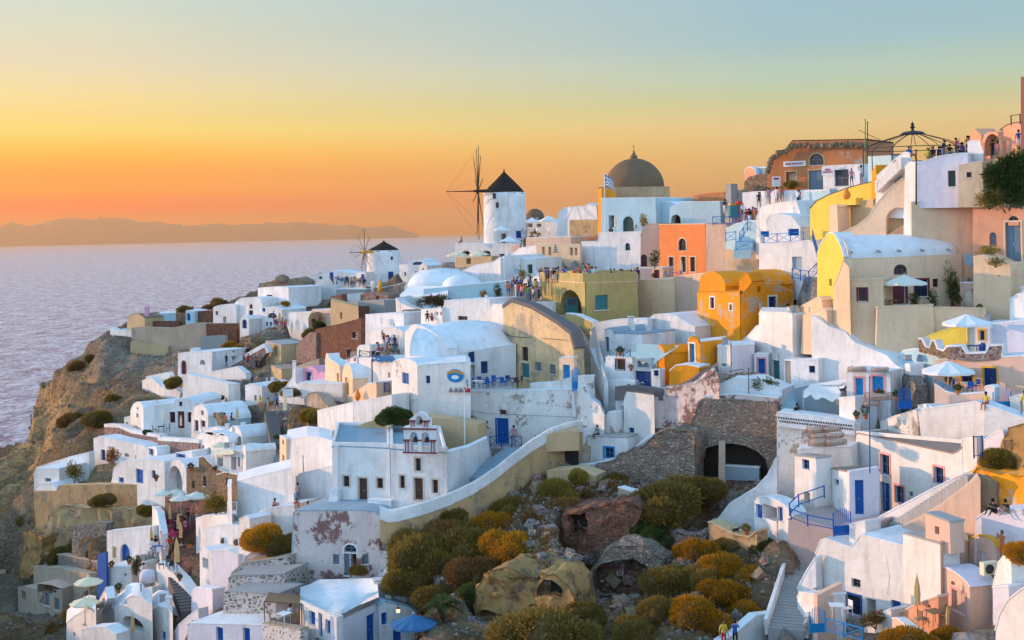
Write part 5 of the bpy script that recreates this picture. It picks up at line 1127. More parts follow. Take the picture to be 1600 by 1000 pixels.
blk('tall white house, shaded right half beside the dead climber', (1238,103), (1270,104.5), '1238,600 1238,493 1252,491 1268,495 1270,590', 6, 'white', name='tall_white_house', rad=1238)
blk('white wall sloping up from the lane to the tall white house', (1120,114), (1187,108), '1118,590 1130,556 1150,540 1168,526 1182,510 1187,508 1187,560', 2, 'white2', name='sloping_wall')
blk('huge white sloping wall falling to the right towards the steps', (1268,101), (1412,94.5), '1268,612 1268,494 1276,497 1296,512 1320,520 1335,536 1360,546 1385,556 1400,572 1412,578 1408,606', 3, 'white', name='sloping_wall')
blk('white cubic house at the lane corner with a tiny slot', (1121,106), (1143,104.5), '1120,622 1121,542 1141,541 1143,622', 5, 'white2', 'Fo 1131 570 7 4 -', name='white_cube_house', rad=1143)
blk('lilac-white side of the cubic house at the lane corner', (1143,104.5), (1179,106.5), '1143,610 1143,541 1179,539 1179,604', 4, 'lilac', name='white_cube_house', rad=1143)
blk('white wall with a pink-framed blue door', (1178,106), (1202,105.5), '1178,600 1178,554 1200,554 1202,600', 2, 'white', 'Fd 1190 572 11 23 blue pinktrim')
blk('white rounded room with a wooden door and a navy window', (1225,101.5), (1280,99.5), '1224,610 1225,563 1240,564 1278,562 1280,608', 3, 'white', 'Fd 1231 587 10 48 taupe; Fw 1268.5 577 10 11 navy', name='white_room', cat='house')
blk('low white parapet in front of the wood pile', (1124,101), (1222,98.5), '1124,622 1124,602 1146,591 1180,593 1196,600 1222,610 1222,628', 3, 'white', name='parapet_wall')
blk('white canopy-roofed shelter front with a pink lit corner', (1312,93.5), (1336,92), '1311,664 1311,622 1336,620 1336,664', 2, 'white', name='white_room', cat='house')
blk('blue-shaded back wall of the canvas shelter', (1242,99), (1314,96), '1240,648 1242,606 1260,602 1314,600 1314,656', .6, 'bluegrey', name='shelter_wall', roof='white')
def awning(label, quad, m, sag=.25, drop=.5, name='awning'):
    q = [P(*p) for p in quad]; T = Thing(name, label, 'awning', q[0]); n = 10; vs = []
    for j in range(n+1):
        for i in range(n+1):
            u, v = i/n, j/n; p = q[0].lerp(q[1], u).lerp(q[3].lerp(q[2], u), v); p.z -= sag*math.sin(math.pi*u)*math.sin(math.pi*min(1, v))+(.06*math.sin(i*2.5)*v); vs.append(p)
    for i in range(n+1):
        p = vs[n*(n+1)+i].copy(); p.z -= drop*(.7+.3*math.cos(i*1.7)); p.y -= .05; vs.append(p)
    n1 = len(vs); vs += [p-UP*.03 for p in vs]
    fs = [(j*(n+1)+i, j*(n+1)+i+1, (j+1)*(n+1)+i+1, (j+1)*(n+1)+i) for j in range(n+1) for i in range(n)]; fs += [tuple(k+n1 for k in f)[::-1] for f in fs]
    T.part('canopy', vs, fs, m, world=True, smooth=True)
    for k in (2, 3): M1 = MB().tube(q[k], q[k]-UP*2.4, .035, .03, 6); T.part('pole', M1.v, M1.f, 'metal', world=True)
    return T
awning('big white canvas awning sagging over the shelter', [(1268,600,98), (1325,592,97), (1312,619,94), (1255,611,95)], 'canvaswhite')
awning('grey scalloped awning above the dark blue gate', [(996,537,109), (1062,540,108), (1026,565,106), (992,556,107)], 'canvasaqua', .1, .5)
blk('white cube with two sky-blue pink-framed doors', (1322,95), (1392,93), '1321,622 1323,582 1328,578 1391,582 1392,622', 3, 'white', 'Fd 1342.5 604 13 27 skyblue pinktrim; Fd 1371.5 601 18 26 skyblue pinktrim', name='white_cube_house', key='pod')
blk('lit lilac side of the cube with the pink-framed doors', (1391,93), (1412,97), '1391,624 1391,582 1411,578 1402,624', 2, 'lilac', name='white_cube_house', ctl=False, rad=1)
blk('rough pinkish rendered cliff wall left of the stone ruin', (1021,105), (1092,101), '1020,690 1022,612 1050,606 1085,600 1118,580 1122,596 1124,625 1096,690', 3, 'ruinplaster', name='rendered_cliff_wall', roof=None, bev=.2, rough=.25, rad=1)
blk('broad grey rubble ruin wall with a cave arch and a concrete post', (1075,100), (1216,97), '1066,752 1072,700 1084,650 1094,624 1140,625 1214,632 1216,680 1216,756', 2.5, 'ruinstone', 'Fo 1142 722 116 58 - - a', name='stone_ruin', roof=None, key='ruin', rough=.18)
blk('pale tiled ledge on top of the rubble ruin wall', (1096,100.4), (1216,97.6), '1096,628 1100,620 1150,616 1216,622 1216,630', 4, 'ruinplaster', name='ledge', cat='wall', sk=.2)
blk('square concrete post propping the cave arch', (1122,97.5), (1133,97.4), '1122,768 1123,690 1133,690 1133,768', .5, 'concrete', name='concrete_post', roof=None, sk=1, ctl=False)
blk('pale blue-washed parapet inside the cave', (1133,99), (1186,98), '1133,762 1134,728 1186,731 1186,762', .5, 'bluegrey', name='cave_parapet', cat='wall', roof='white', sk=1, ctl=False)
blk('big brown-red rock outcrop below the white curved wall', (930,101), (1080,97.5), '928,752 930,728 960,716 990,700 1005,694 1022,680 1050,672 1084,680 1088,700 1075,752', 3, 'ruinstone', name='rock_outcrop', cat='rock', roof=None, rough=.55)
blk('white ribbon wall hugging the edge of the rock outcrop', (905,103), (1024,102), '903,738 903,728 930,726 960,718 985,708 1000,694 1018,682 1023,680 1023,690 1023,700', .8, 'white', name='ribbon_wall')
blk('white lookout house side lit at the top, with blue door and square window', (975,106), (1023,103.4), '974,714 975,622 979,611 1022,617 1023,684', 5, 'white2', 'Fw 986.5 678 9 20 skyblue', name='lookout_house', roof='greydark', rad=975)
blk('narrow shaded face of the lookout house with a tall sky-blue door', (962,108.5), (976,106), '961,700 962,608 975,611 976,708', 3, 'white', 'Fd 972.5 649 5 31 skyblue', name='lookout_house', roof='greydark', rad=975)
blk('dark curved coping wall from the lookout roof to the ochre walls', (960,106.5), (1035,104), '960,622 961,606 990,604 1034,612 1035,622', 1, 'greydark', name='coping_wall', roof='greydark', ctl=False, cut=False, sk=.2)
ribbon('dark grey serpentine parapet bordering the ochre cottages', [(1022,610), (1040,609), (1060,604), (1078,596), (1092,584), (1108,577), (1122,570)], [640, 640, 636, 630, 625, 620, 612], 104.2, 103.2, .5, 'greydark', 'ruinplaster', thick=1.)
blk('white lower cottage with a sky-blue square window beside the steps', (918,105), (985,103), '916,742 918,682 980,684 984,724', 4, 'white', 'Fw 951.5 708 14 17 skyblue skyblue', name='white_cottage', cat='house', roof='roofgrey')
blk('stepped white end wall at the foot of the narrow stairs', (903,105.5), (920,104.5), '902,742 903,672 908,670 912,710 920,712 920,742', 1.4, 'white', name='stair_wall')
blk('white parapet block with a brown broken edge above the steps', (926,107), (962,105.5), '926,690 928,665 942,655 952,644 962,644 962,690', 2, 'worn', name='parapet_block', cat='wall')
blk('white wavy parapet under the olive building', (925,124), (1012,120), '924,560 926,506 960,500 1000,498 1012,500 1012,560', 1, 'white', name='parapet_wall')
blk('white vaulted roof pair below the beige walls', (1002,122), (1085,117), '1002,560 1004,505 1020,494 a4 1060,497 1075,506 1086,512 1086,560', 8, 'white')
blk('white cottage with a blue-tinted roof and a teal door', (944,117), (1004,114), '944,562 945,516 950,514 a3 960,521 1003,522 1004,560', 5, 'white', 'Fs 948.5 538 6 23 teal', name='white_cottage', cat='house', roof='roofblue')
blk('white wall with a navy window right of the teal door cottage', (1002,117), (1036,115), '1002,560 1003,520 1034,522 1036,560', 4, 'white', 'Fs 1010 534 12 9 navy', name='white_wall_house', rad=1)
blk('white balcony block with a framed maroon picture and potted plant', (946,111), (992,109), '944,600 946,560 950,557 988,560 992,600', 4, 'white', 'Fs 969 570 12 15 brown maroon', name='balcony_house')
blk('white lower front wall of the balcony house with small steps', (944,108.5), (994,106.5), '942,640 944,598 960,594 992,596 994,640', 3, 'white', 'Fo 982 601 5 2 -', name='white_wall')
blk('dark blue gated wall between the white cottages', (990,107), (1018,106), '990,620 991,560 1018,560 1018,620', .5, 'bluegrey', 'Fd 1005 598 24 36 navy; Fo 1005 569 18 10 -', name='gate_wall', cat='gate', roof=None)
blk('white gate post with a small blue box beside the dark blue gate', (1018,106), (1032,105.5), '1018,622 1018,578 1031,578 1032,622', .8, 'white', 'Fs 1025 583 8 9 navy', name='gate_post', cat='pillar')
blk('curving white wall between the lane steps and the cottages', (922,121), (946,108), '918,560 922,520 930,510 a0 932,520 940,570 950,600 950,650', 1, 'white', name='lane_wall', rad=1)
blk('long white lane wall running down beside the village steps', (924,116), (962,107), '922,590 923,545 930,566 944,592 962,612 962,660', .8, 'white', name='lane_wall')
blk('ochre round gable at the left of the small ochre cottages', (1024,109), (1040,107), '1024,606 1025,545 a8 1038,552 1040,606', None, 'ochre', to=1080, name='ochre_cottage', roof='ochre')
blk('ochre cottage wall with a white-framed blue door', (1073,107), (1094,105.7), '1073,590 1075,538 1078,531 a1 1090,532 1094,540 1094,590', 3, 'ochre', 'Fd 1081.5 552 8 30 skyblue whitetrim', name='ochre_cottage', roof='ochre', cat='house', rad=1094)
blk('peeling ochre wall rising to the grey lane', (1094,105.7), (1132,108), '1094,592 1094,534 1110,532 1130,530 1132,560', 2, 'ochrepeel', name='ochre_wall', roof='whitetrim', rad=1094)
blk('lower ochre terrace wall with white edging', (1046,105.5), (1092,104), '1044,610 1046,580 1056,571 1074,570 1092,574 1092,600', 2, 'ochre', name='ochre_wall', roof='whitetrim')
blk('yellow wall behind the stone-fronted terrace', (1440,96), (1512,93.5), '1436,548 1440,530 1470,518 1500,510 1512,508 1512,545', 1, 'yellow', name='yellow_wall', roof='yellow')
blk('white hut with a yellow-framed blue window behind the terrace parasol', (1503,94), (1548,92.5), '1503,560 1503,516 1525,510 a6 1546,514 1552,560', 4, 'white2', 'Fw 1534.5 524 8 15 blue yellowtrim; Fs 1534.5 545 12 14 blue', name='terrace_hut', cat='house')
blk('lilac-white long vault wall at the right edge', (1546,93), (1612,91), '1546,600 1545,508 1560,505 1612,500 1612,610', 5, 'lilac', name='lilac_house')
blk('white block with dish equipment at the right edge above the vault', (1576,94.5), (1612,93), '1576,514 1578,468 1590,460 1612,456 1612,514', 3, 'white', name='white_block', cat='house')
blk('dark stone terrace front with scalloped white coping, right part', (1487,90.4), (1567,88.4), '1484,560 1484,542 1502,541 1510,553 1540,552 1546,541 1567,540 1566,556 1556,560', .7, 'redstone2', name='scalloped_wall', roof='white', sk=.1, bev=.05, rt=.12, key='sc')
blk('dark stone terrace front with two saddle-shaped dips, left part', (1435,93), (1488,90.4), '1436,548 1435,530 1440,530 1446,542 1452,544 1456,533 1460,533 1464,545 1474,549 1480,542 1488,541 1486,560', .7, 'brownstone', name='scalloped_wall', roof='white', sk=.1, rt=.12)
blk('pink-white terrace house with a yellow-framed door and blue shutters', (1462,92), (1612,87), '1440,640 1462,562 1485,561 1566,558 1612,556 1612,640', 5, 'peachclean', 'Fd 1547 590 21 30 navy yellowtrim; Fw 1511 589 18 22 blue yellowtrim', name='terrace_house', key='th')
blk('white fan-shaped roof apron with a satellite box beside the terrace house', (1392,97), (1468,92.5), '1392,580 1400,560 1412,548 1430,545 1452,552 1468,562 1470,600', 4, 'aqua', 'Fo 1418 560 13 7 -; Fo 1437 561 10 9 - - a', name='roof_apron', cat='house', roof='roofwhite')
blk('slim white wall post between the lane steps and the terrace house', (1416,94), (1425,93), '1416,645 1414,572 a3 1422,572 1425,632 1434,645', 1, 'white', name='wall_post', cat='wall')
blk('white and blue balustrade wall of the lower terrace', (1458,88.5), (1545,86), '1460,650 1460,600 1478,612 1495,616 1536,614 1545,615 1545,648', .6, 'peachclean', name='balustrade_wall', roof='white', fill=1)
blk('short white gate post left of the blue crossed gate', (1539,86), (1554,85.5), '1539,648 1539,606 a3 1554,606 1554,646', .7, 'white2', name='gate_post', cat='pillar')
blk('white low wall right of the blue crossed gate', (1578,85), (1612,84), '1578,660 1578,622 1590,618 1612,620 1612,664', .8, 'white2', name='parapet_wall')
blk('blue-grey shaded lane wall with dark rocks beside the steps', (1395,97), (1432,91), '1395,640 1405,606 1412,585 1425,590 1432,600 1434,640', .8, 'greystone', name='rock_wall', roof=None, rough=.4)
blk('huge curved white wall, lit pink, below the lower terrace', (1456,87.2), (1540,84), '1448,716 1434,640 a0 1460,637 1500,632 1524,628 1540,634 1540,690', 1.4, 'white2', name='curved_wall', fill=1, bev=.12)
blk('huge white wall falling right from the seated girl', (1538,84), (1612,82), '1536,740 1538,633 1550,636 1600,654 1612,658 1612,680', 1.4, 'white2', name='curved_wall')
blk('narrow blue-white return of the huge curved wall', (1434,90), (1457,87.2), '1432,690 1434,634 1448,632 1456,636 1457,692', 1.2, 'white', name='curved_wall')
blk('white lumpy rock-like wall beside the brown-roofed house', (1376,92), (1436,88), '1372,680 1376,660 1400,650 1425,643 1432,640 1438,676', 2, 'worn', name='lumpy_wall', bev=.15)
blk('long two-storey white house with a brown flat roof and blue windows', (1337,91), (1508,80.5), '1337,800 1338,680 1340,677 1488,709 1496,706 1508,695 1506,790', 6.5, 'white2', 'Fw 1383 726 14 31 blue pinktrim; Fw 1467 743 15 26 blue pinktrim; Fd 1383 778 14 48 blue; Fw 1405.5 773 14 27 blue pinktrim; Fw 1423 772 6 8 blue', name='long_white_house', roof='roofbrown', par=.25, key='lw')
blk('white side buttress right of the long house roof', (1500,81), (1526,79), '1500,760 1502,690 1508,686 1526,684 1526,745', 2, 'white2', name='buttress_wall')
blk('white wall panel with dark stair railing posts', (1536,78.5), (1572,76.5), '1536,740 1538,688 1556,676 1568,674 1572,730', 1.2, 'lilac', name='stair_wall')
blk('white stair parapet climbing towards the tall blue rails', (1366,82), (1526,76.5), '1366,828 1366,822 1370,812 1378,806 1420,784 1450,768 1490,748 1512,738 1526,732 1526,752', .5, 'white2', name='stair_wall', sk=.4, bev=.1)
blk('brown rough outer wall of the climbing stairs', (1394,79.5), (1530,74), '1394,846 1394,832 1440,808 1470,790 1505,764 1528,744 1532,750 1532,800 1532,830', 1., 'taupe', name='rough_stair_wall', roof=None, rad=1)
blk('white box room with a small navy window and a tall blue door', (1296,87), (1327,84), '1294,820 1297,732 1326,738 1327,815', None, 'white', 'Fs 1307 753 7 9 navy', to=1376, name='white_box_room', cat='house', roof='roofbrown')
blk('lit front of the white box room with the tall blue door', (1327,83.4), (1374,83.4), '1327,812 1327,737 1373,730 1374,805', .5, 'lilac', 'Fd 1343 777 14 54 blue', name='white_box_front', cat='house', roof=None, ctl=False)
blk('white two-storey tower house with one navy window', (1242,88), (1276,86), '1240,800 1242,712 1275,716 1277,805', None, 'white2', 'Fw 1259 725.5 11 15 blue; Fo 1261 778 9 18 -', to=1300, name='tower_house', roof='roofgrey')
blk('low round-topped store with wide blue shutters', (1180,88), (1240,84), '1176,842 1179,785 1182,782 a13 1238,806 1240,842', None, 'white', 'Fs 1186 799 11 22 blue; Fo 1203 801 22 22 -; Fs 1219 803 8 22 blue', to=1262, name='vaulted_store', cat='house')
blk('white wall with patchy plaster behind the round-topped store', (1214,94), (1344,91.5), '1212,800 1214,650 1216,645 1270,651 1320,658 1344,664 1344,800', 2, 'worn', name='patchy_wall')
blk('white perforated tile parapet along the upper courtyard', (1214,93.6), (1335,91), '1214,664 1214,645 1250,648 1300,654 1335,662 1335,678', .3, 'white', name='tile_parapet', cat='wall', roof='white', ctl=False, sk=.1, key='tp')
def tiles():
    T = BL['tp']; M1 = MB(); e = T.pl.e if T.pl.e.x > 0 else -T.pl.e; n = -T.inn
    for k in range(30):
        x = 1217+k*3.9; y0 = 649+(x-1214)*.115
        for r_ in (0, 1): p = T.pl.hit(x+(r_*2), y0+3+r_*5.5)+n*.03; M1.box(p, (.09, .05, .13), math.atan2(e.y, e.x))
    T.part('perforations', M1.v, M1.f, 'brown', world=True)
tiles()
blk('white curved boundary wall sweeping down to the dark hollow', (1108,92), (1214,90), '1106,832 1110,816 1122,812 1140,788 1160,776 1180,764 1200,742 1212,715 1214,800 1200,850', .7, 'white', name='boundary_wall', fill=1, bev=.1)
blk('tan rim wall at the end of the curved boundary wall', (1106,88), (1180,85), '1106,842 1106,816 1126,824 1150,836 1170,840 1182,830 1184,860', 1.2, 'tan', name='rim_wall', roof='sand', rough=.15)
blk('pinkish courtyard floor block in front of the box room', (1236,83.5), (1372,79.5), '1228,850 1232,812 1240,808 1300,826 1372,818 1366,850', 5, 'mauve', name='courtyard', cat='terrace', roof='mauve', cut=False)
blk('white front block with low parapet and a boxy gate pillar', (1326,79), (1352,78), '1326,850 1327,820 1352,816 1352,850', 1.5, 'white2', name='gate_pillar')
blk('cream-white upper wall of the lower right house, left part', (1280,80), (1412,75), '1272,960 1275,866 1283,844 1290,842 1330,856 1345,836 1411,853 1412,975', 5, 'white2', 'Fw 1337.5 911 14 13 darkgreen; Fw 1333.5 945 22 30 navy blue; Fo 1361.5 950 14 28 -; Fs 1400 951 15 25 blue', name='lower_house', roof='roofwhite', key='lh', sk=4)
blk('tall cream-white wall of the lower right house, right part', (1411,75), (1470,71.5), '1411,975 1411,834 1469,850 1470,960', None, 'white2', to=1500, name='lower_house', roof='roofgrey', sk=4)
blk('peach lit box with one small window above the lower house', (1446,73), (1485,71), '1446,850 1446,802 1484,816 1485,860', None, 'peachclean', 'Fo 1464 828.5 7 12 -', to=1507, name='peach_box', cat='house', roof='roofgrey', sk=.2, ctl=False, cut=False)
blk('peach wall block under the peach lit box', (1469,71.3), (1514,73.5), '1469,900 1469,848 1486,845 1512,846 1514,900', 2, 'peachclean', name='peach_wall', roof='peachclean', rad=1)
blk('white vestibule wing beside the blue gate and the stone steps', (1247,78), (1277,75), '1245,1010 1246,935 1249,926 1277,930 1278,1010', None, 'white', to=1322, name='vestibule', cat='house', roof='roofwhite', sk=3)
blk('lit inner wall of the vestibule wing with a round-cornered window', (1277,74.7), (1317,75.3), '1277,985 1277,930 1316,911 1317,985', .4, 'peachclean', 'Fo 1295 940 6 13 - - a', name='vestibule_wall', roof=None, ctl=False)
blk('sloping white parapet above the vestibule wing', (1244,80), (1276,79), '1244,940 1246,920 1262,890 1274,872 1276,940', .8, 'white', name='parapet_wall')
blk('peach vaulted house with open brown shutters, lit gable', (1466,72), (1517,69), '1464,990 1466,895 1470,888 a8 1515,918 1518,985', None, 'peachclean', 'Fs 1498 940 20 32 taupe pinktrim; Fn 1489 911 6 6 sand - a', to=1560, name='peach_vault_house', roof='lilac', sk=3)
blk('small peach arch lunette house behind the air conditioner', (1505,74), (1560,71), '1505,890 1507,858 1514,850 a16 1556,856 1560,890', 3, 'peachclean', 'Fo 1536 872 9 20 -; Fo 1517 884 10 3 -', name='lunette_house', roof='yellowtrim')
blk('curved blue-white terrace parapet above the lunette house', (1506,76), (1590,72), '1506,872 1505,806 1512,801 1530,806 1560,818 1590,832 1598,850 1598,870', 1.5, 'lilac', name='curved_parapet', cat='wall', fill=1, roof='white')
blk('white round shoulder wall in the bottom right corner', (1556,62), (1612,60), '1552,1012 1556,985 1562,960 1575,938 1595,922 1612,914 1612,1012', 4, 'white2', name='shoulder_wall', roof='white2', bev=.15)
blk('white curved stair cheek right of the peach vault house', (1548,69), (1580,66), '1548,960 1552,915 1560,880 1568,870 1580,872 1580,950', 1, 'white', name='curved_wall')
blk('low lilac box wall at the foot of the curved stair cheek', (1551,66), (1578,65), '1551,950 1551,918 1576,917 1578,950', 2, 'lilac', name='low_wall')
blk('peach low terrace wall around the folded parasols', (1392,73), (1466,69.5), '1390,1005 1393,966 1425,948 1466,932 1466,990', .7, 'peach', 'Fo 1452 947 4 5 - - a', name='terrace_wall', roof='peachclean', sk=3)
blk('lit peach wall running down below the folded parasols', (1396,70), (1436,66), '1392,1010 1394,967 1400,966 1432,990 1436,1012', .5, 'peachclean', name='terrace_wall', roof='white2', sk=3)
blk('white flower bed wall in front of the blue door', (1350,74), (1392,72), '1346,985 1350,975 1392,952 1394,985', 1.2, 'white2', name='flower_bed_wall', sk=3)
blk('sunlit yellow cave rock above the seated couple', (1526,76), (1612,72), '1524,800 1524,736 1528,728 1560,738 1586,742 1612,744 1612,800', 3, 'ochrepeel', 'Fn 1545 770 30 36 rock - a', name='cave_rock', roof=None, rough=.4, rad=1)
blk('grey rock face behind the seated couple', (1522,75), (1560,74), '1520,806 1524,748 1532,744 1556,756 1562,806', 1, 'rock', name='hewn_rock', roof=None)
blk('ochre boulder cliff at the right edge above the cave rock', (1544,78), (1612,74), '1540,744 1548,724 1562,700 1575,680 1590,668 1612,664 1612,744', 3, 'tuff', name='boulder_cliff', cat='rock', roof=None, rough=.7)
blk('white ledge on which the dark-clothed couple sits', (1520,73), (1612,70), '1520,850 1524,812 1540,800 1560,797 1600,797 1612,798 1612,860', 5, 'lilac', name='ledge', cat='terrace', roof='lilac')
blk('ruined vault house facade with a broken stone front', (457,98), (622,95), '445,915 457,868 459,802 462,798 560,797 585,800 605,815 616,838 623,868 620,905', 5, 'ruinplaster', 'Fw 547.5 857 19 12 greyblue whitetrim a; Fs 542 882 9 34 greyblue; Fo 552.5 882 9 34 -; Fs 525 874 10 16 greyblue; Fs 571 874 10 15 greyblue; Fo 598 851 12 19 -', name='ruined_vault_house', cat='ruin', roof='bluegrey')
def bottom_house():
    T = Thing('bottom_white_house', 'bottom white house with a broad curved roof, blue shutters and two blue doors', 'house', P(540, 1000, 86)); g = lambda x, y, D: P(x, y, D)
    def wall(pxs, D0, D1, m, ops, deep, nm='wall'):
        pix = outl(pxs); a = P(pix[0][0], pix[0][1], D0); b_ = P(pix[-1][0], pix[-1][1], D1); pl = Plane(a, b_-a); inn = pl.n if pl.n.dot(a-CAM) > 0 else -pl.n
        p3 = [pl.hit(*q) for q in pix]; mb = MB(); loops = []
        for s in [o.split() for o in ops.split(';') if o.strip()]:
            sp = [s[0][1:]]+s[1:]; put_opening(T, mb, pl, inn, sp); loops.append(opening_loop(pl, *map(float, sp[1:5]), len(sp) > 7))
        face_holes(mb, p3, loops); bk = [p+inn*deep for p in p3]; n = len(p3); mb.add(bk, [tuple(t) for t in tessellate_polygon([bk])]); mb.add(p3+bk, [(i, (i+1) % n, n+(i+1) % n, n+i) for i in range(n)])
        T.part(nm, mb.v, mb.f, m, world=True); return p3
    wall('469,1040 469,938 526,964 526,1040', 88, 84, 'white', 'Fs 487.5 966 10 22 blue; Fd 500.5 977 6 38 blue; Fs 513.5 980 10 22 blue', .5)
    wall('526,1040 526,964 540,958 556,948 575,942 592,933 592,1040', 84, 88.5, 'lilac', 'Fd 580 982 14 46 blue', .5)
    E = [g(469, 938, 88), g(526, 964, 84), g(556, 948, 86), g(592, 933, 88.5)]; Rg = [g(470, 924, 92), g(500, 905, 94.5), g(548, 905, 95), g(586, 906, 95)]
    vs = []; k = 8
    for i in range(4):
        for j in range(k+1): t = j/k; p = E[i].lerp(Rg[i], t); p.z += .55*math.sin(math.pi*t)**.7; vs.append(p)
    fs = [(i*(k+1)+j, i*(k+1)+j+1, (i+1)*(k+1)+j+1, (i+1)*(k+1)+j) for i in range(3) for j in range(k)]; n1 = len(vs); vs += [p-UP*.35 for p in vs]; fs += [tuple(q+n1 for q in f) for f in fs]
    rim = [j for j in range(k+1)]+[(k+1)+k, 2*(k+1)+k]+[3*(k+1)+k-j for j in range(k+1)]+[2*(k+1), (k+1)]
    fs += [(rim[i], rim[(i+1) % len(rim)], rim[(i+1) % len(rim)]+n1, rim[i]+n1) for i in range(len(rim))]
    T.part('roof', vs, fs, 'roofwhite', world=True, smooth=True)
    FOOT.append(([(p.x, p.y) for p in (E[0], E[1], E[3], Rg[3], Rg[0])], P(540, 1030, 86).z)); p = P(526, 1040, 83.5); CP.append((p.x, p.y, p.z, -1, 1))
bottom_house()
blk('white annex with a blue shuttered window behind the blue parasol', (592,88), (650,89.5), '592,1030 592,948 600,940 640,948 650,956 650,1030', 5, 'white', 'Fs 600.5 967 9 20 blue; Fs 621 985 14 36 blue', name='white_annex', cat='house', roof='roofblue')
blk('white boundary wall climbing from the annex to the ruin', (583,95.5), (640,91), '583,935 586,905 602,892 620,884 628,900 640,925 642,945', .8, 'worn', 'Fo 608 912 7 14 -', name='boundary_wall')
blk('bottom white building with two blue shuttered windows and a broad roof', (293,92), (413,88), '292,1030 293,977 296,974 412,977 413,1030', 6.5, 'lilac', 'Fs 343 991 11 22 blue; Fs 385 992 11 22 blue', name='bottom_left_house', roof='roofwhite')
blk('patchwork stone wall below the little terrace', (411,88), (470,85), '411,1000 411,975 414,974 470,984 470,1006', .6, 'spotstone', name='stone_wall', roof='concrete', fill=1)
blk('upper spotted stone terrace wall of the stepped garden', (362,99), (455,97), '350,918 362,896 380,880 452,870 446,905', 3, 'lightstone', name='stone_terrace', cat='wall', roof='concrete')
blk('middle spotted stone terrace wall of the stepped garden', (358,96), (446,94), '356,940 357,905 362,899 430,898 446,896 440,935', 3, 'lightstone', name='stone_terrace', cat='wall', roof='grey')
blk('lower spotted stone terrace wall of the stepped garden', (348,93.5), (432,91), '346,962 350,926 354,924 420,928 432,930 428,962', 3, 'lightstone', name='stone_terrace', cat='wall', roof='grey')
blk('topmost stony ledge below the round golden bush', (372,101), (456,99.5), '368,894 384,870 400,862 452,866 456,890', 3, 'ruinplaster', name='stone_ledge', cat='wall', roof=None, rough=.35)
def brownawning():
    T = Thing('reed_awning', 'flat brown reed awning over the little bottom terrace', 'awning', P(440, 935, 89)); q = [P(420, 925, 91.5), P(470, 930, 91), P(471, 943, 87.5), P(413, 939, 88.5)]
    T.part('reed_mat', q+[p-UP*.08 for p in q], [(0, 1, 2, 3), (7, 6, 5, 4), (0, 1, 5, 4), (1, 2, 6, 5), (2, 3, 7, 6), (3, 0, 4, 7)], 'wood', world=True)
    for p in (q[3], q[2], q[0]): M1 = MB().tube(p, p-UP*2.2, .04, .04, 6); T.part('pole', M1.v, M1.f, 'wood', world=True)
brownawning()
blk('mauve back wall behind the little bottom terrace', (430,90.5), (470,90), '430,990 431,944 470,944 470,990', .5, 'mauve', name='back_wall', roof=None)
blk('white gabled wall with an arched blue door at the red terrace', (166,126), (240,121), '166,894 167,831 240,823 240,850 226,870 222,892', 1, 'white', 'Fd 196 866 15 32 blue white a; Fs 178.5 863 6 18 canvastan', name='white_door_wall', cat='house', key='bd')
blk('white block under the potted terrace beside the blue door', (163,121), (206,119), '163,930 164,886 205,886 206,928', 4, 'white2', 'Fo 196 898 4 4 -', name='white_block', cat='house')
blk('curved white wall holding the grey chair terrace', (245,114), (312,107), '240,952 244,885 250,878 a0 262,888 280,906 300,935 312,948 316,972', 1, 'white2', name='curved_wall', bev=.12, fill=1)
blk('white house with a dark window beside the grey chair terrace', (312,109), (331,107), '312,942 312,862 318,856 331,862 331,950', 6, 'white', 'Fo 321 880 9 16 -')
blk('plain lilac-white corner of the house beside the chair terrace', (331,107), (372,104), '331,950 331,862 354,860 372,868 372,930', 5, 'lilac')
blk('white flat-roofed block below the large sloping wall', (306,118), (358,112), '306,862 306,812 318,806 358,806 360,868', 5, 'white2')
blk('white hall roof step beside the air conditioner', (318,112), (392,107), '318,872 322,826 345,820 390,824 392,870', 5, 'white')
blk('white slatted railing pier beside the planter', (355,110), (363,109.4), '355,824 356,760 362,760 363,826', 3, 'white2', name='rail_pier', cat='pillar', rad=1)
blk('white parapet below the golden round bush', (372,104.5), (392,103), '370,868 374,812 384,806 390,812 392,870', 2, 'white2', name='parapet_wall')
blk('tall blue-white terrace wall beside the red restaurant floor', (238,128), (252,119), '236,884 238,792 246,800 252,836 252,880', .6, 'white', name='terrace_wall', ctl=False)
blk('white restaurant wall under the hedge planter', (306,121), (362,116), '306,850 306,809 360,810 362,846', 3, 'white', name='terrace_wall')
blk('white house with a mauve bench terrace at the bottom left', (150,112), (178,110), '148,990 151,955 164,946 178,952 178,995', 4, 'white2', name='bench_terrace_house')
blk('white bowl-shaped parapet of the mauve bench terrace', (150,116), (160,111), '150,965 152,945 166,918 168,935 160,958 160,970', .6, 'white2', name='parapet_wall')
blk('small white cube with a framed window above the bench terrace', (216,114), (240,112), '216,945 216,922 238,918 240,945', 3, 'white', 'Fw 222.5 931 12 13 blue greyblue', name='white_cube', cat='house')
blk('white rounded arch house with a half-moon opening behind the folded parasol', (178,108), (238,104), '178,1010 179,955 196,940 a8 226,938 238,945 238,1010', 4, 'white2', 'Fn 208 974 32 20 brown - a', name='arch_house', rad=1)
blk('white gabled house with a blue window next to the arch house', (238,106), (270,103), '238,1012 238,955 248,948 262,950 270,960 270,1012', 5, 'white2', 'Fs 255 993 7 14 blue', name='gabled_house', rad=1)
blk('white curved walk wall sweeping down to the blue steps', (266,104), (312,100), '264,1012 268,995 280,976 296,962 310,952 312,975 290,1000 284,1012', .8, 'lilac', name='curved_wall')
blk('white square wall stub beside the grey ramp', (298,105), (332,101), '298,958 299,925 308,918 332,922 332,955', 1, 'lilac', name='wall_stub', cat='wall')
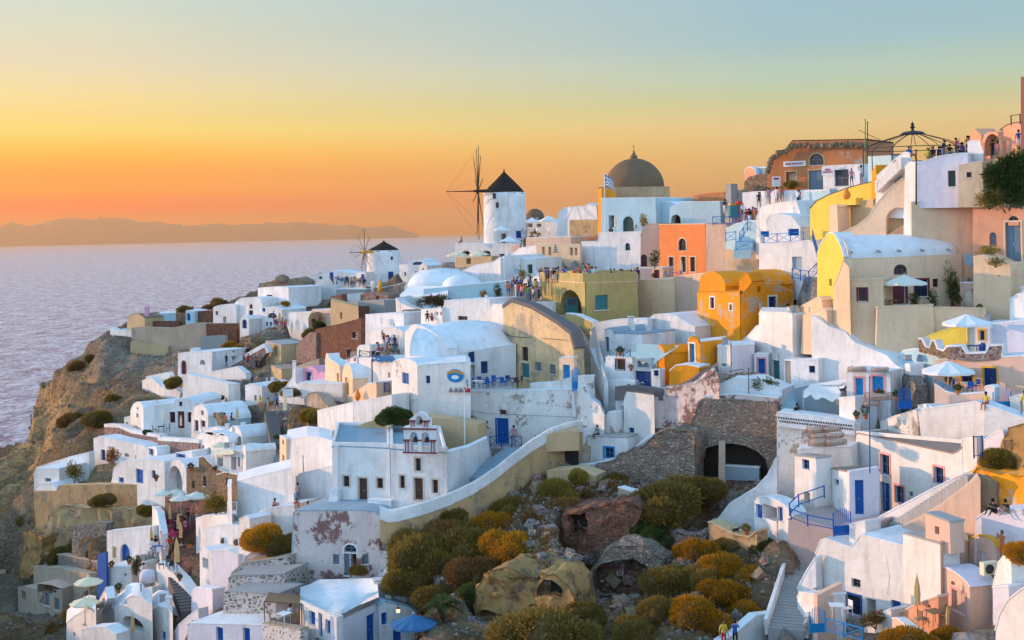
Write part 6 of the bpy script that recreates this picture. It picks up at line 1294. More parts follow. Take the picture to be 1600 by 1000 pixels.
blk('white terrace wall with a round opening in the bottom left corner', (103,112), (150,106), '102,1010 104,974 118,962 140,950 150,952 150,1010', 4, 'white2', 'Fo 116 991 4 7 - - a', name='terrace_wall', rad=1)
blk('low white rounded wall at the bottom edge beside the brown pots', (126,104), (182,101), '124,1020 127,985 140,981 165,980 182,992 182,1020', 1.2, 'white2', name='low_wall')
blk('white wall in front of the two people at the bottom edge', (1128,75.5), (1212,78), '1124,1020 1126,1004 1150,990 1182,962 1206,960 1212,1010', .6, 'worn', name='garden_wall')
blk('dark rock ledge under the skyline boulder', (398,213), (476,209), '396,456 405,444 428,439 462,434 476,440 478,454', 3, 'rock', name='rock_ledge', cat='rock', roof=None, rough=.3)
blk('lit ochre rock flank beside the ruined sheds', (28,146), (66,138), '24,900 30,865 36,830 44,832 66,836 62,880 40,904', 3, 'tuff', name='rock_flank', cat='rock', roof=None, rough=.6)
blk('violet-blue slatted screen left of the blue door wall', (152,121), (166,120), '152,902 152,866 166,862 166,900', .2, 'blue', name='screen', cat='fence', roof=None, ctl=False, cut=False)
def st(label, a, b_, w, n, m='grey', side=None): return stairs(label, P(*a), P(*b_), w, n, m, side=side)
st('long grey village steps climbing between the white walls to the olive building', (932, 668, 107), (905, 545, 122), 2.6, 30, 'concrete')
st('upper flight of the village steps beside the dark coping', (905, 545, 122), (872, 492, 131), 2.8, 14, 'concrete')
st('narrow grey steps beside the white lower cottage', (908, 712, 104), (916, 668, 107), 1.3, 11, 'concrete')
st('blue-shaded church steps inside the ribbon parapet', (738, 747, 101), (805, 701, 107.5), 1.8, 20, 'bluegrey')
st('dark steps of the left lane below the orange-clad people', (433, 694, 127), (422, 642, 138), 1.2, 18, 'greydark')
st('little white stairs beside the pink house', (464, 606, 144), (464, 583, 148), 1.1, 10, 'white2')
st('pale blue stairs curling up to the white domes', (642, 470, 164), (664, 430, 170), 2.6, 16, 'aqua')
st('broken stone steps dropping beside the golden bushes', (1228, 985, 76), (1262, 870, 84), 2.1, 26, 'grey', 'worn')
st('inner steps of the climbing white stairs below the blue rails', (1398, 820, 80.6), (1520, 742, 75.5), 1.0, 22, 'roofgrey')
st('pale blue steps up to the wooden-door room', (1233, 650, 97), (1232, 612, 100.6), 1.2, 10, 'aqua')
st('dark grey ramp stairs beside the curved chair terrace', (300, 955, 106), (278, 900, 112), 1.7, 12, 'greydark')
st('white stairs climbing from the ridge cubes to the shop lane', (1160, 392, 133), (1176, 348, 138), 1.8, 14, 'aqua')
st('worn stair treads on the flank below the pergola', (1376, 285, 108.5), (1416, 246, 106), 1.3, 14, 'worn')
def rl(label, pts, **k): return railing(label, pts, g='painted railings', **k)
rl('navy crossed railing in front of the navy gate', [(766,698,110.4),(784,699,110.2),(815,699,110)], h=.9, step=1.)
rl('blue crossed railing on the roof below the white cottage', [(1194,382,123.6),(1256,378,121)], col='skyblue', step=1.6)
rl('blue crossed railing on the upper landing left of the steps', [(1134,378,134),(1150,376,133.6),(1150,392,132),(1177,391,131.5)], col='skyblue', step=1.4)
rl('blue sloping handrail of the ridge stairs', [(1156,378,133),(1174,352,136)], col='skyblue', step=1.4)
rl('long blue crossed railing along the shop terrace', [(1114,352,141),(1140,352,140),(1172,347,138.4)], col='blue', step=1.5)
rl('blue stair railing dropping left of the yellow gable', [(1270,376,118),(1279,410,112)], col='blue', step=1.6)
rl('blue crossed railing at the foot of the yellow gable', [(1238,436,115),(1264,441,112),(1277,428,111)], col='blue', step=1.4)
rl('teal balcony rail with a potted plant', [(953,558,110.9),(985,558,108.9)], col='teal', h=.6, step=.9)
rl('navy terrace rail with curled bars beside the dark pole', [(586,612,129),(609,614,126.5)], col='navy', style='bars', step=1.2)
rl('blue garden handrail above the courtyard', [(1234,806,84),(1248,792,84.6),(1288,778,85)], step=1.6, style='n', h=.8)
rl('lower blue handrail along the mauve courtyard', [(1236,812,82.4),(1262,822,81),(1302,830,79.8)], step=1.8, style='n', h=.7)
rl('bright blue crossed fence at the bottom edge', [(1290,988,73),(1348,1004,71)], col='skyblue', h=.8, step=1.2)
rl('blue balustrade left of the yellow-framed terrace', [(1462,612,88.6),(1474,618,88.2),(1489,624,87.8)], col='skyblue', style='bars', step=.9, h=.8)
rl('tall dark blue rails at the top of the climbing stairs', [(1522,716,77),(1535,716,76.4)], col='navy', style='bars', h=1.3, step=.6)
rl('white slatted railing beside the hedge planter', [(356,806,110.8),(370,806,110.6)], col='whitetrim', style='bars', h=1.2, step=.8)
rl('thin dark chimney-top railing at the upper right edge', [(1580,196,105),(1594,194,104)], col='iron', style='n', h=.8)
rl('low wooden rail beside the white sun terrace', [(398,745,117),(410,744,116)], col='darkwood', style='n', h=.7)
rl('brown terrace rail of the pink-lit cafe by the dark pole', [(562,558,136),(578,560,135)], col='darkwood', style='x', h=.7)
def gate(label, px, py, D, w, h, col='blue'):
    T = Thing('gate', label, 'gate', P(px, py, D), math.radians(12)); M1 = MB(); M1.box((-w/2, 0, h/2), (.06, .06, h)); M1.box((w/2, 0, h/2), (.06, .06, h)); M1.box((0, 0, .1), (w, .05, .07)); M1.box((0, 0, h*.42), (w, .05, .07)); T.part('frame', M1.v, M1.f, col)
    M1 = MB()
    for i in range(1, 9):
        x = -w/2+w*i/9; M1.box((x, 0, h*.42+(h*.55+.3*math.sin(math.pi*i/9))/2), (.03, .03, h*.55+.3*math.sin(math.pi*i/9)))
    M1.box((0, .0, h*.25), (w-.06, .03, h*.3)); T.part('bars', M1.v, M1.f, col)
gate('blue arched iron gate at the courtyard steps', 1316, 838, 79.2, 1.15, 1.5)
gate('sky-blue double gate with crosses beside the seated girl', 1566, 640, 85.2, 1.3, 1.2, 'skyblue')
gate('bright blue arched wooden gate at the bottom stairs', 1277, 990, 74, .95, 1.3, 'skyblue')
gate('sky-blue gate leaf behind the lone white pillar', 900, 612, 109.4, .6, 1.9, 'skyblue')
gate('blue wooden gate beside the potted plants near the steps', 1414, 640, 88.5, .9, 1.3, 'blue')
ORD = (['first', 'second', 'third', 'fourth', 'fifth', 'sixth', 'seventh', 'eighth', 'ninth', 'tenth', 'eleventh', 'twelfth', 'thirteenth', 'fourteenth', 'fifteenth', 'sixteenth', 'seventeenth', 'eighteenth', 'nineteenth', 'twentieth']+['%d%s' % (i, {1: 'st', 2: 'nd', 3: 'rd'}.get(i % 10, 'th')) for i in range(21, 60)])
TOPS = {'w': 'white', 'r': 'red', 'b': 'blue', 'n': 'navy', 'k': 'black', 'p': 'pink', 'y': 'yellow', 't': 'teal', 'h': 'khaki', 'o': 'orange', 'g': 'green', 'v': 'purple', 's': 'grey'}
def crowd(spec, where, g, dj=0):
    """spec: px,py,D,colour letter,pose letter"""
    L_ = [s.split(',') for s in spec.split()]; rnd = random.Random(len(spec))
    for s in list(L_) if dj else []: L_.append([str(float(s[0])+rnd.uniform(1.5, 3)), s[1], str(float(s[2])+rnd.uniform(.5, 1.1)), rnd.choice(list(TOPS)), rnd.choice('sswfl') if len(s) < 5 or s[4] not in 'cd' else s[4]])
    L_.sort(key=lambda s: float(s[0]))
    for i, s in enumerate(L_):
        c = TOPS[s[3]]; pose = {'s': 'stand', 'w': 'walk', 'f': 'photo', 'l': 'lean', 'c': 'sit', 'd': 'ground'}[s[4] if len(s) > 4 else 's']; v = {'c': 'seated ', 'd': 'crouched '}.get(s[4] if len(s) > 4 else 's')
        person(float(s[0]), float(s[1]), float(s[2]), f'{v}person in a {c} top, {ORD[i]} from the left {where}', pose, 'cloth'+c, rnd.choice(['clothjeans', 'clothblack', 'clothkhaki', 'clothnavy', 'clothwhite', 'clothgrey']), 'skin' if rnd.random() < .5 else None, rnd.choice(['hairdark', 'hairbrown', 'hairdark', 'hairfair']), rnd.choice([0, 150, 180, 210, 60, -60, 100, -110]) if len(s) < 6 else float(s[5]), g=g)
crowd('794,464,137,o 800,463,138,b 806,466,136.5,w,f 811,466,136,r 815,470,135,p 820,468,136,o,w 825,472,134.5,g 829,469,135.5,w 833,473,134,w,f 838,471,134.6,p 842,473,134,n 826,452,140,w 814,457,139,b,f 803,456,140,r 836,460,138,y', 'in the crowd on the lane', 'crowd on the lane', 1)
crowd('845,442,140.3,n,f 852,442,137.3,b 857,442,137.3,v 865,443,136.3,k 871,442,135.8,o 882,442,135.3,v,l 897,443,134.70000000000002,r 905,442,135.10000000000002,o,f 910,436,137.3,t 914,442,134.3,p 919,436,137.3,o 921,442,134.3,s 926,442,134.3,w 958,445,134.3,k,l 970,445,134.70000000000002,p,f 990,445,135.3,w,l 995,443,137.3,n', 'on the olive terrace', 'crowd on the olive terrace', 1)
crowd('478,452,214,r 483,451,215,k 488,452,214,w 519,448,216,n 524,449,216,w 528,447,218,b 533,449,216,b 537,449,215,t 541,447,217,k 545,449,216,b 550,449,215,p 554,448,216,w 558,450,214,o 563,449,215,b 568,450,214,k 462,455,212,o 470,454,212,s', 'in the crowd by the small windmill', 'distant crowd by the small windmill', 1)
crowd('431,510,194,p 434,517,192,r 437,507,193,y 441,513,191,o 445,518,190,r 447,509,192,w 428,503,195,b 439,520,190,p', 'on the seaward steps', 'visitors on the seaward steps')
crowd('388,573,168,r 381,568,170,p 401,580,164,k 394,602,160,s 365,568,172,w 354,572,172,k', 'under the sloping stair parapet', 'visitors on the left lane')
crowd('588,552,139,w,c 593,556,138,r,c 599,545,140,k 605,549,139,w 611,555,137,o,c 617,548,139,n 600,536,141,s 584,566,135,b,c', 'among the cafe guests', 'cafe guests', 1)
crowd('545,566,140,k 668,503,141,n,c 675,506,141,r,c 691,503,140,o', 'around the white hatch terrace', 'guests at the hatch terrace')
crowd('1166,352,138,r 1171,351,137,k 1176,348,138,v 1180,350,137,o 1186,325,134,n,w 1200,319,135,p 1213,317,135,w 1220,316,135,o,w 1247,322,131,w,w 1132,334,150,k 1161,342,140,w', 'on the ridge lane', 'visitors on the ridge lane', 1)
crowd('1331,291,121,p 1346,287,119,w,f', 'above the yellow wall', 'visitors above the yellow wall')
crowd('1449,252,111,y,c 1457,251,111,k,c 1466,250,111,n,c 1473,249,110.6,k,l 1484,247,110.5,k,c 1494,245,110,r,f 1503,244,110,v,c 1512,243,109.6,o 1420,250,113,b,c', 'under the pergola', 'people on the pergola terrace', 1)
crowd('1551,250,110.5,k,f 1560,251,110.2,p 1592,236,103,b', 'in and beside the ridge arch', 'people by the ridge arch')
crowd('238,862,119,w,c 243,857,120,k,c 265,858,118.6,r,c 270,850,119.4,w,c 275,838,121,n 282,826,123,r,c 289,830,122,p,c 261,835,122,o,c 294,822,124,k', 'at the red restaurant', 'restaurant guests', 1)
def one(px, py, D, label, pose, top, bot, leg=None, hair='hairdark', face=0, sc=1.): return person(px, py, D, label, pose, 'cloth'+top, 'cloth'+bot, leg, hair, face, sc, g=None)
one(222, 907, 115, 'waiter in a white shirt and dark trousers carrying plates by the clay pots', 'lean', 'white', 'black', face=60)
one(1542, 640, 84.3, 'girl in a yellow top sitting on the huge white wall', 'sit', 'yellow', 'red', 'skin', face=-50)
one(1596, 650, 83, 'man in a yellow top at the right edge beside the blue gate', 'lean', 'yellow', 'khaki', face=60)
one(1556, 803, 71.6, 'slim man in black sitting left on the lilac ledge', 'ground', 'black', 'black', face=-60)
one(1576, 803, 70.6, 'woman in black and khaki sitting right on the lilac ledge', 'ground', 'black', 'khaki', 'skin', 'hairdark', -70)
one(1566, 876, 70.8, 'woman in an orange dress behind the air conditioner taking a picture', 'photo', 'orange', 'orange', 'skin', 'hairbrown', -60)
one(426, 795, 105.6, 'woman in a pink top lounging on the white parapet', 'ground', 'pink', 'black', 'skin', face=70)
one(463, 794, 104.6, 'woman in red sitting at the end of the parapet', 'ground', 'red', 'orange', 'skin', 'hairbrown', 20)
one(466, 786, 106.4, 'dark-haired woman standing behind the seated church visitors', 'stand', 'grey', 'jeans', None, 'hairdark', 150)
one(477, 800, 103.8, 'bare-backed man crouching at the end of the parapet', 'ground', 'orange', 'khaki', 'skin', 'hairbrown', 80)
one(757, 690, 108.4, 'woman with a yellow bag leaning on the church wall end', 'lean', 'red', 'white', 'skin', face=110)
one(803, 696, 110.8, 'person in pink standing behind the navy railing', 'stand', 'pink', 'grey', face=200)
one(361, 662, 137, 'man in dark clothes on the deck behind the vaulted cottage', 'sit', 'black', 'navy', 'skin', face=100)
one(353, 663, 138, 'bare-armed man sitting on the deck behind the vaulted cottage', 'sit', 'orange', 'khaki', 'skin', face=-80)
one(407, 642, 141, 'person in an orange coat standing on the rocky lane edge', 'stand', 'yellow', 'orange', face=30)
one(419, 646, 140, 'person in a brown coat standing on the rocky lane edge', 'stand', 'khaki', 'khaki', face=-60)
one(432, 640, 139.4, 'person in a bright blue jacket walking down the lane', 'walk', 'blue', 'navy', face=120)
one(452, 972, 87.6, 'man sitting at the table under the reed awning', 'sit', 'white', 'khaki', 'skin', face=70)
one(1131, 1014, 75, 'person in a yellow shirt at the bottom edge near the bushes', 'stand', 'yellow', 'red', face=20)
one(1149, 1013, 75, 'person in a blue shirt at the bottom edge near the bushes', 'photo', 'blue', 'black', face=160)
one(1244, 655, 95, 'dark-clothed person resting under the canvas awning', 'sit', 'black', 'black', face=30)
one(722, 382, 198, 'person in a red top on the roof left of the tall windmill', 'sit', 'red', 'black', face=-80)
one(935, 686, 104, 'person in grey sitting on the broken step wall', 'sit', 'grey', 'navy', face=-60)
for a in (('square',831,339,190,31,'left white parasol on the terrace behind the tall windmill'),('square',857,336,188,35,'right white parasol on the terrace behind the tall windmill'),('square',795,368,186,36,'white parasol with a red rim beside the bougainvillea'),('square',784,352,194,32,'white parasol against the foot of the tall windmill'),
          ('cream',714,391,186,34,'left beige parasol in front of the arched windmill terrace'),('cream',748,390,184,33,'right beige parasol in front of the arched windmill terrace'),('aqua',1413,426,98.2,70,'pale parasol over the maroon door of the cream house'),('white',1510,487,91.5,78,'white parasol above the scalloped stone terrace'),
          ('white',1481,560,89.4,84,'white parasol in front of the yellow-framed blue shutters'),('cream',138,899,110,44,'upper cream parasol beside the blue screen at bottom left'),('cream',132,931,108,46,'lower cream parasol at bottom left'),('aqua',254,764,124,30,'leftmost pale parasol under the big arch'),('aqua',275,763,125,36,'second pale parasol from the left under the big arch'),
          ('aqua',282,771,120,34,'front pale parasol below the brown stone house'),('aqua',307,766,122,40,'rightmost pale parasol below the brown stone house'),('cream',343,689,131,30,'cream parasol beside the flat canopy'),('blue',646,958,82,74,'big blue parasol in front of the bottom white annex'),('white',672,447,150,30,'')):
    if a[5]: parasol(*a)
for a in (('cream',283,673,146.5,26,'folded pale parasol in front of the maroon door'),('cream',257,664,149.5,25,'folded pale parasol against the long vaulted house'),('tan',371,661,137,27,'folded tan parasol behind the deck'),('cream',1065,437,144,32,'folded cream parasol in front of the orange house'),('cream',962,366,166,36,'folded cream parasol beside the domed church door'),
          ('tan',266,822,122,36,'folded tan parasol at the far end of the red terrace'),('tan',279,838,120,38,'middle folded tan parasol on the red terrace'),('tan',283,852,118,38,'folded tan parasol among the red tables'),('tan',237,856,119.5,36,'folded tan parasol beside the white door wall'),('tan',277,897,110.5,60,'big folded tan parasol on the grey chair terrace'),('tan',178,880,120,26,'short folded tan parasol beside the arched blue door'),
          ('tan',208,1003,102.5,46,'folded tan parasol in front of the half-moon arch'),('tan',1434,968,70.5,72,'tall folded tan parasol on the peach terrace'),('tan',1481,992,68,48,'short folded tan parasol beside the open shutters'),('cream',446,655,129,44,'folded cream parasol beside the left lane'),('cream',1066,437,146,3,'')):
    if a[5]: closed(*a)
awning('row of white awnings over the planted cafe terrace', [(640,447,157),(700,447,153),(700,460,151),(625,460,155)], 'canvaswhite', .1, .3)
awning('flat pale canopy over the shaded doorway of the left cluster', [(332,700,130),(362,700,128),(366,708,126),(334,710,128)], 'canvas', .02, .12)
awning('dark blue shade cloth over the lit cafe beside the slim pole', [(582,556,134),(614,556,131),(618,562,129),(580,563,132)], 'canvasblue', .1, .15)
SHR = '''660,872,92,112,olive,rounded drab bush left of the palm|700,838,94,92,brown,brown bush under the ribbon parapet|722,862,92.5,117,olive,wide drab bush in the upper gully|765,818,95.5,62,gold,golden bush near the cave shelter|806,858,90,92,gold,large tawny bush in the middle of the gully|866,768,97,75,yg,tall yellow-green bush below the sandy ledge|
888,792,95,63,brown,brownish bush left of the brick ruin|640,905,90.5,73,olive,drab bush above the blue-roofed annex|760,895,89,97,brown,brown bush above the ochre caves|850,882,87.5,56,brown,small brown bush beside the rubble chute|1044,786,92,126,olive,big yellow-green bush in front of the dark cave|1092,764,94.5,75,olive,drab bush beside the concrete post|
1018,834,90,62,green,dark green bush left of the big yellow-green bush|1084,862,86,64,gold,golden bush above the great golden bush|1122,880,84,66,gold,amber bush in the golden group|1082,960,78,100,gold,great golden bush at the bottom of the group|1182,908,83,96,gold,great amber bush beside the stone steps|1136,925,81,70,gold,golden bush between the two great ones|
1050,905,84,92,olive,drab bush left of the golden group|1030,955,79,70,olive,low drab bush at the lower gully|850,990,77.5,158,olive,wide drab bush at the bottom centre|415,836,100,68,gold,round golden bush beside the ruined vault house|440,852,99.4,56,olive,drab bush hugging the round golden bush|160,780,137,36,olive,grey-green bush on the tan retaining wall|
228,798,129,30,yg,yellow-green bush at the end of the tan wall|28,832,178,58,gold,golden bush on the far left slope|22,780,200,64,gold,golden bush high on the far left slope|52,862,160,44,gold,small golden bush under the far left rocks|112,960,121,40,gold,golden bush above the corner parasols|10,960,155,50,olive,drab bush at the very left edge|800,795,97,70,olive,drab bush between the golden and yellow-green bushes|836,810,95,64,brown,brown bush right of the middle tawny bush|700,800,96.5,60,olive,drab bush close under the ribbon parapet|745,845,94,66,olive,olive bush joining the gully thicket|905,770,97,44,brown,dry brown bush beside the sandy ledge|830,850,91.5,60,brown,tawny brown bush above the ochre caves|680,930,88,66,olive,drab bush above the palm|1140,850,87,56,olive,drab bush over the golden group|1085,905,83.5,70,olive,olive bush inside the golden group|915,960,80,70,olive,drab bush at the mouth of the arch|1165,955,79.5,60,gold,golden bush beside the bottom white wall|960,750,98,40,olive,drab tuft below the rock outcrop|60,812,154,50,olive,drab bush on the rocks left of the sheds|20,900,165,50,gold,amber bush at the left edge|75,930,133,30,brown,brown bush behind the ruined sheds|50,985,132,60,olive,dark bush in the bottom left corner|
100,990,121,50,brown,brown bush left of the corner parasols|100,865,137,46,olive,drab bush above the dry-stone terrace|150,868,131,34,green,dark bush beside the blue screen|340,474,213,30,olive,round bush on the skyline of the spur|325,480,212,18,brown,small brown bush beside the skyline bush|287,482,211,20,olive,mossy bush beside the tiny hut|
447,474,198,14,gold,small golden bush beside the crest cube|497,508,176,22,green,dark green bush beside the grey vault|485,520,174,26,olive,drab bush under the grey vault|360,540,184,24,gold,golden bush beside the concrete apron|385,548,180,34,yg,yellow-green bush above the sloping parapet|335,558,176,24,yg,bush behind the red-topped door house|
270,598,167,30,olive,clipped hedge inside the shell wall|455,612,139,28,yg,yellow-green bush below the roofless annex|430,604,146,24,olive,bush beside the unfinished house|492,648,129,44,yg,yellow-green bush beside the folded cream parasol|450,600,150,22,gold,tawny bush under the lit annex|615,648,107,52,green,dense dark green bush behind the church roof|
120,572,210,34,brown,brown bush on the upper cliff|150,560,210,28,olive,drab bush near the pale scree|150,652,164,50,olive,dark bush above the bougainvillea house|110,655,180,36,brown,brown bush on the cliff shoulder|120,685,172,42,olive,long drab bush below the cliff shoulder|175,625,174,30,olive,bush at the foot of the scree|
365,577,168,10,green,tiny round bush on the paved terrace|340,622,156,16,green,small round bush at the foot of the blank wall|1566,716,76.5,58,yg,grassy bush on the yellow cave rock|1598,860,66,52,gold,golden bush cut by the right edge|1420,1000,65.5,80,gold,golden bush at the bottom right edge|1478,996,66.5,52,gold,smaller golden bush under the short parasol|
1192,856,85.5,52,green,dark green bush below the tan rim wall|1236,288,147,24,yg,dry yellow grass clump under the shop|460,850,98.8,26,olive,thin bush at the ruined vault house wall|232,676,149,16,green,round green bush on the maroon door terrace|1010,800,92.6,48,brown,brown bush beside the broken slab|
700,985,83,73,olive,spiky drab bush beside the palm|990,985,77.6,73,olive,drab bush at the bottom right of the caves|735,925,86,46,green,dark bush right of the palm|905,745,98,36,yg,weedy bush on the sandy ledge|560,890,94.6,26,olive,weeds at the door of the ruined vault house|1130,620,100.4,16,green,small plant on the low white parapet'''
for s in SHR.replace('\n', '').split('|'):
    x, y, D, w_, l, lb = s.split(','); shrub(float(x), float(y), float(D), float(w_), lb, 'leaf'+l, hs=random.uniform(.85, 1.15))
for a in (('bougainvillea','pink bougainvillea bursting over the cliff corner terrace','bougainvillea',176,712,144,22,28,'leafbrown','flowerpink',900,.2),('climber','yellow-green shrub in the cliff corner terrace garden','garden shrub',116,738,146,30,34,'leafyg',None,1300,.2),('bougainvillea','red bougainvillea on the windmill cafe terrace','bougainvillea',828,374,183,34,26,'leafgreen','flowerred',900,.24),
          ('climber','green climber on the right of the cream house','climbing plant',1487,445,102,22,70,'leafgreen',None,1400,.16),('ivy','thick dark ivy spilling over the peach wall','ivy',1576,280,98.6,80,92,'leafgreen',None,11000,.22),('ivy','yellow-green ivy tongue above the peach wall','ivy',1546,312,98.8,44,24,'leafyg',None,1300,.17),('hedge','planted hedge in the box above the red restaurant','hedge',337,786,115,48,30,'leafyg',None,1800,.2),
          ('hedge','row of plants in front of the awning cafe','hedge',675,470,149.5,54,16,'leafgreen','flowerred',1700,.2),('climber','dark green shrub beside the domed church door','climbing plant',1005,345,166,14,24,'leafyg',None,700,.2),('climber','dark potted bush beside the orange house','garden shrub',1023,404,144.6,16,26,'leafgreen',None,700,.18),('hedge','row of plants on the low wall beside the wood pile','hedge',1196,598,99.4,44,22,'leafgreen',None,1200,.14),
          ('climber','dead grey climber on the tall white house corner','climbing plant',1273,540,102.6,10,60,'leafbrown',None,500,.16),('hedge','flower bed with red blossoms in front of the lower house','hedge',1368,968,72.4,44,20,'leafgreen','flowerred',1100,.13),('hedge','grassy planter on top of the cream tower','hedge',1555,409,95.8,36,10,'leafyg',None,700,.12),('hedge','green hanging hedge along the red restaurant edge','hedge',213,880,118,14,34,'leafgreen','flowerred',900,.16),
          ('climber','tall thin plant beside the cream house window','garden shrub',1459,468,101,16,34,'leafgreen',None,600,.14),('climber','dark dense pot bush beside the parasol on the cream terrace','garden shrub',1428,468,99,14,22,'leafgreen',None,700,.12),('hedge','row of small plants under the peach house window','hedge',1545,392,98.4,46,16,'leafyg',None,900,.14),('climber','olive-green plant on the house with the pointed gables','garden shrub',816,428,159,12,14,'leafyg',None,500,.18),
          ('climber','leafy plant at the end of the awning terrace','garden shrub',778,457,150,12,22,'leafgreen',None,500,.18),('climber','yellow-green plant beside the awning terrace arch','garden shrub',755,460,150,10,14,'leafyg',None,400,.16)):
    plant(*a, seed=int(a[3]))
def palm():
    c = P(690, 945, 83); T = Thing('palm_tree', 'short spiky palm beside the blue-roofed annex', 'palm', c-UP*1.2); rnd = random.Random(5); M1 = MB().lathe([(.3, -1), (.26, .6), (.32, 1.1), (.2, 1.4)], 10, jit=.2); T.part('trunk', M1.v, M1.f, 'darkwood')
    vs = []; fs = []
    for i in range(26):
        a = rnd.uniform(0, 6.28); el = rnd.uniform(.1, 1.3); L_ = rnd.uniform(1.3, 1.9); d = V((math.cos(a), math.sin(a), 0)); t = V((-d.y, d.x, 0)); prev = V((0, 0, 1.2))
        for k in range(12):
            s = (k+1)/12; q = V((0, 0, 1.2))+d*L_*s*math.cos(el*.6)+UP*(L_*s*math.sin(el)-L_*.75*s*s)
            for sg in (-1, 1):
                n = len(vs); tip = q+t*sg*(.42*math.sin(math.pi*min(1, s*.9+.1)))+d*.16-UP*.08; vs += [prev, q, tip]; fs.append((n, n+1, n+2))
            prev = q
    T.part('fronds', vs, fs, 'leafgreen')
palm()
def tset(px, py, D, tk, ck, n, where, spread=.75):
    p = P(px, py, D); table(tk, p, f'table {where}')
    for i in range(n):
        a = 2*math.pi*i/n+.4; q = p+V((math.cos(a), math.sin(a), 0))*spread; chair(ck, q, f'{ORD[i]} chair of the table {where}', rz=a-math.pi/2)
tset(268,843,119.6,'red','red',4,'with a red cloth under the front folded parasol'); tset(282,834,122,'red','red',4,'with a red cloth at the far terrace end'); tset(272,826,123.6,'red','red',3,'with a red cloth beside the terrace hedge'); tset(246,866,118,'blue','white',4,'of blue wood beside the clay pots')
tset(266,888,111.6,'dark','dark',4,'under the big folded tan parasol')
tset(755,606,111.6,'cloth','blue',4,'with a white cloth below the long cafe wall'); tset(778,604,111.8,'blue','blue',4,'of blue wood on the cafe terrace'); tset(800,604,112.4,'dark','dark',4,'of dark iron in front of the teal doors'); tset(745,608,110.6,'white','blue',2,'of white wood nearest the shop')
tset(1398,484,98.6,'wood','wood',2,'of wood under the pale parasol of the cream house'); tset(1520,556,91.6,'blue','blue',2,'behind the scalloped coping'); tset(1512,614,88.4,'white','blue',3,'on the yellow-framed terrace'); tset(1052,436,142.6,'blue','blue',2,'in front of the orange house')
tset(444,975,86.8,'white','wood',2,'under the reed awning'); tset(608,556,136.6,'wood','wood',3,'of the sunny cafe terrace'); tset(594,562,134,'wood','dark',3,'beside the dark pole'); tset(252,676,148,'dark','dark',2,'on the maroon door terrace'); tset(1460,976,69,'wood','wood',2,'between the folded parasols'); tset(848,366,186,'white','white',2,'under the right windmill parasol')
tset(826,367,188,'dark','dark',2,'under the left windmill parasol'); tset(984,362,166.6,'dark','dark',1,'beside the domed church door'); tset(466,676,126,'dark','wood',2,'on the terrace beside the cream parasol'); tset(1308,965,73.6,'white','white',1,'of metal in the vestibule yard')
for a in (('tall',1498,480,99.4,'pot plant left of the amphora'),('yg',1531,487,97.6,'wide clay pot plant at the end of the cream terrace'),('red',281,908,108.6,'red flower pot at the corner of the grey chair terrace'),('green',296,856,114,'clay pot plant below the hedge planter'),('red',185,750,134,'') ,('green',174,888,118.6,'round bush pot beside the short folded parasol'),('green',185,926,110,'big clay pot on the mauve bench terrace'),
          ('red',175,990,104,'brown pot beside the half-moon arch'),('yg',1202,606,99.2,'clay pot plant on the low white parapet end'),('red',1375,624,91,'pot plant on the lower cube wall'),('yg',1482,602,90,'yellow-green pot under the terrace parasol'),('red',1497,616,87.4,'orange pot on the lower terrace balustrade'),('green',969,556,109.6,'potted plant on the teal balcony'),('yg',986,580,107.6,'ochre pot plant beside the maroon picture'),
          ('green',1401,626,91.6,'potted plant beside the blue wooden gate'),('red',336,738,126,'flower pot on the brown stone house'),('red',298,736,130,'clay pot plant on the wall top of the brown stone house'),('green',244,752,133,'pot plant beside the large white arch'),('red',1022,436,144,'pot plant in front of the little kiosk door'),('green',1338,655,91,'pot plant at the end of the tile parapet'),('tall',1352,655,90.4,'tall pot plant beside the blue pole'),
          ('yg',1166,836,86,'pot plant inside the curved boundary wall'),('green',202,882,117.6,'pot plant at the edge of the red terrace'),('red',955,366,166.4,'clay pot in front of the brown church shutter'),('green',1545,905,66.6,''),('green',432,690,128.6,'pot plant at the top of the lane steps')):
    if a[4]: pot(a[0], P(a[1], a[2], a[3]), a[4], random.uniform(.9, 1.3))
for x, y, D, lb in ((1546,898,69.6,'beige air conditioner with a round fan beside the woman in orange'),(352,851,110,'grey air conditioner on the white hall roof'),(372,853,108,'second air conditioner right of the grey one')): dup(AC, P(x, y, D), .3, 1.15, lb, 'air conditioners')
for x, y, D, k, lb in ((1513,428,100,1.3,'pale blue satellite dish beside the cream tower'),(656,440,160,1.,'') ,(806,432,158,.8,'grey satellite dish on the lit ramp wall'),(1437,572,94,.7,'dish on the fan-shaped roof apron')):
    if lb: dup(DISH, P(x, y, D), .4, k, lb, 'satellite dishes')
for x, y, D, k, lb in ((986,511,115,.9,'small chimney with a cowl on the blue-roofed cottage'),(589,930,91,1.1,'white chimney on the bottom annex'),(460,575,146,.8,'slim white chimney left of the pink house'),(596,506,148,.6,'stubby chimney on the tall blue-shaded house'),(1235,494,105.6,.7,'white chimney on the tall white house roof'),(760,470,137,.6,'tiny chimney on the wedge-roofed house')): dup(CHIM, P(x, y, D), .2, k, lb, 'chimneys')
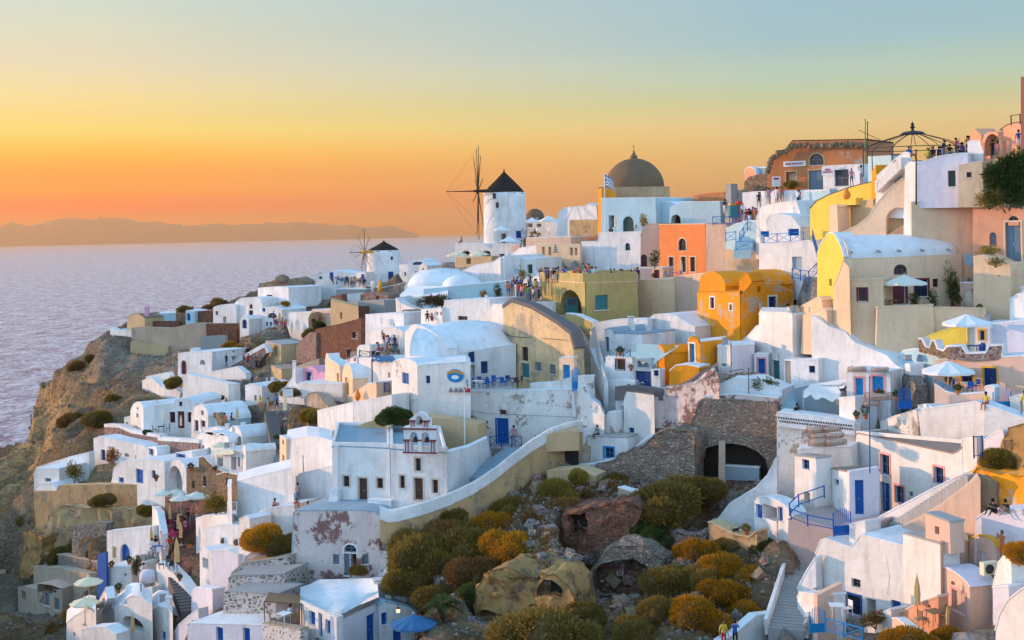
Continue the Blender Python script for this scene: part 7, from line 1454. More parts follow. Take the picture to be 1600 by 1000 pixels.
for x, y, D, k, lb in ((1285,697,87.6,1.05,'lowest left wicker pod in the stack above the tower house'),(1306,695,87,.8,'lowest right wicker pod in the stack'),(1281,687,89,.8,'middle left wicker pod in the stack'),(1304,684,88.6,.7,'middle right wicker pod in the stack'),(1278,676,90,.85,'topmost left wicker pod in the stack'),(1300,674,89.6,.7,'topmost right wicker pod in the stack'),
                       (1339,581,94,.72,'left wicker pod on the pink-framed cube'),(1375,581,93,.65,'right wicker pod on the pink-framed cube'),(1372,625,90.6,1.,'wicker pod lying upside down below the pink-framed doors'),(1362,634,90,.62,'small wicker pod in front of the upside-down one')): dup(POD, P(x, y, D), .15, k*1.05, lb, 'wicker pods')
blk('white store block carrying the stack of wicker pods', (1246,91), (1336,89), '1244,760 1246,702 1330,698 1336,760', 3, 'white', name='store_block', cat='house', sk=.5, ctl=False)
def misc():
    def lat(name, label, cat, px, py, D, prof, m, k=1., part='body'):
        T = Thing(name, label, cat, P(px, py, D)); M1 = MB().lathe([(r*k, z*k) for r, z in prof], 20); T.part(part, M1.v, M1.f, m, smooth=True); return T
    lat('amphora', 'huge tilted pale clay jar on the cream terrace', 'jar', 1517, 488, 98.6, [(.2, 0), (.5, .5), (.55, 1.), (.4, 1.5), (.22, 1.7), (.27, 1.8)], 'concrete')
    lat('clay_vase', 'ochre clay vase below the cream arched house', 'vase', 559, 626, 129, [(.12, 0), (.3, .35), (.2, .75), (.1, .9), (.15, 1.)], 'orangepaint', 1.1)
    lat('dustbin', 'small violet cloth-covered round table beside the waiter', 'table', 231, 908, 114, [(.75, 0), (.7, .7), (.55, .95), (.001, .97)], 'lilac')
    lat('boulder', 'big round brown boulder on the skyline behind the spur', 'boulder', 441, 442, 211, [(.9, 0), (1.25, .5), (1.1, 1.), (.5, 1.35), (.001, 1.4)], 'rock')
    lat('marker_post', 'yellow conical post beside the small windmill steps', 'post', 594, 458, 196, [(.45, 0), (.3, 1.2), (.15, 2.0), (.001, 2.1)], 'yellowtrim')
    lat('arch_vase', 'tiny white cone lamp beside the yellow conical post', 'lamp', 583, 458, 197, [(.2, 0), (.3, 1.), (.35, 1.8), (.001, 1.9)], 'white2')
    T = Thing('lantern', 'glowing lantern above the big blue parasol', 'lantern', P(622, 957, 86)); M1 = MB().lathe([(.1, 0), (.14, .1), (.1, .26), (.001, .3)], 10); T.part('glass', M1.v, M1.f, 'lampglow'); M1 = MB().lathe([(.16, .26), (.05, .38), (.001, .4)], 10).tube((0, 0, .3), (0, .5, .45), .02); T.part('bracket', M1.v, M1.f, 'iron')
    for (px, y0, y1, D, r, m, lb) in ((726, 702, 610, 104.5, .05, 'whitetrim', 'white flagpole in front of the long white wall'), (1359, 732, 590, 82.6, .045, 'blue', 'tall thin blue pole rising beside the brown flat roof'), (582, 638, 556, 129, .06, 'darkwood', 'slim dark pole at the lit cafe corner'), (49, 694, 649, 232, .12, 'darkwood', 'lone utility pole on the headland against the sea'), (566, 560, 494, 154, .08, 'darkwood', 'dark corner pole of the big red stone wall'), (530, 480, 462, 196, .05, 'iron', 'thin mast beside the bare ochre wall'), (474, 735, 713, 110, .04, 'iron', 'small antenna on the tall white wall'), (1256, 480, 462, 108, .05, 'wood', 'short antenna on the tall white house'), (1170, 620, 576, 99, .04, 'iron', 'thin stake beside the wood pile'), (1215, 870, 812, 84, .05, 'metal', 'grey metal stake below the courtyard')):
        a, b_ = P(px, y0, D), P(px-.5, y1, D); T = Thing('pole', lb, 'pole', a, 0, 'thin poles'); M1 = MB().tube(a-UP*.3, b_, r, r*.7, 8); T.part('shaft', M1.v, M1.f, m, world=True); M1 = MB().lathe([(r*1.6, 0), (r*1.6, r), (.001, r*2)], 8, b_); T.part('cap', M1.v, M1.f, m, world=True)
    a, b_ = P(944.5, 366, 165), P(944.5, 271, 165); T = Thing('flag', 'blue and white striped flag on a tall pole before the domed church', 'flag', a); M1 = MB().tube(a, b_, .07, .05, 8); T.part('pole', M1.v, M1.f, 'whitetrim', world=True)
    top = P(945, 273, 165); vs = []; fs = []; fm = []
    for j in range(10):
        for i in range(11):
            u = i/10; v = j/9; vs.append(top+V((u*1.1+.1*v, .15*math.sin(u*7+v*2), -v*1.55-u*u*.9+.06*math.sin(u*9))))
    for j in range(9):
        for i in range(10): fs.append((j*11+i, j*11+i+1, (j+1)*11+i+1, (j+1)*11+i)); fm.append(0 if (j < 5 and i < 4 and not (j == 2 or i == 2)) else (1 if (j < 5 and i < 4) else j % 2))
    T.part('cloth', vs, fs, ['canvasblue', 'canvaswhite'], world=True, fm=fm)
    rnd = random.Random(2); T = Thing('wood_pile', 'heap of sticks and planks on the white parapet', 'wood pile', P(1158, 596, 102)); M1 = MB()
    for i in range(46): p = V((rnd.uniform(-.9, .9), rnd.uniform(-.4, .4), rnd.uniform(0, .9)*(1-.3*abs(i % 5-2)))); a = rnd.uniform(-.5, .5); d = V((math.cos(a), math.sin(a)*.5, rnd.uniform(-.3, .3)))*rnd.uniform(.3, .7); M1.tube(p-d, p+d, .045, .035, 5)
    T.part('sticks', M1.v, M1.f, 'wood')
    for x, y, D, lb in ((1150,832,86.6,'black cat arching behind the round-topped store'),(1317,613,93.4,'black cat sitting on the wall below the pink-framed doors')):
        T = Thing('cat', lb, 'cat', P(x, y, D), .3); n = 16; S = [(-.26, .17, .05), (-.18, .2, .085), (0, .2, .095), (.14, .22, .085), (.22, .28, .05), (.28, .33, .06), (.34, .32, .03)]
        vs = []; 
        for X_, Z_, r in S:
            for i in range(n): a = 2*math.pi*i/n; vs.append(V((X_, r*.8*math.cos(a), Z_+r*math.sin(a))))
        fs = [(k*n+i, k*n+(i+1) % n, (k+1)*n+(i+1) % n, (k+1)*n+i) for k in range(len(S)-1) for i in range(n)]+[tuple(range(n)), tuple(range(len(vs)-n, len(vs)))]; M1 = MB().add(vs, fs)
        for X_ in (-.17, .15):
            for Y_ in (-.05, .05): M1.tube((X_, Y_, .18), (X_+.02, Y_, .09), .03, .02, 6).tube((X_+.02, Y_, .09), (X_, Y_, 0), .02, .018, 6)
        for Y_ in (-.03, .03): M1.tube((.27, Y_, .37), (.27, Y_*1.3, .43), .022, .004, 5)
        M1.tube((-.25, 0, .2), (-.36, 0, .34), .022, .018, 6).tube((-.36, 0, .34), (-.33, 0, .5), .018, .01, 6); T.part('body', M1.v, M1.f, 'black', smooth=True)
    for nm, lb, cat, px, py, D, d, m, rz in (('market_canopy','red canopy of the souvenir stall below the shop','canopy',1160,318,141,(1.3,.9,.25),'red',.2),('market_canopy','yellow canopy left of the red one','canopy',1147,322,142,(1.1,.9,.3),'yellowtrim',.1),('storage_box','teal storage box under the yellow canopy','box',1147,340,141,(1.1,.8,1.3),'teal',.1),('equipment_box','grey box lying on the fan-shaped roof apron','box',1418,562,90.6,(.55,.3,.3),'grey',.4),
                                             ('equipment_box','blue box on the wall right of the cottage railing','box',1240,368,122,(.9,.5,.6),'blue',.1),('blue_box','blue box left of the cottage railing','box',1195,370,124.5,(.7,.5,.5),'blue',.1),('lounger','tilted grey deck chair beside the courtyard handrail','deck chair',1238,790,85.4,(.7,.9,.08),'grey',.5),('clothes_line','white towels hanging beside the little stairs','towels',450,620,138,(1.1,.06,.8),'canvaswhite',.2),('display_panel','white price board beside the cottage railing','sign',1190.5,380,123.8,(.35,.08,.75),'whitetrim',.1),('mauve_bench','long mauve bench along the bottom left parapet','bench',166,945,111,(.5,2.2,.35),'mauve',-.3)):
        T = Thing(nm, lb, cat, P(px, py, D), rz); M1 = MB().box((0, 0, d[2]/2), d); T.part('panel' if d[1] < .1 else 'body', M1.v, M1.f, m, bev=.03); M1 = MB()
        if d[0] > .5 and 'canopy' in nm:
            for a_ in (-1, 1): M1.tube((a_*d[0]*.45, -d[1]*.4, 0), (a_*d[0]*.45, -d[1]*.4, -2), .03).tube((a_*d[0]*.45, d[1]*.4, 0), (a_*d[0]*.45, d[1]*.4, -2), .03)
        else: M1.box((0, 0, d[2]+.02), (d[0]*1.04, d[1]*1.04, .04))
        T.part('posts' if 'canopy' in nm else 'top_edge', M1.v, M1.f, m)
misc()
def wire(label, pts, r=.015, m='wire'):
    T = Thing('cable', label, 'cable', P(*pts[0]), 0, 'cables on the walls'); M1 = MB(); q = [P(*p) for p in pts]
    for a, b_ in zip(q, q[1:]): M1.tube(a, b_, r, r, 4)
    T.part('strand', M1.v, M1.f, m, world=True)
wire('grey seam of cable crossing the old yellowed wall', [(786,520,121.6),(800,526,120),(840,528,117),(880,531,112.8)], .04)
wire('loose cable hanging on the front of the lower right house', [(1384,868,76),(1390,900,75.8),(1386,930,75.9)], .011, 'grey')
wire('white drain pipe on the long two-storey house', [(1436,712,85.2),(1422,720,86),(1420,772,86.1)], .035, 'whitetrim')
wire('cable running over the long white wall', [(672,640,113.6),(690,634,113),(760,646,111.6),(900,652,109.8)], .02)
blk('dark red brick ruin with a black doorway in the gully', (880,92), (985,90), '872,870 880,800 900,796 925,792 960,788 985,784 1000,800 996,830 1000,860', 3, 'redstone', 'Fo 901 816 26 38 -', name='brick_ruin', roof=None, rough=.7, ctl=False, cut=False)
blk('brick-edged vault ruin opening over a rubble chute', (922,88), (1030,86.5), '908,946 916,905 932,878 a20 1016,862 1036,876 1042,936', 3.5, 'ruinstone', 'Fc 975 902 96 62 tuff - a', name='vault_ruin', roof=None, rough=.5, ctl=False, cut=False)
blk('ochre tuff dome with cave holes at the gully floor', (748,85), (890,82), '730,972 744,925 758,898 790,886 812,893 832,905 846,896 872,900 890,916 900,978', 4, 'tuff', 'Fo 858 921 40 27 - - a; Fo 830 956 42 22 - - a; Fo 764 958 30 16 - - a', name='tuff_cave', cat='rock', roof=None, rough=.7, ctl=False, cut=False)
blk('slanting concrete slab fallen on the brick ruin', (965,94), (1000,92.5), '962,782 966,762 1000,772 1002,790', .7, 'concrete', name='fallen_slab', cat='ruin', ctl=False, cut=False)
blk('low red rubble wall below the big yellow-green bush', (1028,89.5), (1104,88.5), '1026,870 1030,838 1058,830 1080,836 1102,832 1106,868', 1.5, 'redstone2', name='rubble_wall', roof=None, rough=.4)
blk('near-black slab as shade of the low cave hole under the ribbon parapet stonework', (680,94.6), (728,95), '676,835 680,820 a5 728,820 732,835', .6, 'dark', name='cave_shade', cat='cave', roof=None, ctl=False, cut=False, sk=.6)  # solid slab; the cave's shade is only its near-black colour
GC = [(.36, .34, .32), (.25, .155, .085), (.58, .34, .14), (.19, .085, .065), (.25, .22, .18), (.13, .09, .045), (.36, .24, .14), (.30, .11, .09)]
G = [ (240,880,117,7),(250,865,119,7),(262,855,120,7),(270,846,121,7),(285,835,122.5,7),(262,830,123,7),(292,850,120,7),(275,868,118,7),(280,815,126,7),
 (45,690,255,1),(20,700,262,1),(0,700,270,1),(0,740,235,3),(0,800,205,3),(0,860,185,5),(0,930,168,1),(0,1000,150,5),(60,1000,140,5),(30,760,215,3),(45,820,185,5),(25,900,165,2),(60,850,150,2),(90,1000,125,5),(120,940,125,2),(20,960,150,4),(80,900,133,4),(-60,700,280,1),(-60,800,220,3),(-60,950,170,5),(-80,1100,130,5),(60,1100,118,5),
 (50,705,222,2),(30,712,235,1),(10,715,250,1),(48,725,212,2),(36,760,214,1),(10,760,232,3),(-30,740,250,1),
 (60,640,215,2),(70,600,220,2),(90,600,218,2),(75,650,205,2),(95,640,198,2),(60,690,200,2),(85,700,185,2),(45,740,196,2),(100,660,188,2),(50,715,198,2),(110,620,200,2),(52,752,180,2),(30,700,215,2),(110,690,178,5),(130,680,170,5),(150,650,172,5),(170,640,170,1),(190,625,175,1),(130,640,185,1),(155,600,195,1),(120,585,208,1),(100,575,216,1),
 (150,545,214,4),(130,560,214,1),(160,525,216,1),(180,530,212,4),(200,545,207,4),(180,560,202,4),(220,570,195,4),(250,560,195,4),(290,560,190,4),(240,590,183,4),(210,600,184,1),(180,600,188,1),(250,620,172,2),(225,625,172,1),(275,640,160,1),(200,660,162,1),(180,670,158,5),(140,700,158,5),
 (330,520,196,4),(345,545,188,5),(300,565,184,4),(345,570,176,1),(375,560,176,5),(400,540,178,5),(420,520,182,4),(440,500,188,0),(400,575,170,5),(370,590,166,0),(330,590,166,4),(330,600,162,0),(375,610,158,0),(400,595,162,4),
 (440,455,205,5),(470,455,202,5),(460,470,198,1),(500,470,200,5),(480,480,195,5),(530,455,212,0),(590,448,216,1),(440,470,202,1),(420,445,215,1),(455,500,186,5),(520,500,176,5),(500,510,168,5),
 (600,480,182,0),(620,470,176,4),(590,500,166,0),(610,510,152,0),(640,520,142,0),(620,555,135,0),(600,580,130,0),
 (420,610,150,0),(430,640,140,0),(425,670,132,0),(410,700,128,1),(400,650,138,2),(415,620,150,1),(450,660,133,5),(470,650,132,5),(490,640,130,5),(440,620,146,5),(395,690,130,2),(430,690,126,0),(400,760,118,0),(380,780,116,5),(345,800,118,5),(330,790,120,5),
 (150,780,137,2),(120,860,133,5),(90,870,137,5),(150,840,130,5),(190,850,128,5),(120,900,130,4),(150,920,122,4),(140,965,118,5),(80,950,130,4),(110,975,120,5),(60,930,135,4),
 (480,770,106,0),(500,790,103,0),(550,790,101,0),(590,790,98,0),(440,860,101,4),(420,880,100,1),
 (640,850,93,4),(680,840,94,4),(720,820,95,5),(760,800,97,5),(640,900,91,5),(700,900,90,5),(760,860,92,5),(800,780,98,5),(840,760,99,5),(880,760,98,5),(900,770,97,3),(920,790,96,3),(960,740,98,3),(1000,720,99,3),(1040,720,99,1),(1060,760,96,5),(1000,780,95,3),(960,800,93,3),(900,820,91,3),(900,860,88,4),(850,840,91,5),(940,850,89,3),(1000,830,92,5),(1050,820,92,5),(1100,790,94,5),(1150,770,95,4),(1190,750,95,1),(1100,820,90,5),(1080,860,87,3),(1040,860,88,4),(980,870,87,3),(950,920,84,3),(1000,920,84,4),(1040,920,83,4),(900,920,84,2),(850,890,86,2),(800,900,87,2),(760,920,86,2),(780,950,83,2),(850,950,81,2),(900,960,80,2),(940,980,79,2),(720,940,85,4),(690,970,84,5),(740,990,80,5),(800,1000,78,5),(900,1000,77,2),(1000,980,79,5),(1060,960,80,5),(1100,920,82,5),(1150,880,84,5),(1190,840,85,5),(1150,960,79,5),(1200,900,81,5),(1160,820,88,5),(1205,1000,76,5),(1100,1000,76,5),(1000,1040,74,5),(800,1060,72,5),(650,1060,76,0),(500,1060,80,0),(350,1060,85,0),(200,1060,96,0),(1200,1060,72,5),(1350,1060,66,0),(1500,1060,60,0),(1600,1060,56,0),
 (1240,900,79,0),(1225,960,76,0),(1260,860,82,0),(1235,850,83,1),(1220,820,86,1),
 (920,560,120,0),(910,530,126,0),(940,600,114,0),(950,640,109,0),(935,655,108,0),(900,500,130,0),(860,480,134,0),
 (1130,560,110,0),(1180,520,112,0),(1250,500,108,0),(1290,520,102,0),(1340,560,100,0),(1380,560,98,0),(1420,560,96,0),(1250,480,113,0),(1150,500,122,0),(1060,520,122,0),(1410,610,95,0),(1260,630,98,0),(1300,640,96,0),(1210,620,101,0),(1160,600,103,0),(1230,640,99,0),
 (1380,300,120,0),(1240,320,135,0),(1200,335,136,0),(1150,350,140,0),(1280,330,128,0),(1250,360,124,0),(1270,400,120,0),(1200,390,134,0),(1350,300,132,0),(1420,250,120,0),(1500,235,116,0),(1560,240,112,0),(1600,240,110,0),(1640,240,108,1),(1700,240,108,5),(1640,420,95,1),(1700,420,95,5),(1640,560,88,1),(1700,560,88,5),(1640,700,80,1),(1700,700,80,5),(1640,850,68,1),(1700,850,68,5),
 (1540,450,95,0),(1480,480,98,0),(1570,700,78,2),(1560,720,77,2),(1500,800,76,0),(1560,790,74,0),(1420,840,78,0),
 (1000,440,138,0),(900,425,140,0),(820,450,146,0),(800,460,140,0),(820,470,136,0),(760,455,158,0),(720,430,168,0),(650,440,178,0),(800,400,188,0),(860,385,185,0),(900,365,192,0),(700,410,205,0),
]
SIL = [(-60,700,280),(0,700,270),(45,690,255),(58,640,222),(68,598,226),(95,585,222),(120,570,220),(150,530,220),(175,512,220),(205,500,220),(240,496,222),(290,490,220),(340,476,216),(380,465,214),(430,445,220),(480,440,236),(540,430,240),(600,432,258),(640,420,240),(690,412,215),(740,392,215),(800,384,225),(860,370,212),(930,345,205),(1000,330,200),(1080,318,190),(1150,300,165),(1210,290,165),(1300,280,162),(1400,255,140),(1500,235,130),(1600,225,122),(1700,225,122)]
for x, y, D, c in G:
    p = P(x, y, D); CP.append((p.x, p.y, p.z, c, 1.))
for x, y, D in SIL:
    p = P(x, y, D); CP.append((p.x, p.y, p.z-.3, -1, 1.))
    for dd, dz in ((7, -4), (20, -16), (45, -40), (80, -75), (130, -112), (190, -125)):
        q = P(x, y, D+dd); k = 1 if x > 30 else .8; CP.append((q.x-dd*.15, q.y, max(-14, p.z+dz), 1, 1.2))
def ground():
    A = np.array([c[:3] for c in CP]); Wt = np.array([c[4] for c in CP]); Cc = np.array([c[3] for c in CP])
    xs = np.arange(-150, 75, .62); ys = np.arange(52, 400, .8); X, Y = np.meshgrid(xs, ys); pts = np.stack([X.ravel(), Y.ravel()], 1); Z = np.zeros(len(pts)); K = np.zeros((len(pts), 3)); NT = np.zeros(len(pts)); cn = np.array([0. if c in (0, 7) else 1. for c in Cc[Cc >= 0]])
    colA = A[Cc >= 0]; colI = np.array([GC[int(i)] for i in Cc[Cc >= 0]])
    for s in range(0, len(pts), 4000):
        q = pts[s:s+4000]; d2 = ((q[:, None, :]-A[None, :, :2])**2).sum(2); w = Wt/(d2+.2)**2.4; Z[s:s+4000] = (w*A[:, 2]).sum(1)/w.sum(1)
        d2 = ((q[:, None, :]-colA[None, :, :2])**2).sum(2); w = 1/(d2+.5)**2.5; K[s:s+4000] = (w@colI)/w.sum(1)[:, None]; NT[s:s+4000] = (w@cn)/w.sum(1)
    def inside(poly, q):
        r = np.zeros(len(q), bool); n = len(poly)
        for i in range(n):
            x0, y0 = poly[i]; x1, y1 = poly[(i+1) % n]; c = (y0 > q[:, 1]) != (y1 > q[:, 1])
            with np.errstate(divide='ignore', invalid='ignore'): r ^= c & (q[:, 0] < (x1-x0)*(q[:, 1]-y0)/(y1-y0)+x0)
        return r
    rough = np.array([mnoise.fractal(V((x*.12, y*.12, 3)), 1., 2., 5)*1.0+mnoise.fractal(V((x*.6, y*.6, 7)), .9, 2., 3)*.22 for x, y in pts])
    nat = NT; Z += rough*np.clip(nat*1.2-.15, 0.03, .95)
    for poly, zt in FOOT:
        px = [p[0] for p in poly]; py = [p[1] for p in poly]
        m_ = (pts[:, 0] > min(px)-.8) & (pts[:, 0] < max(px)+.8) & (pts[:, 1] > min(py)-.8) & (pts[:, 1] < max(py)+.8); ii = np.where(m_)[0]
        if len(ii):
            cx, cy = sum(px)/len(px), sum(py)/len(py); big = [(cx+(a-cx)*1.0, cy+(b_-cy)*1.0) for a, b_ in poly]
            k = ii[inside(big, pts[ii])]; Z[k] = np.minimum(Z[k], zt)
    def pp(z):
        a = pts[:, 0]/pts[:, 1]; b_ = (z-CZ)/pts[:, 1]; return 800+(a*CA-b_*SA)*F, 362-(a*SA+b_*CA)*F
    sx = [-400, 0, 30, 46, 50, 55, 62, 70, 78, 95, 120, 150, 172, 205, 240, 300, 330, 345, 380, 420, 450, 520, 560]
    sy = [700, 699, 695, 690, 660, 630, 606, 592, 585, 575, 553, 525, 510, 500, 493, 484, 474, 472, 462, 446, 436, 430, 440]
    for rep in range(3):
        X_, Y_ = pp(Z); ys_ = np.interp(X_, sx, sy)+2.5*np.sin(X_*.35); m_ = (X_ < 560) & (Y_ < ys_); a = (X_[m_]-800)/F; v = (362-ys_[m_])/F; Z[m_] = CZ+pts[m_, 1]*(-a*SA+v*CA)
    for rep in range(2):
        X_, Y_ = pp(Z)
        for x0, y0, D0, x1, y1, D1 in SEG:
            if abs(x1-x0) < .5: continue
            if x0 > x1: x0, y0, D0, x1, y1, D1 = x1, y1, D1, x0, y0, D0
            t = (X_-x0)/(x1-x0); m_ = (t > -.02) & (t < 1.02); D = D0+(D1-D0)*t; yb = y0+(y1-y0)*t+.8; m_ &= (pts[:, 1] < D+.8) & (pts[:, 1] > D-26) & (Y_ < yb)
            ii = np.where(m_)[0]
            if len(ii): a = (X_[ii]-800)/F; v = (362-yb[ii])/F; Z[ii] = np.minimum(Z[ii], CZ+pts[ii, 1]*(-a*SA+v*CA))
    nx, ny = len(xs), len(ys); me = bpy.data.meshes.new('ground'); idx = np.arange(nx*ny).reshape(ny, nx)
    jx = np.array([mnoise.noise(V((x*.9, y*.9, 1)))*.22 for x, y in pts])
    me.vertices.add(nx*ny); me.vertices.foreach_set('co', np.stack([pts[:, 0]+jx, pts[:, 1], Z], 1).ravel())
    f = np.stack([idx[:-1, :-1], idx[:-1, 1:], idx[1:, 1:], idx[1:, :-1]], -1).reshape(-1, 4); me.loops.add(f.size); me.loops.foreach_set('vertex_index', f.ravel()); me.polygons.add(len(f)); me.polygons.foreach_set('loop_start', np.arange(0, f.size, 4)); me.polygons.foreach_set('use_smooth', np.ones(len(f), bool))
    me.update(); at = me.color_attributes.new('soil', 'FLOAT_COLOR', 'POINT'); at.data.foreach_set('color', np.concatenate([K, np.ones((len(K), 1))], 1).ravel())
    m, nt, b = newmat('ground'); p = pos(nt); a = nd(nt, 'ShaderNodeVertexColor', layer_name='soil'); 
    c = mixc(nt, rng(nt, noise(nt, p, .5, 8, .75), .4, .65), a.outputs[0], (.13, .10, .075)); hs = nd(nt, 'ShaderNodeHueSaturation'); nt.links.new(c, hs.inputs['Color']); nt.links.new(rng(nt, noise(nt, p, 3.5, 6, .8), .3, .7, .55, 1.5), hs.inputs['Value'])
    ps = pos(nt, (.25, .25, 3.5)); c = mixc(nt, rng(nt, noise(nt, ps, 1, 4, .7), .5, .7, 0, .45), hs.outputs[0], (.40, .27, .14))
    vo = nd(nt, 'ShaderNodeTexVoronoi'); vo.inputs['Scale'].default_value = 2.2; nt.links.new(p, vo.inputs['Vector'])
    c = mixc(nt, rng(nt, vo.outputs['Distance'], .05, .22, .35, 0), c, (.26, .21, .17)); nt.links.new(c, b.inputs['Base Color']); b.inputs['Roughness'].default_value = 1; b.inputs['Specular IOR Level'].default_value = .1
    ad = nd(nt, 'ShaderNodeMath'); ad.operation = 'ADD'; nt.links.new(noise(nt, p, 1.2, 8, .8), ad.inputs[0]); nt.links.new(vo.outputs['Distance'], ad.inputs[1]); bump(nt, b, ad.outputs[0], .9, .35)
    me.materials.append(m); o = bpy.data.objects.new('ground', me); C.objects.link(o); o['kind'] = 'structure'
    global HG; HG = (xs, ys, Z.reshape(ny, nx), K.reshape(ny, nx, 3)); return o
ground()
def hg(x, y):
    xs, ys, Z, K = HG; i = int((x-xs[0])/(xs[1]-xs[0])); j = int((y-ys[0])/(ys[1]-ys[0]))
    i = max(0, min(len(xs)-2, i)); j = max(0, min(len(ys)-2, j)); fx = (x-xs[i])/(xs[1]-xs[0]); fy = (y-ys[j])/(ys[1]-ys[0])
    return (Z[j, i]*(1-fx)+Z[j, i+1]*fx)*(1-fy)+(Z[j+1, i]*(1-fx)+Z[j+1, i+1]*fx)*fy, K[j, i]
def scatter():
    rnd = random.Random(9); tv = []; tf = []; sv = []; sf = []; prk = [P(x, y, D) for x, y, D, c in G if c in (1, 2, 3, 4, 5)]
    ti = []
    red = [P(x, y, D) for x, y, D, c in G if c == 3 and x > 800]; prk += red*6
    for i in range(34000):
        q = rnd.choice(prk); x = q.x+rnd.gauss(0, 3.2); y = q.y+rnd.gauss(0, 3.5); z, k = hg(x, y)
        if abs(z-q.z) > 6 or any(x > min(a for a, b_ in poly) and x < max(a for a, b_ in poly) and y > min(b_ for a, b_ in poly) and y < max(b_ for a, b_ in poly) for poly, zt in FOOT): continue
        if mnoise.noise(V((x*.25, y*.25, 0))) > -.1 and i % 3:
            s = rnd.uniform(.15, .45)
            for j in range(7):
                d = V((rnd.gauss(0, .5), rnd.gauss(0, .5), 1)).normalized()*s*rnd.uniform(.6, 1.3); t = V((rnd.gauss(0, 1), rnd.gauss(0, 1), 0)).normalized()*s*.1; b0 = V((x+rnd.uniform(-.2, .2), y+rnd.uniform(-.2, .2), z-.05)); n = len(tv); tv += [b0-t, b0+t, b0+d]; tf.append((n, n+1, n+2))
        elif i % 3 == 0:
            s = rnd.uniform(.04, .16)*(1 if rnd.random() > .04 else 3.5); n = len(sv); R_ = Matrix.Rotation(rnd.uniform(0, 6), 3, 'Z')@Matrix.Rotation(rnd.uniform(0, 1), 3, 'X')
            sv += [V((x, y, z+s*.2))+R_@V((a*s*rnd.uniform(.6, 1), b_*s*rnd.uniform(.5, 1), e*s*rnd.uniform(.4, .8))) for a in (-1, 1) for b_ in (-1, 1) for e in (-1, 1)]
            sf += [tuple(n+k for k in f) for f in [(0, 1, 3, 2), (4, 6, 7, 5), (0, 4, 5, 1), (2, 3, 7, 6), (0, 2, 6, 4), (1, 5, 7, 3)]]
    for nm, vs, fs, m in (('scrub_tufts', tv, tf, 'leafbrown'), ('loose_stones', sv, sf, ['rock', 'redstone2', 'greystone'])):
        o = bpy.data.objects.new(nm, mesh(nm, vs, fs, m, [(k//6*7) % 3 for k in range(len(fs))] if nm[0] == 'l' else None)); C.objects.link(o); tagit(o, 'dry grass tufts growing over the bare slopes' if nm[0] == 's' else 'loose stones and rubble lying over the bare slopes', 'dry scrub' if nm[0] == 's' else 'rubble', None, 'stuff')
scatter()
def sea():
    v = []; f = []
    rs = [0, 60, 150, 300, 600, 1200, 2500, 5000, 10000, 20000, 40000, 61000]; n = 48
    M1 = MB(); 
    for k, r in enumerate(rs[1:]):
        for i in range(n): a = 2*math.pi*i/n; v.append((r*math.cos(a), r*math.sin(a), 0))
    v.append((0, 0, 0)); c = len(v)-1
    f = [(i, (i+1) % n, c) for i in range(n)]
    for k in range(len(rs)-2): f += [(k*n+i, k*n+(i+1) % n, (k+1)*n+(i+1) % n, (k+1)*n+i)[::-1] for i in range(n)]
    m, nt, b = newmat('sea'); b.inputs['Base Color'].default_value = (.16, .17, .27, 1); b.inputs['Roughness'].default_value = .22; b.inputs['IOR'].default_value = 1.33; b.inputs['Specular IOR Level'].default_value = .3
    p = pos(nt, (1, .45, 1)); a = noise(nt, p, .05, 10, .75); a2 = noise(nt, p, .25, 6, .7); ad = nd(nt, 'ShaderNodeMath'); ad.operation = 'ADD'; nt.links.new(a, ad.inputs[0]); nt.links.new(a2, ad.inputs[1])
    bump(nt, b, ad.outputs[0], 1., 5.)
    wc = mixc(nt, rng(nt, ad.outputs[0], .86, 1.16), (.09, .11, .25), (.86, .90, 1)); nt.links.new(wc, b.inputs['Base Color'])  # ripple sparkle and pale sky reflection put into the base colour
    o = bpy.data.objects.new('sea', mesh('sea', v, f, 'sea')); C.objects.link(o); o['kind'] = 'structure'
sea()
def islands():
    Dm = 38000
    prof = [(-260,352),(-200,348),(-120,356),(-60,350),(0,352),(15,347),(30,349),(45,352),(60,351),(75,344),(95,341),(110,340),(125,340),(138,343),(160,340),(190,340),(205,342),(222,347),(245,345),(262,348),(290,352),(320,350),(345,348),(365,351),(400,349),(430,348),(470,346),(500,349),(530,351),(548,350),(575,355),(590,354),(607,351),(622,355),(640,361),(655,366)]
    rnd = random.Random(3); vs = []; n = 9; xs = []
    for (x0, y0), (x1, y1) in zip(prof, prof[1:]):
        k = max(2, int((x1-x0)/4))
        for i in range(k): t = i/k; xs.append((x0+(x1-x0)*t, y0+(y1-y0)*t+rnd.uniform(-.4, .4)))
    xs.append(prof[-1])
    for x, y in xs:
        hz = P(x, y, Dm).z
        for j in range(n): 
            t = j/(n-1); D = Dm-2600+5200*t; h = max(0, hz)*math.sin(math.pi*t)**.8*(1+.25*mnoise.noise(V((x*.08, t*6, 0)))*(0 if j == n//2 else 1)); q = P(x, 370, D); vs.append((q.x, q.y, h-20))
    fs = [(i*n+j, i*n+j+1, (i+1)*n+j+1, (i+1)*n+j) for i in range(len(xs)-1) for j in range(n-1)]
    m, nt, b = newmat('islandrock'); p = pos(nt); nt.links.new(mixc(nt, noise(nt, p, .0015, 5), (.30, .20, .16), (.20, .14, .12)), b.inputs['Base Color']); b.inputs['Roughness'].default_value = 1
    o = bpy.data.objects.new('hills', mesh('hills', vs, fs, 'islandrock', smooth=True)); C.objects.link(o); o['kind'] = 'structure'; o['label'] = 'low hazy island hills on the horizon'
islands()
HAZE = True
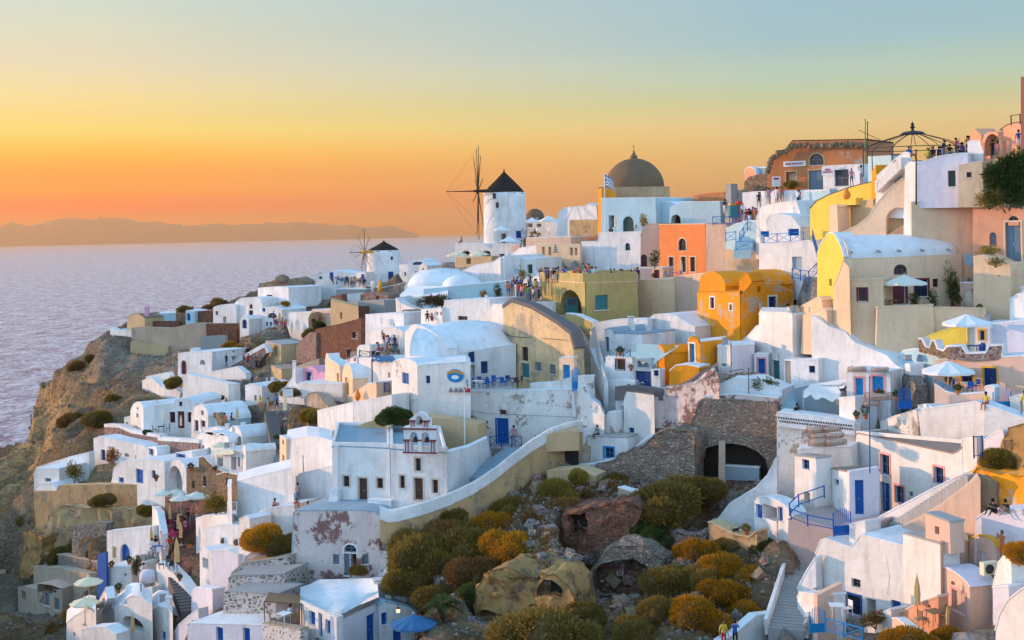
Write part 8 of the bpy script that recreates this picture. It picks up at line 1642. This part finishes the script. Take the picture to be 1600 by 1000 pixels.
if HAZE:
    M1 = MB().box((0, 0, 500), (124000, 124000, 1020)); me = bpy.data.meshes.new('haze'); me.from_pydata([tuple(v) for v in M1.v], [], M1.f); m = bpy.data.materials.new('haze'); m.use_nodes = True; nt = m.node_tree; nt.nodes.remove(nt.nodes['Principled BSDF'])
    vp = nt.nodes.new('ShaderNodeVolumePrincipled'); vp.inputs['Color'].default_value = (1, .56, .24, 1); vp.inputs['Density'].default_value = 3.2e-5; vp.inputs['Anisotropy'].default_value = .3; nt.links.new(vp.outputs[0], nt.nodes['Material Output'].inputs['Volume'])
    me.materials.append(m); o = bpy.data.objects.new('haze', me); C.objects.link(o); o['kind'] = 'stuff'; o['label'] = 'thin evening haze over the sea'; o['category'] = 'haze'
SUN_EL, SUN_AZ = math.radians(6.5), math.radians(-70)      # azimuth: left of the view direction
w = bpy.data.worlds.new('World'); bpy.context.scene.world = w; w.use_nodes = True; nt = w.node_tree; bg = nt.nodes['Background']
sky = nd(nt, 'ShaderNodeTexSky', sky_type='NISHITA'); sky.sun_disc = False; sky.sun_elevation = SUN_EL; sky.sun_rotation = SUN_AZ; sky.air_density = 1.2; sky.dust_density = 1.5; sky.ozone_density = 1.5
tc = nd(nt, 'ShaderNodeTexCoord'); sp = nd(nt, 'ShaderNodeSeparateXYZ'); nt.links.new(tc.outputs['Generated'], sp.inputs[0])
def ramp(stops, k=1.):
    r = nd(nt, 'ShaderNodeValToRGB'); e = r.color_ramp.elements
    while len(e) > 1: e.remove(e[0])
    for i, (p_, c) in enumerate(stops):
        q = e[0] if i == 0 else e.new(p_); q.position = p_; q.color = (*c, 1)
    nt.links.new(sp.outputs[2], r.inputs[0]); return r.outputs[0]
rl = ramp([(0.0000, (1.168, 0.013, 0.004)), (0.0251, (1.168, 0.013, 0.004)), (0.0367, (1.079, 0.242, 0.004)), (0.0507, (1.009, 0.274, 0.004)), (0.0647, (0.997, 0.464, 0.004)), (0.0809, (0.911, 0.665, 0.133)), (0.1065, (0.820, 0.650, 0.284)), (0.1298, (0.696, 0.623, 0.440)), (0.1530, (0.605, 0.626, 0.491)), (0.1763, (0.508, 0.618, 0.553)), (.3, (.40, .60, .80)), (.7, (.20, .36, .56))])
rr = ramp([(0.0000, (0.516, 0.297, 0.152)), (0.0052, (0.516, 0.297, 0.152)), (0.0175, (0.606, 0.348, 0.148)), (0.0372, (0.713, 0.427, 0.160)), (0.0569, (0.755, 0.491, 0.189)), (0.0766, (0.751, 0.579, 0.276)), (0.0963, (0.497, 0.572, 0.342)), (0.1111, (0.388, 0.571, 0.474)), (0.1259, (0.334, 0.538, 0.523)), (0.1406, (0.261, 0.501, 0.600)), (0.1751, (0.243, 0.454, 0.587)), (.3, (.32, .54, .76)), (.7, (.18, .34, .56))])
rb = ramp([(0, (.53, .71, .90)), (.06, (.56, .77, .99)), (.15, (.50, .74, 1.0)), (.4, (.20, .35, .53)), (1, (.10, .22, .38))])
azf = rng(nt, sp.outputs[0], -.30, .20)
front = mixc(nt, azf, rl, rr)
full = mixc(nt, rng(nt, sp.outputs[1], .86, .25), front, rb)
kk = nd(nt, 'ShaderNodeVectorMath'); kk.operation = 'SCALE'; nt.links.new(full, kk.inputs[0]); nt.links.new(rng(nt, sp.outputs[1], .86, .3, 1.0, 2.75), kk.inputs[3])
mp = nd(nt, 'ShaderNodeMapping'); mp.inputs['Scale'].default_value = (1.2, 1.2, 14); nt.links.new(tc.outputs['Generated'], mp.inputs[0]); k2 = nd(nt, 'ShaderNodeVectorMath'); k2.operation = 'SCALE'; nt.links.new(kk.outputs[0], k2.inputs[0]); nt.links.new(rng(nt, noise(nt, mp.outputs[0], 1.6, 5, .6), .3, .7, .955, 1.045), k2.inputs[3]); kk = k2
b2 = nd(nt, 'ShaderNodeBackground'); nt.links.new(kk.outputs[0], b2.inputs[0]); b2.inputs[1].default_value = 1.
nt.links.new(sky.outputs[0], bg.inputs[0]); bg.inputs[1].default_value = .05
ash = nd(nt, 'ShaderNodeAddShader'); nt.links.new(bg.outputs[0], ash.inputs[0]); nt.links.new(b2.outputs[0], ash.inputs[1]); nt.links.new(ash.outputs[0], nt.nodes['World Output'].inputs[0])
L = bpy.data.lights.new('sun', 'SUN'); L.energy = 5.0; L.angle = math.radians(.8); L.color = (1, .56, .28); lo = bpy.data.objects.new('sun', L); C.objects.link(lo)
sd = V((math.sin(SUN_AZ)*math.cos(SUN_EL), math.cos(SUN_AZ)*math.cos(SUN_EL), math.sin(SUN_EL))); lo.rotation_euler = sd.to_track_quat('Z', 'Y').to_euler(); lo.location = (-60, 60, 160)
cam = bpy.data.cameras.new('camera'); co = bpy.data.objects.new('camera', cam); C.objects.link(co); co.location = CAM
co.rotation_euler = (Matrix.Rotation(RA, 4, 'Y')@Matrix.Rotation(math.pi/2, 4, 'X')).to_euler()
cam.sensor_width = 36; cam.lens = 36*F/1600; cam.shift_y = -(500-362)/1600; cam.clip_start = .5; cam.clip_end = 150000
sc = bpy.context.scene; sc.camera = co
for o in PROT:                         # the prototypes themselves are not part of the place
    def rm(q):
        for ch in list(q.children): rm(ch)
        bpy.data.objects.remove(q)
    rm(o)
sc.view_settings.view_transform = 'Standard'; sc.view_settings.look = 'None'; sc.view_settings.exposure = 0; sc.view_settings.gamma = 1
sc.cycles.max_bounces = 5; sc.cycles.diffuse_bounces = 3; sc.cycles.transparent_max_bounces = 6; sc.cycles.volume_bounces = 0; sc.cycles.volume_max_steps = 64
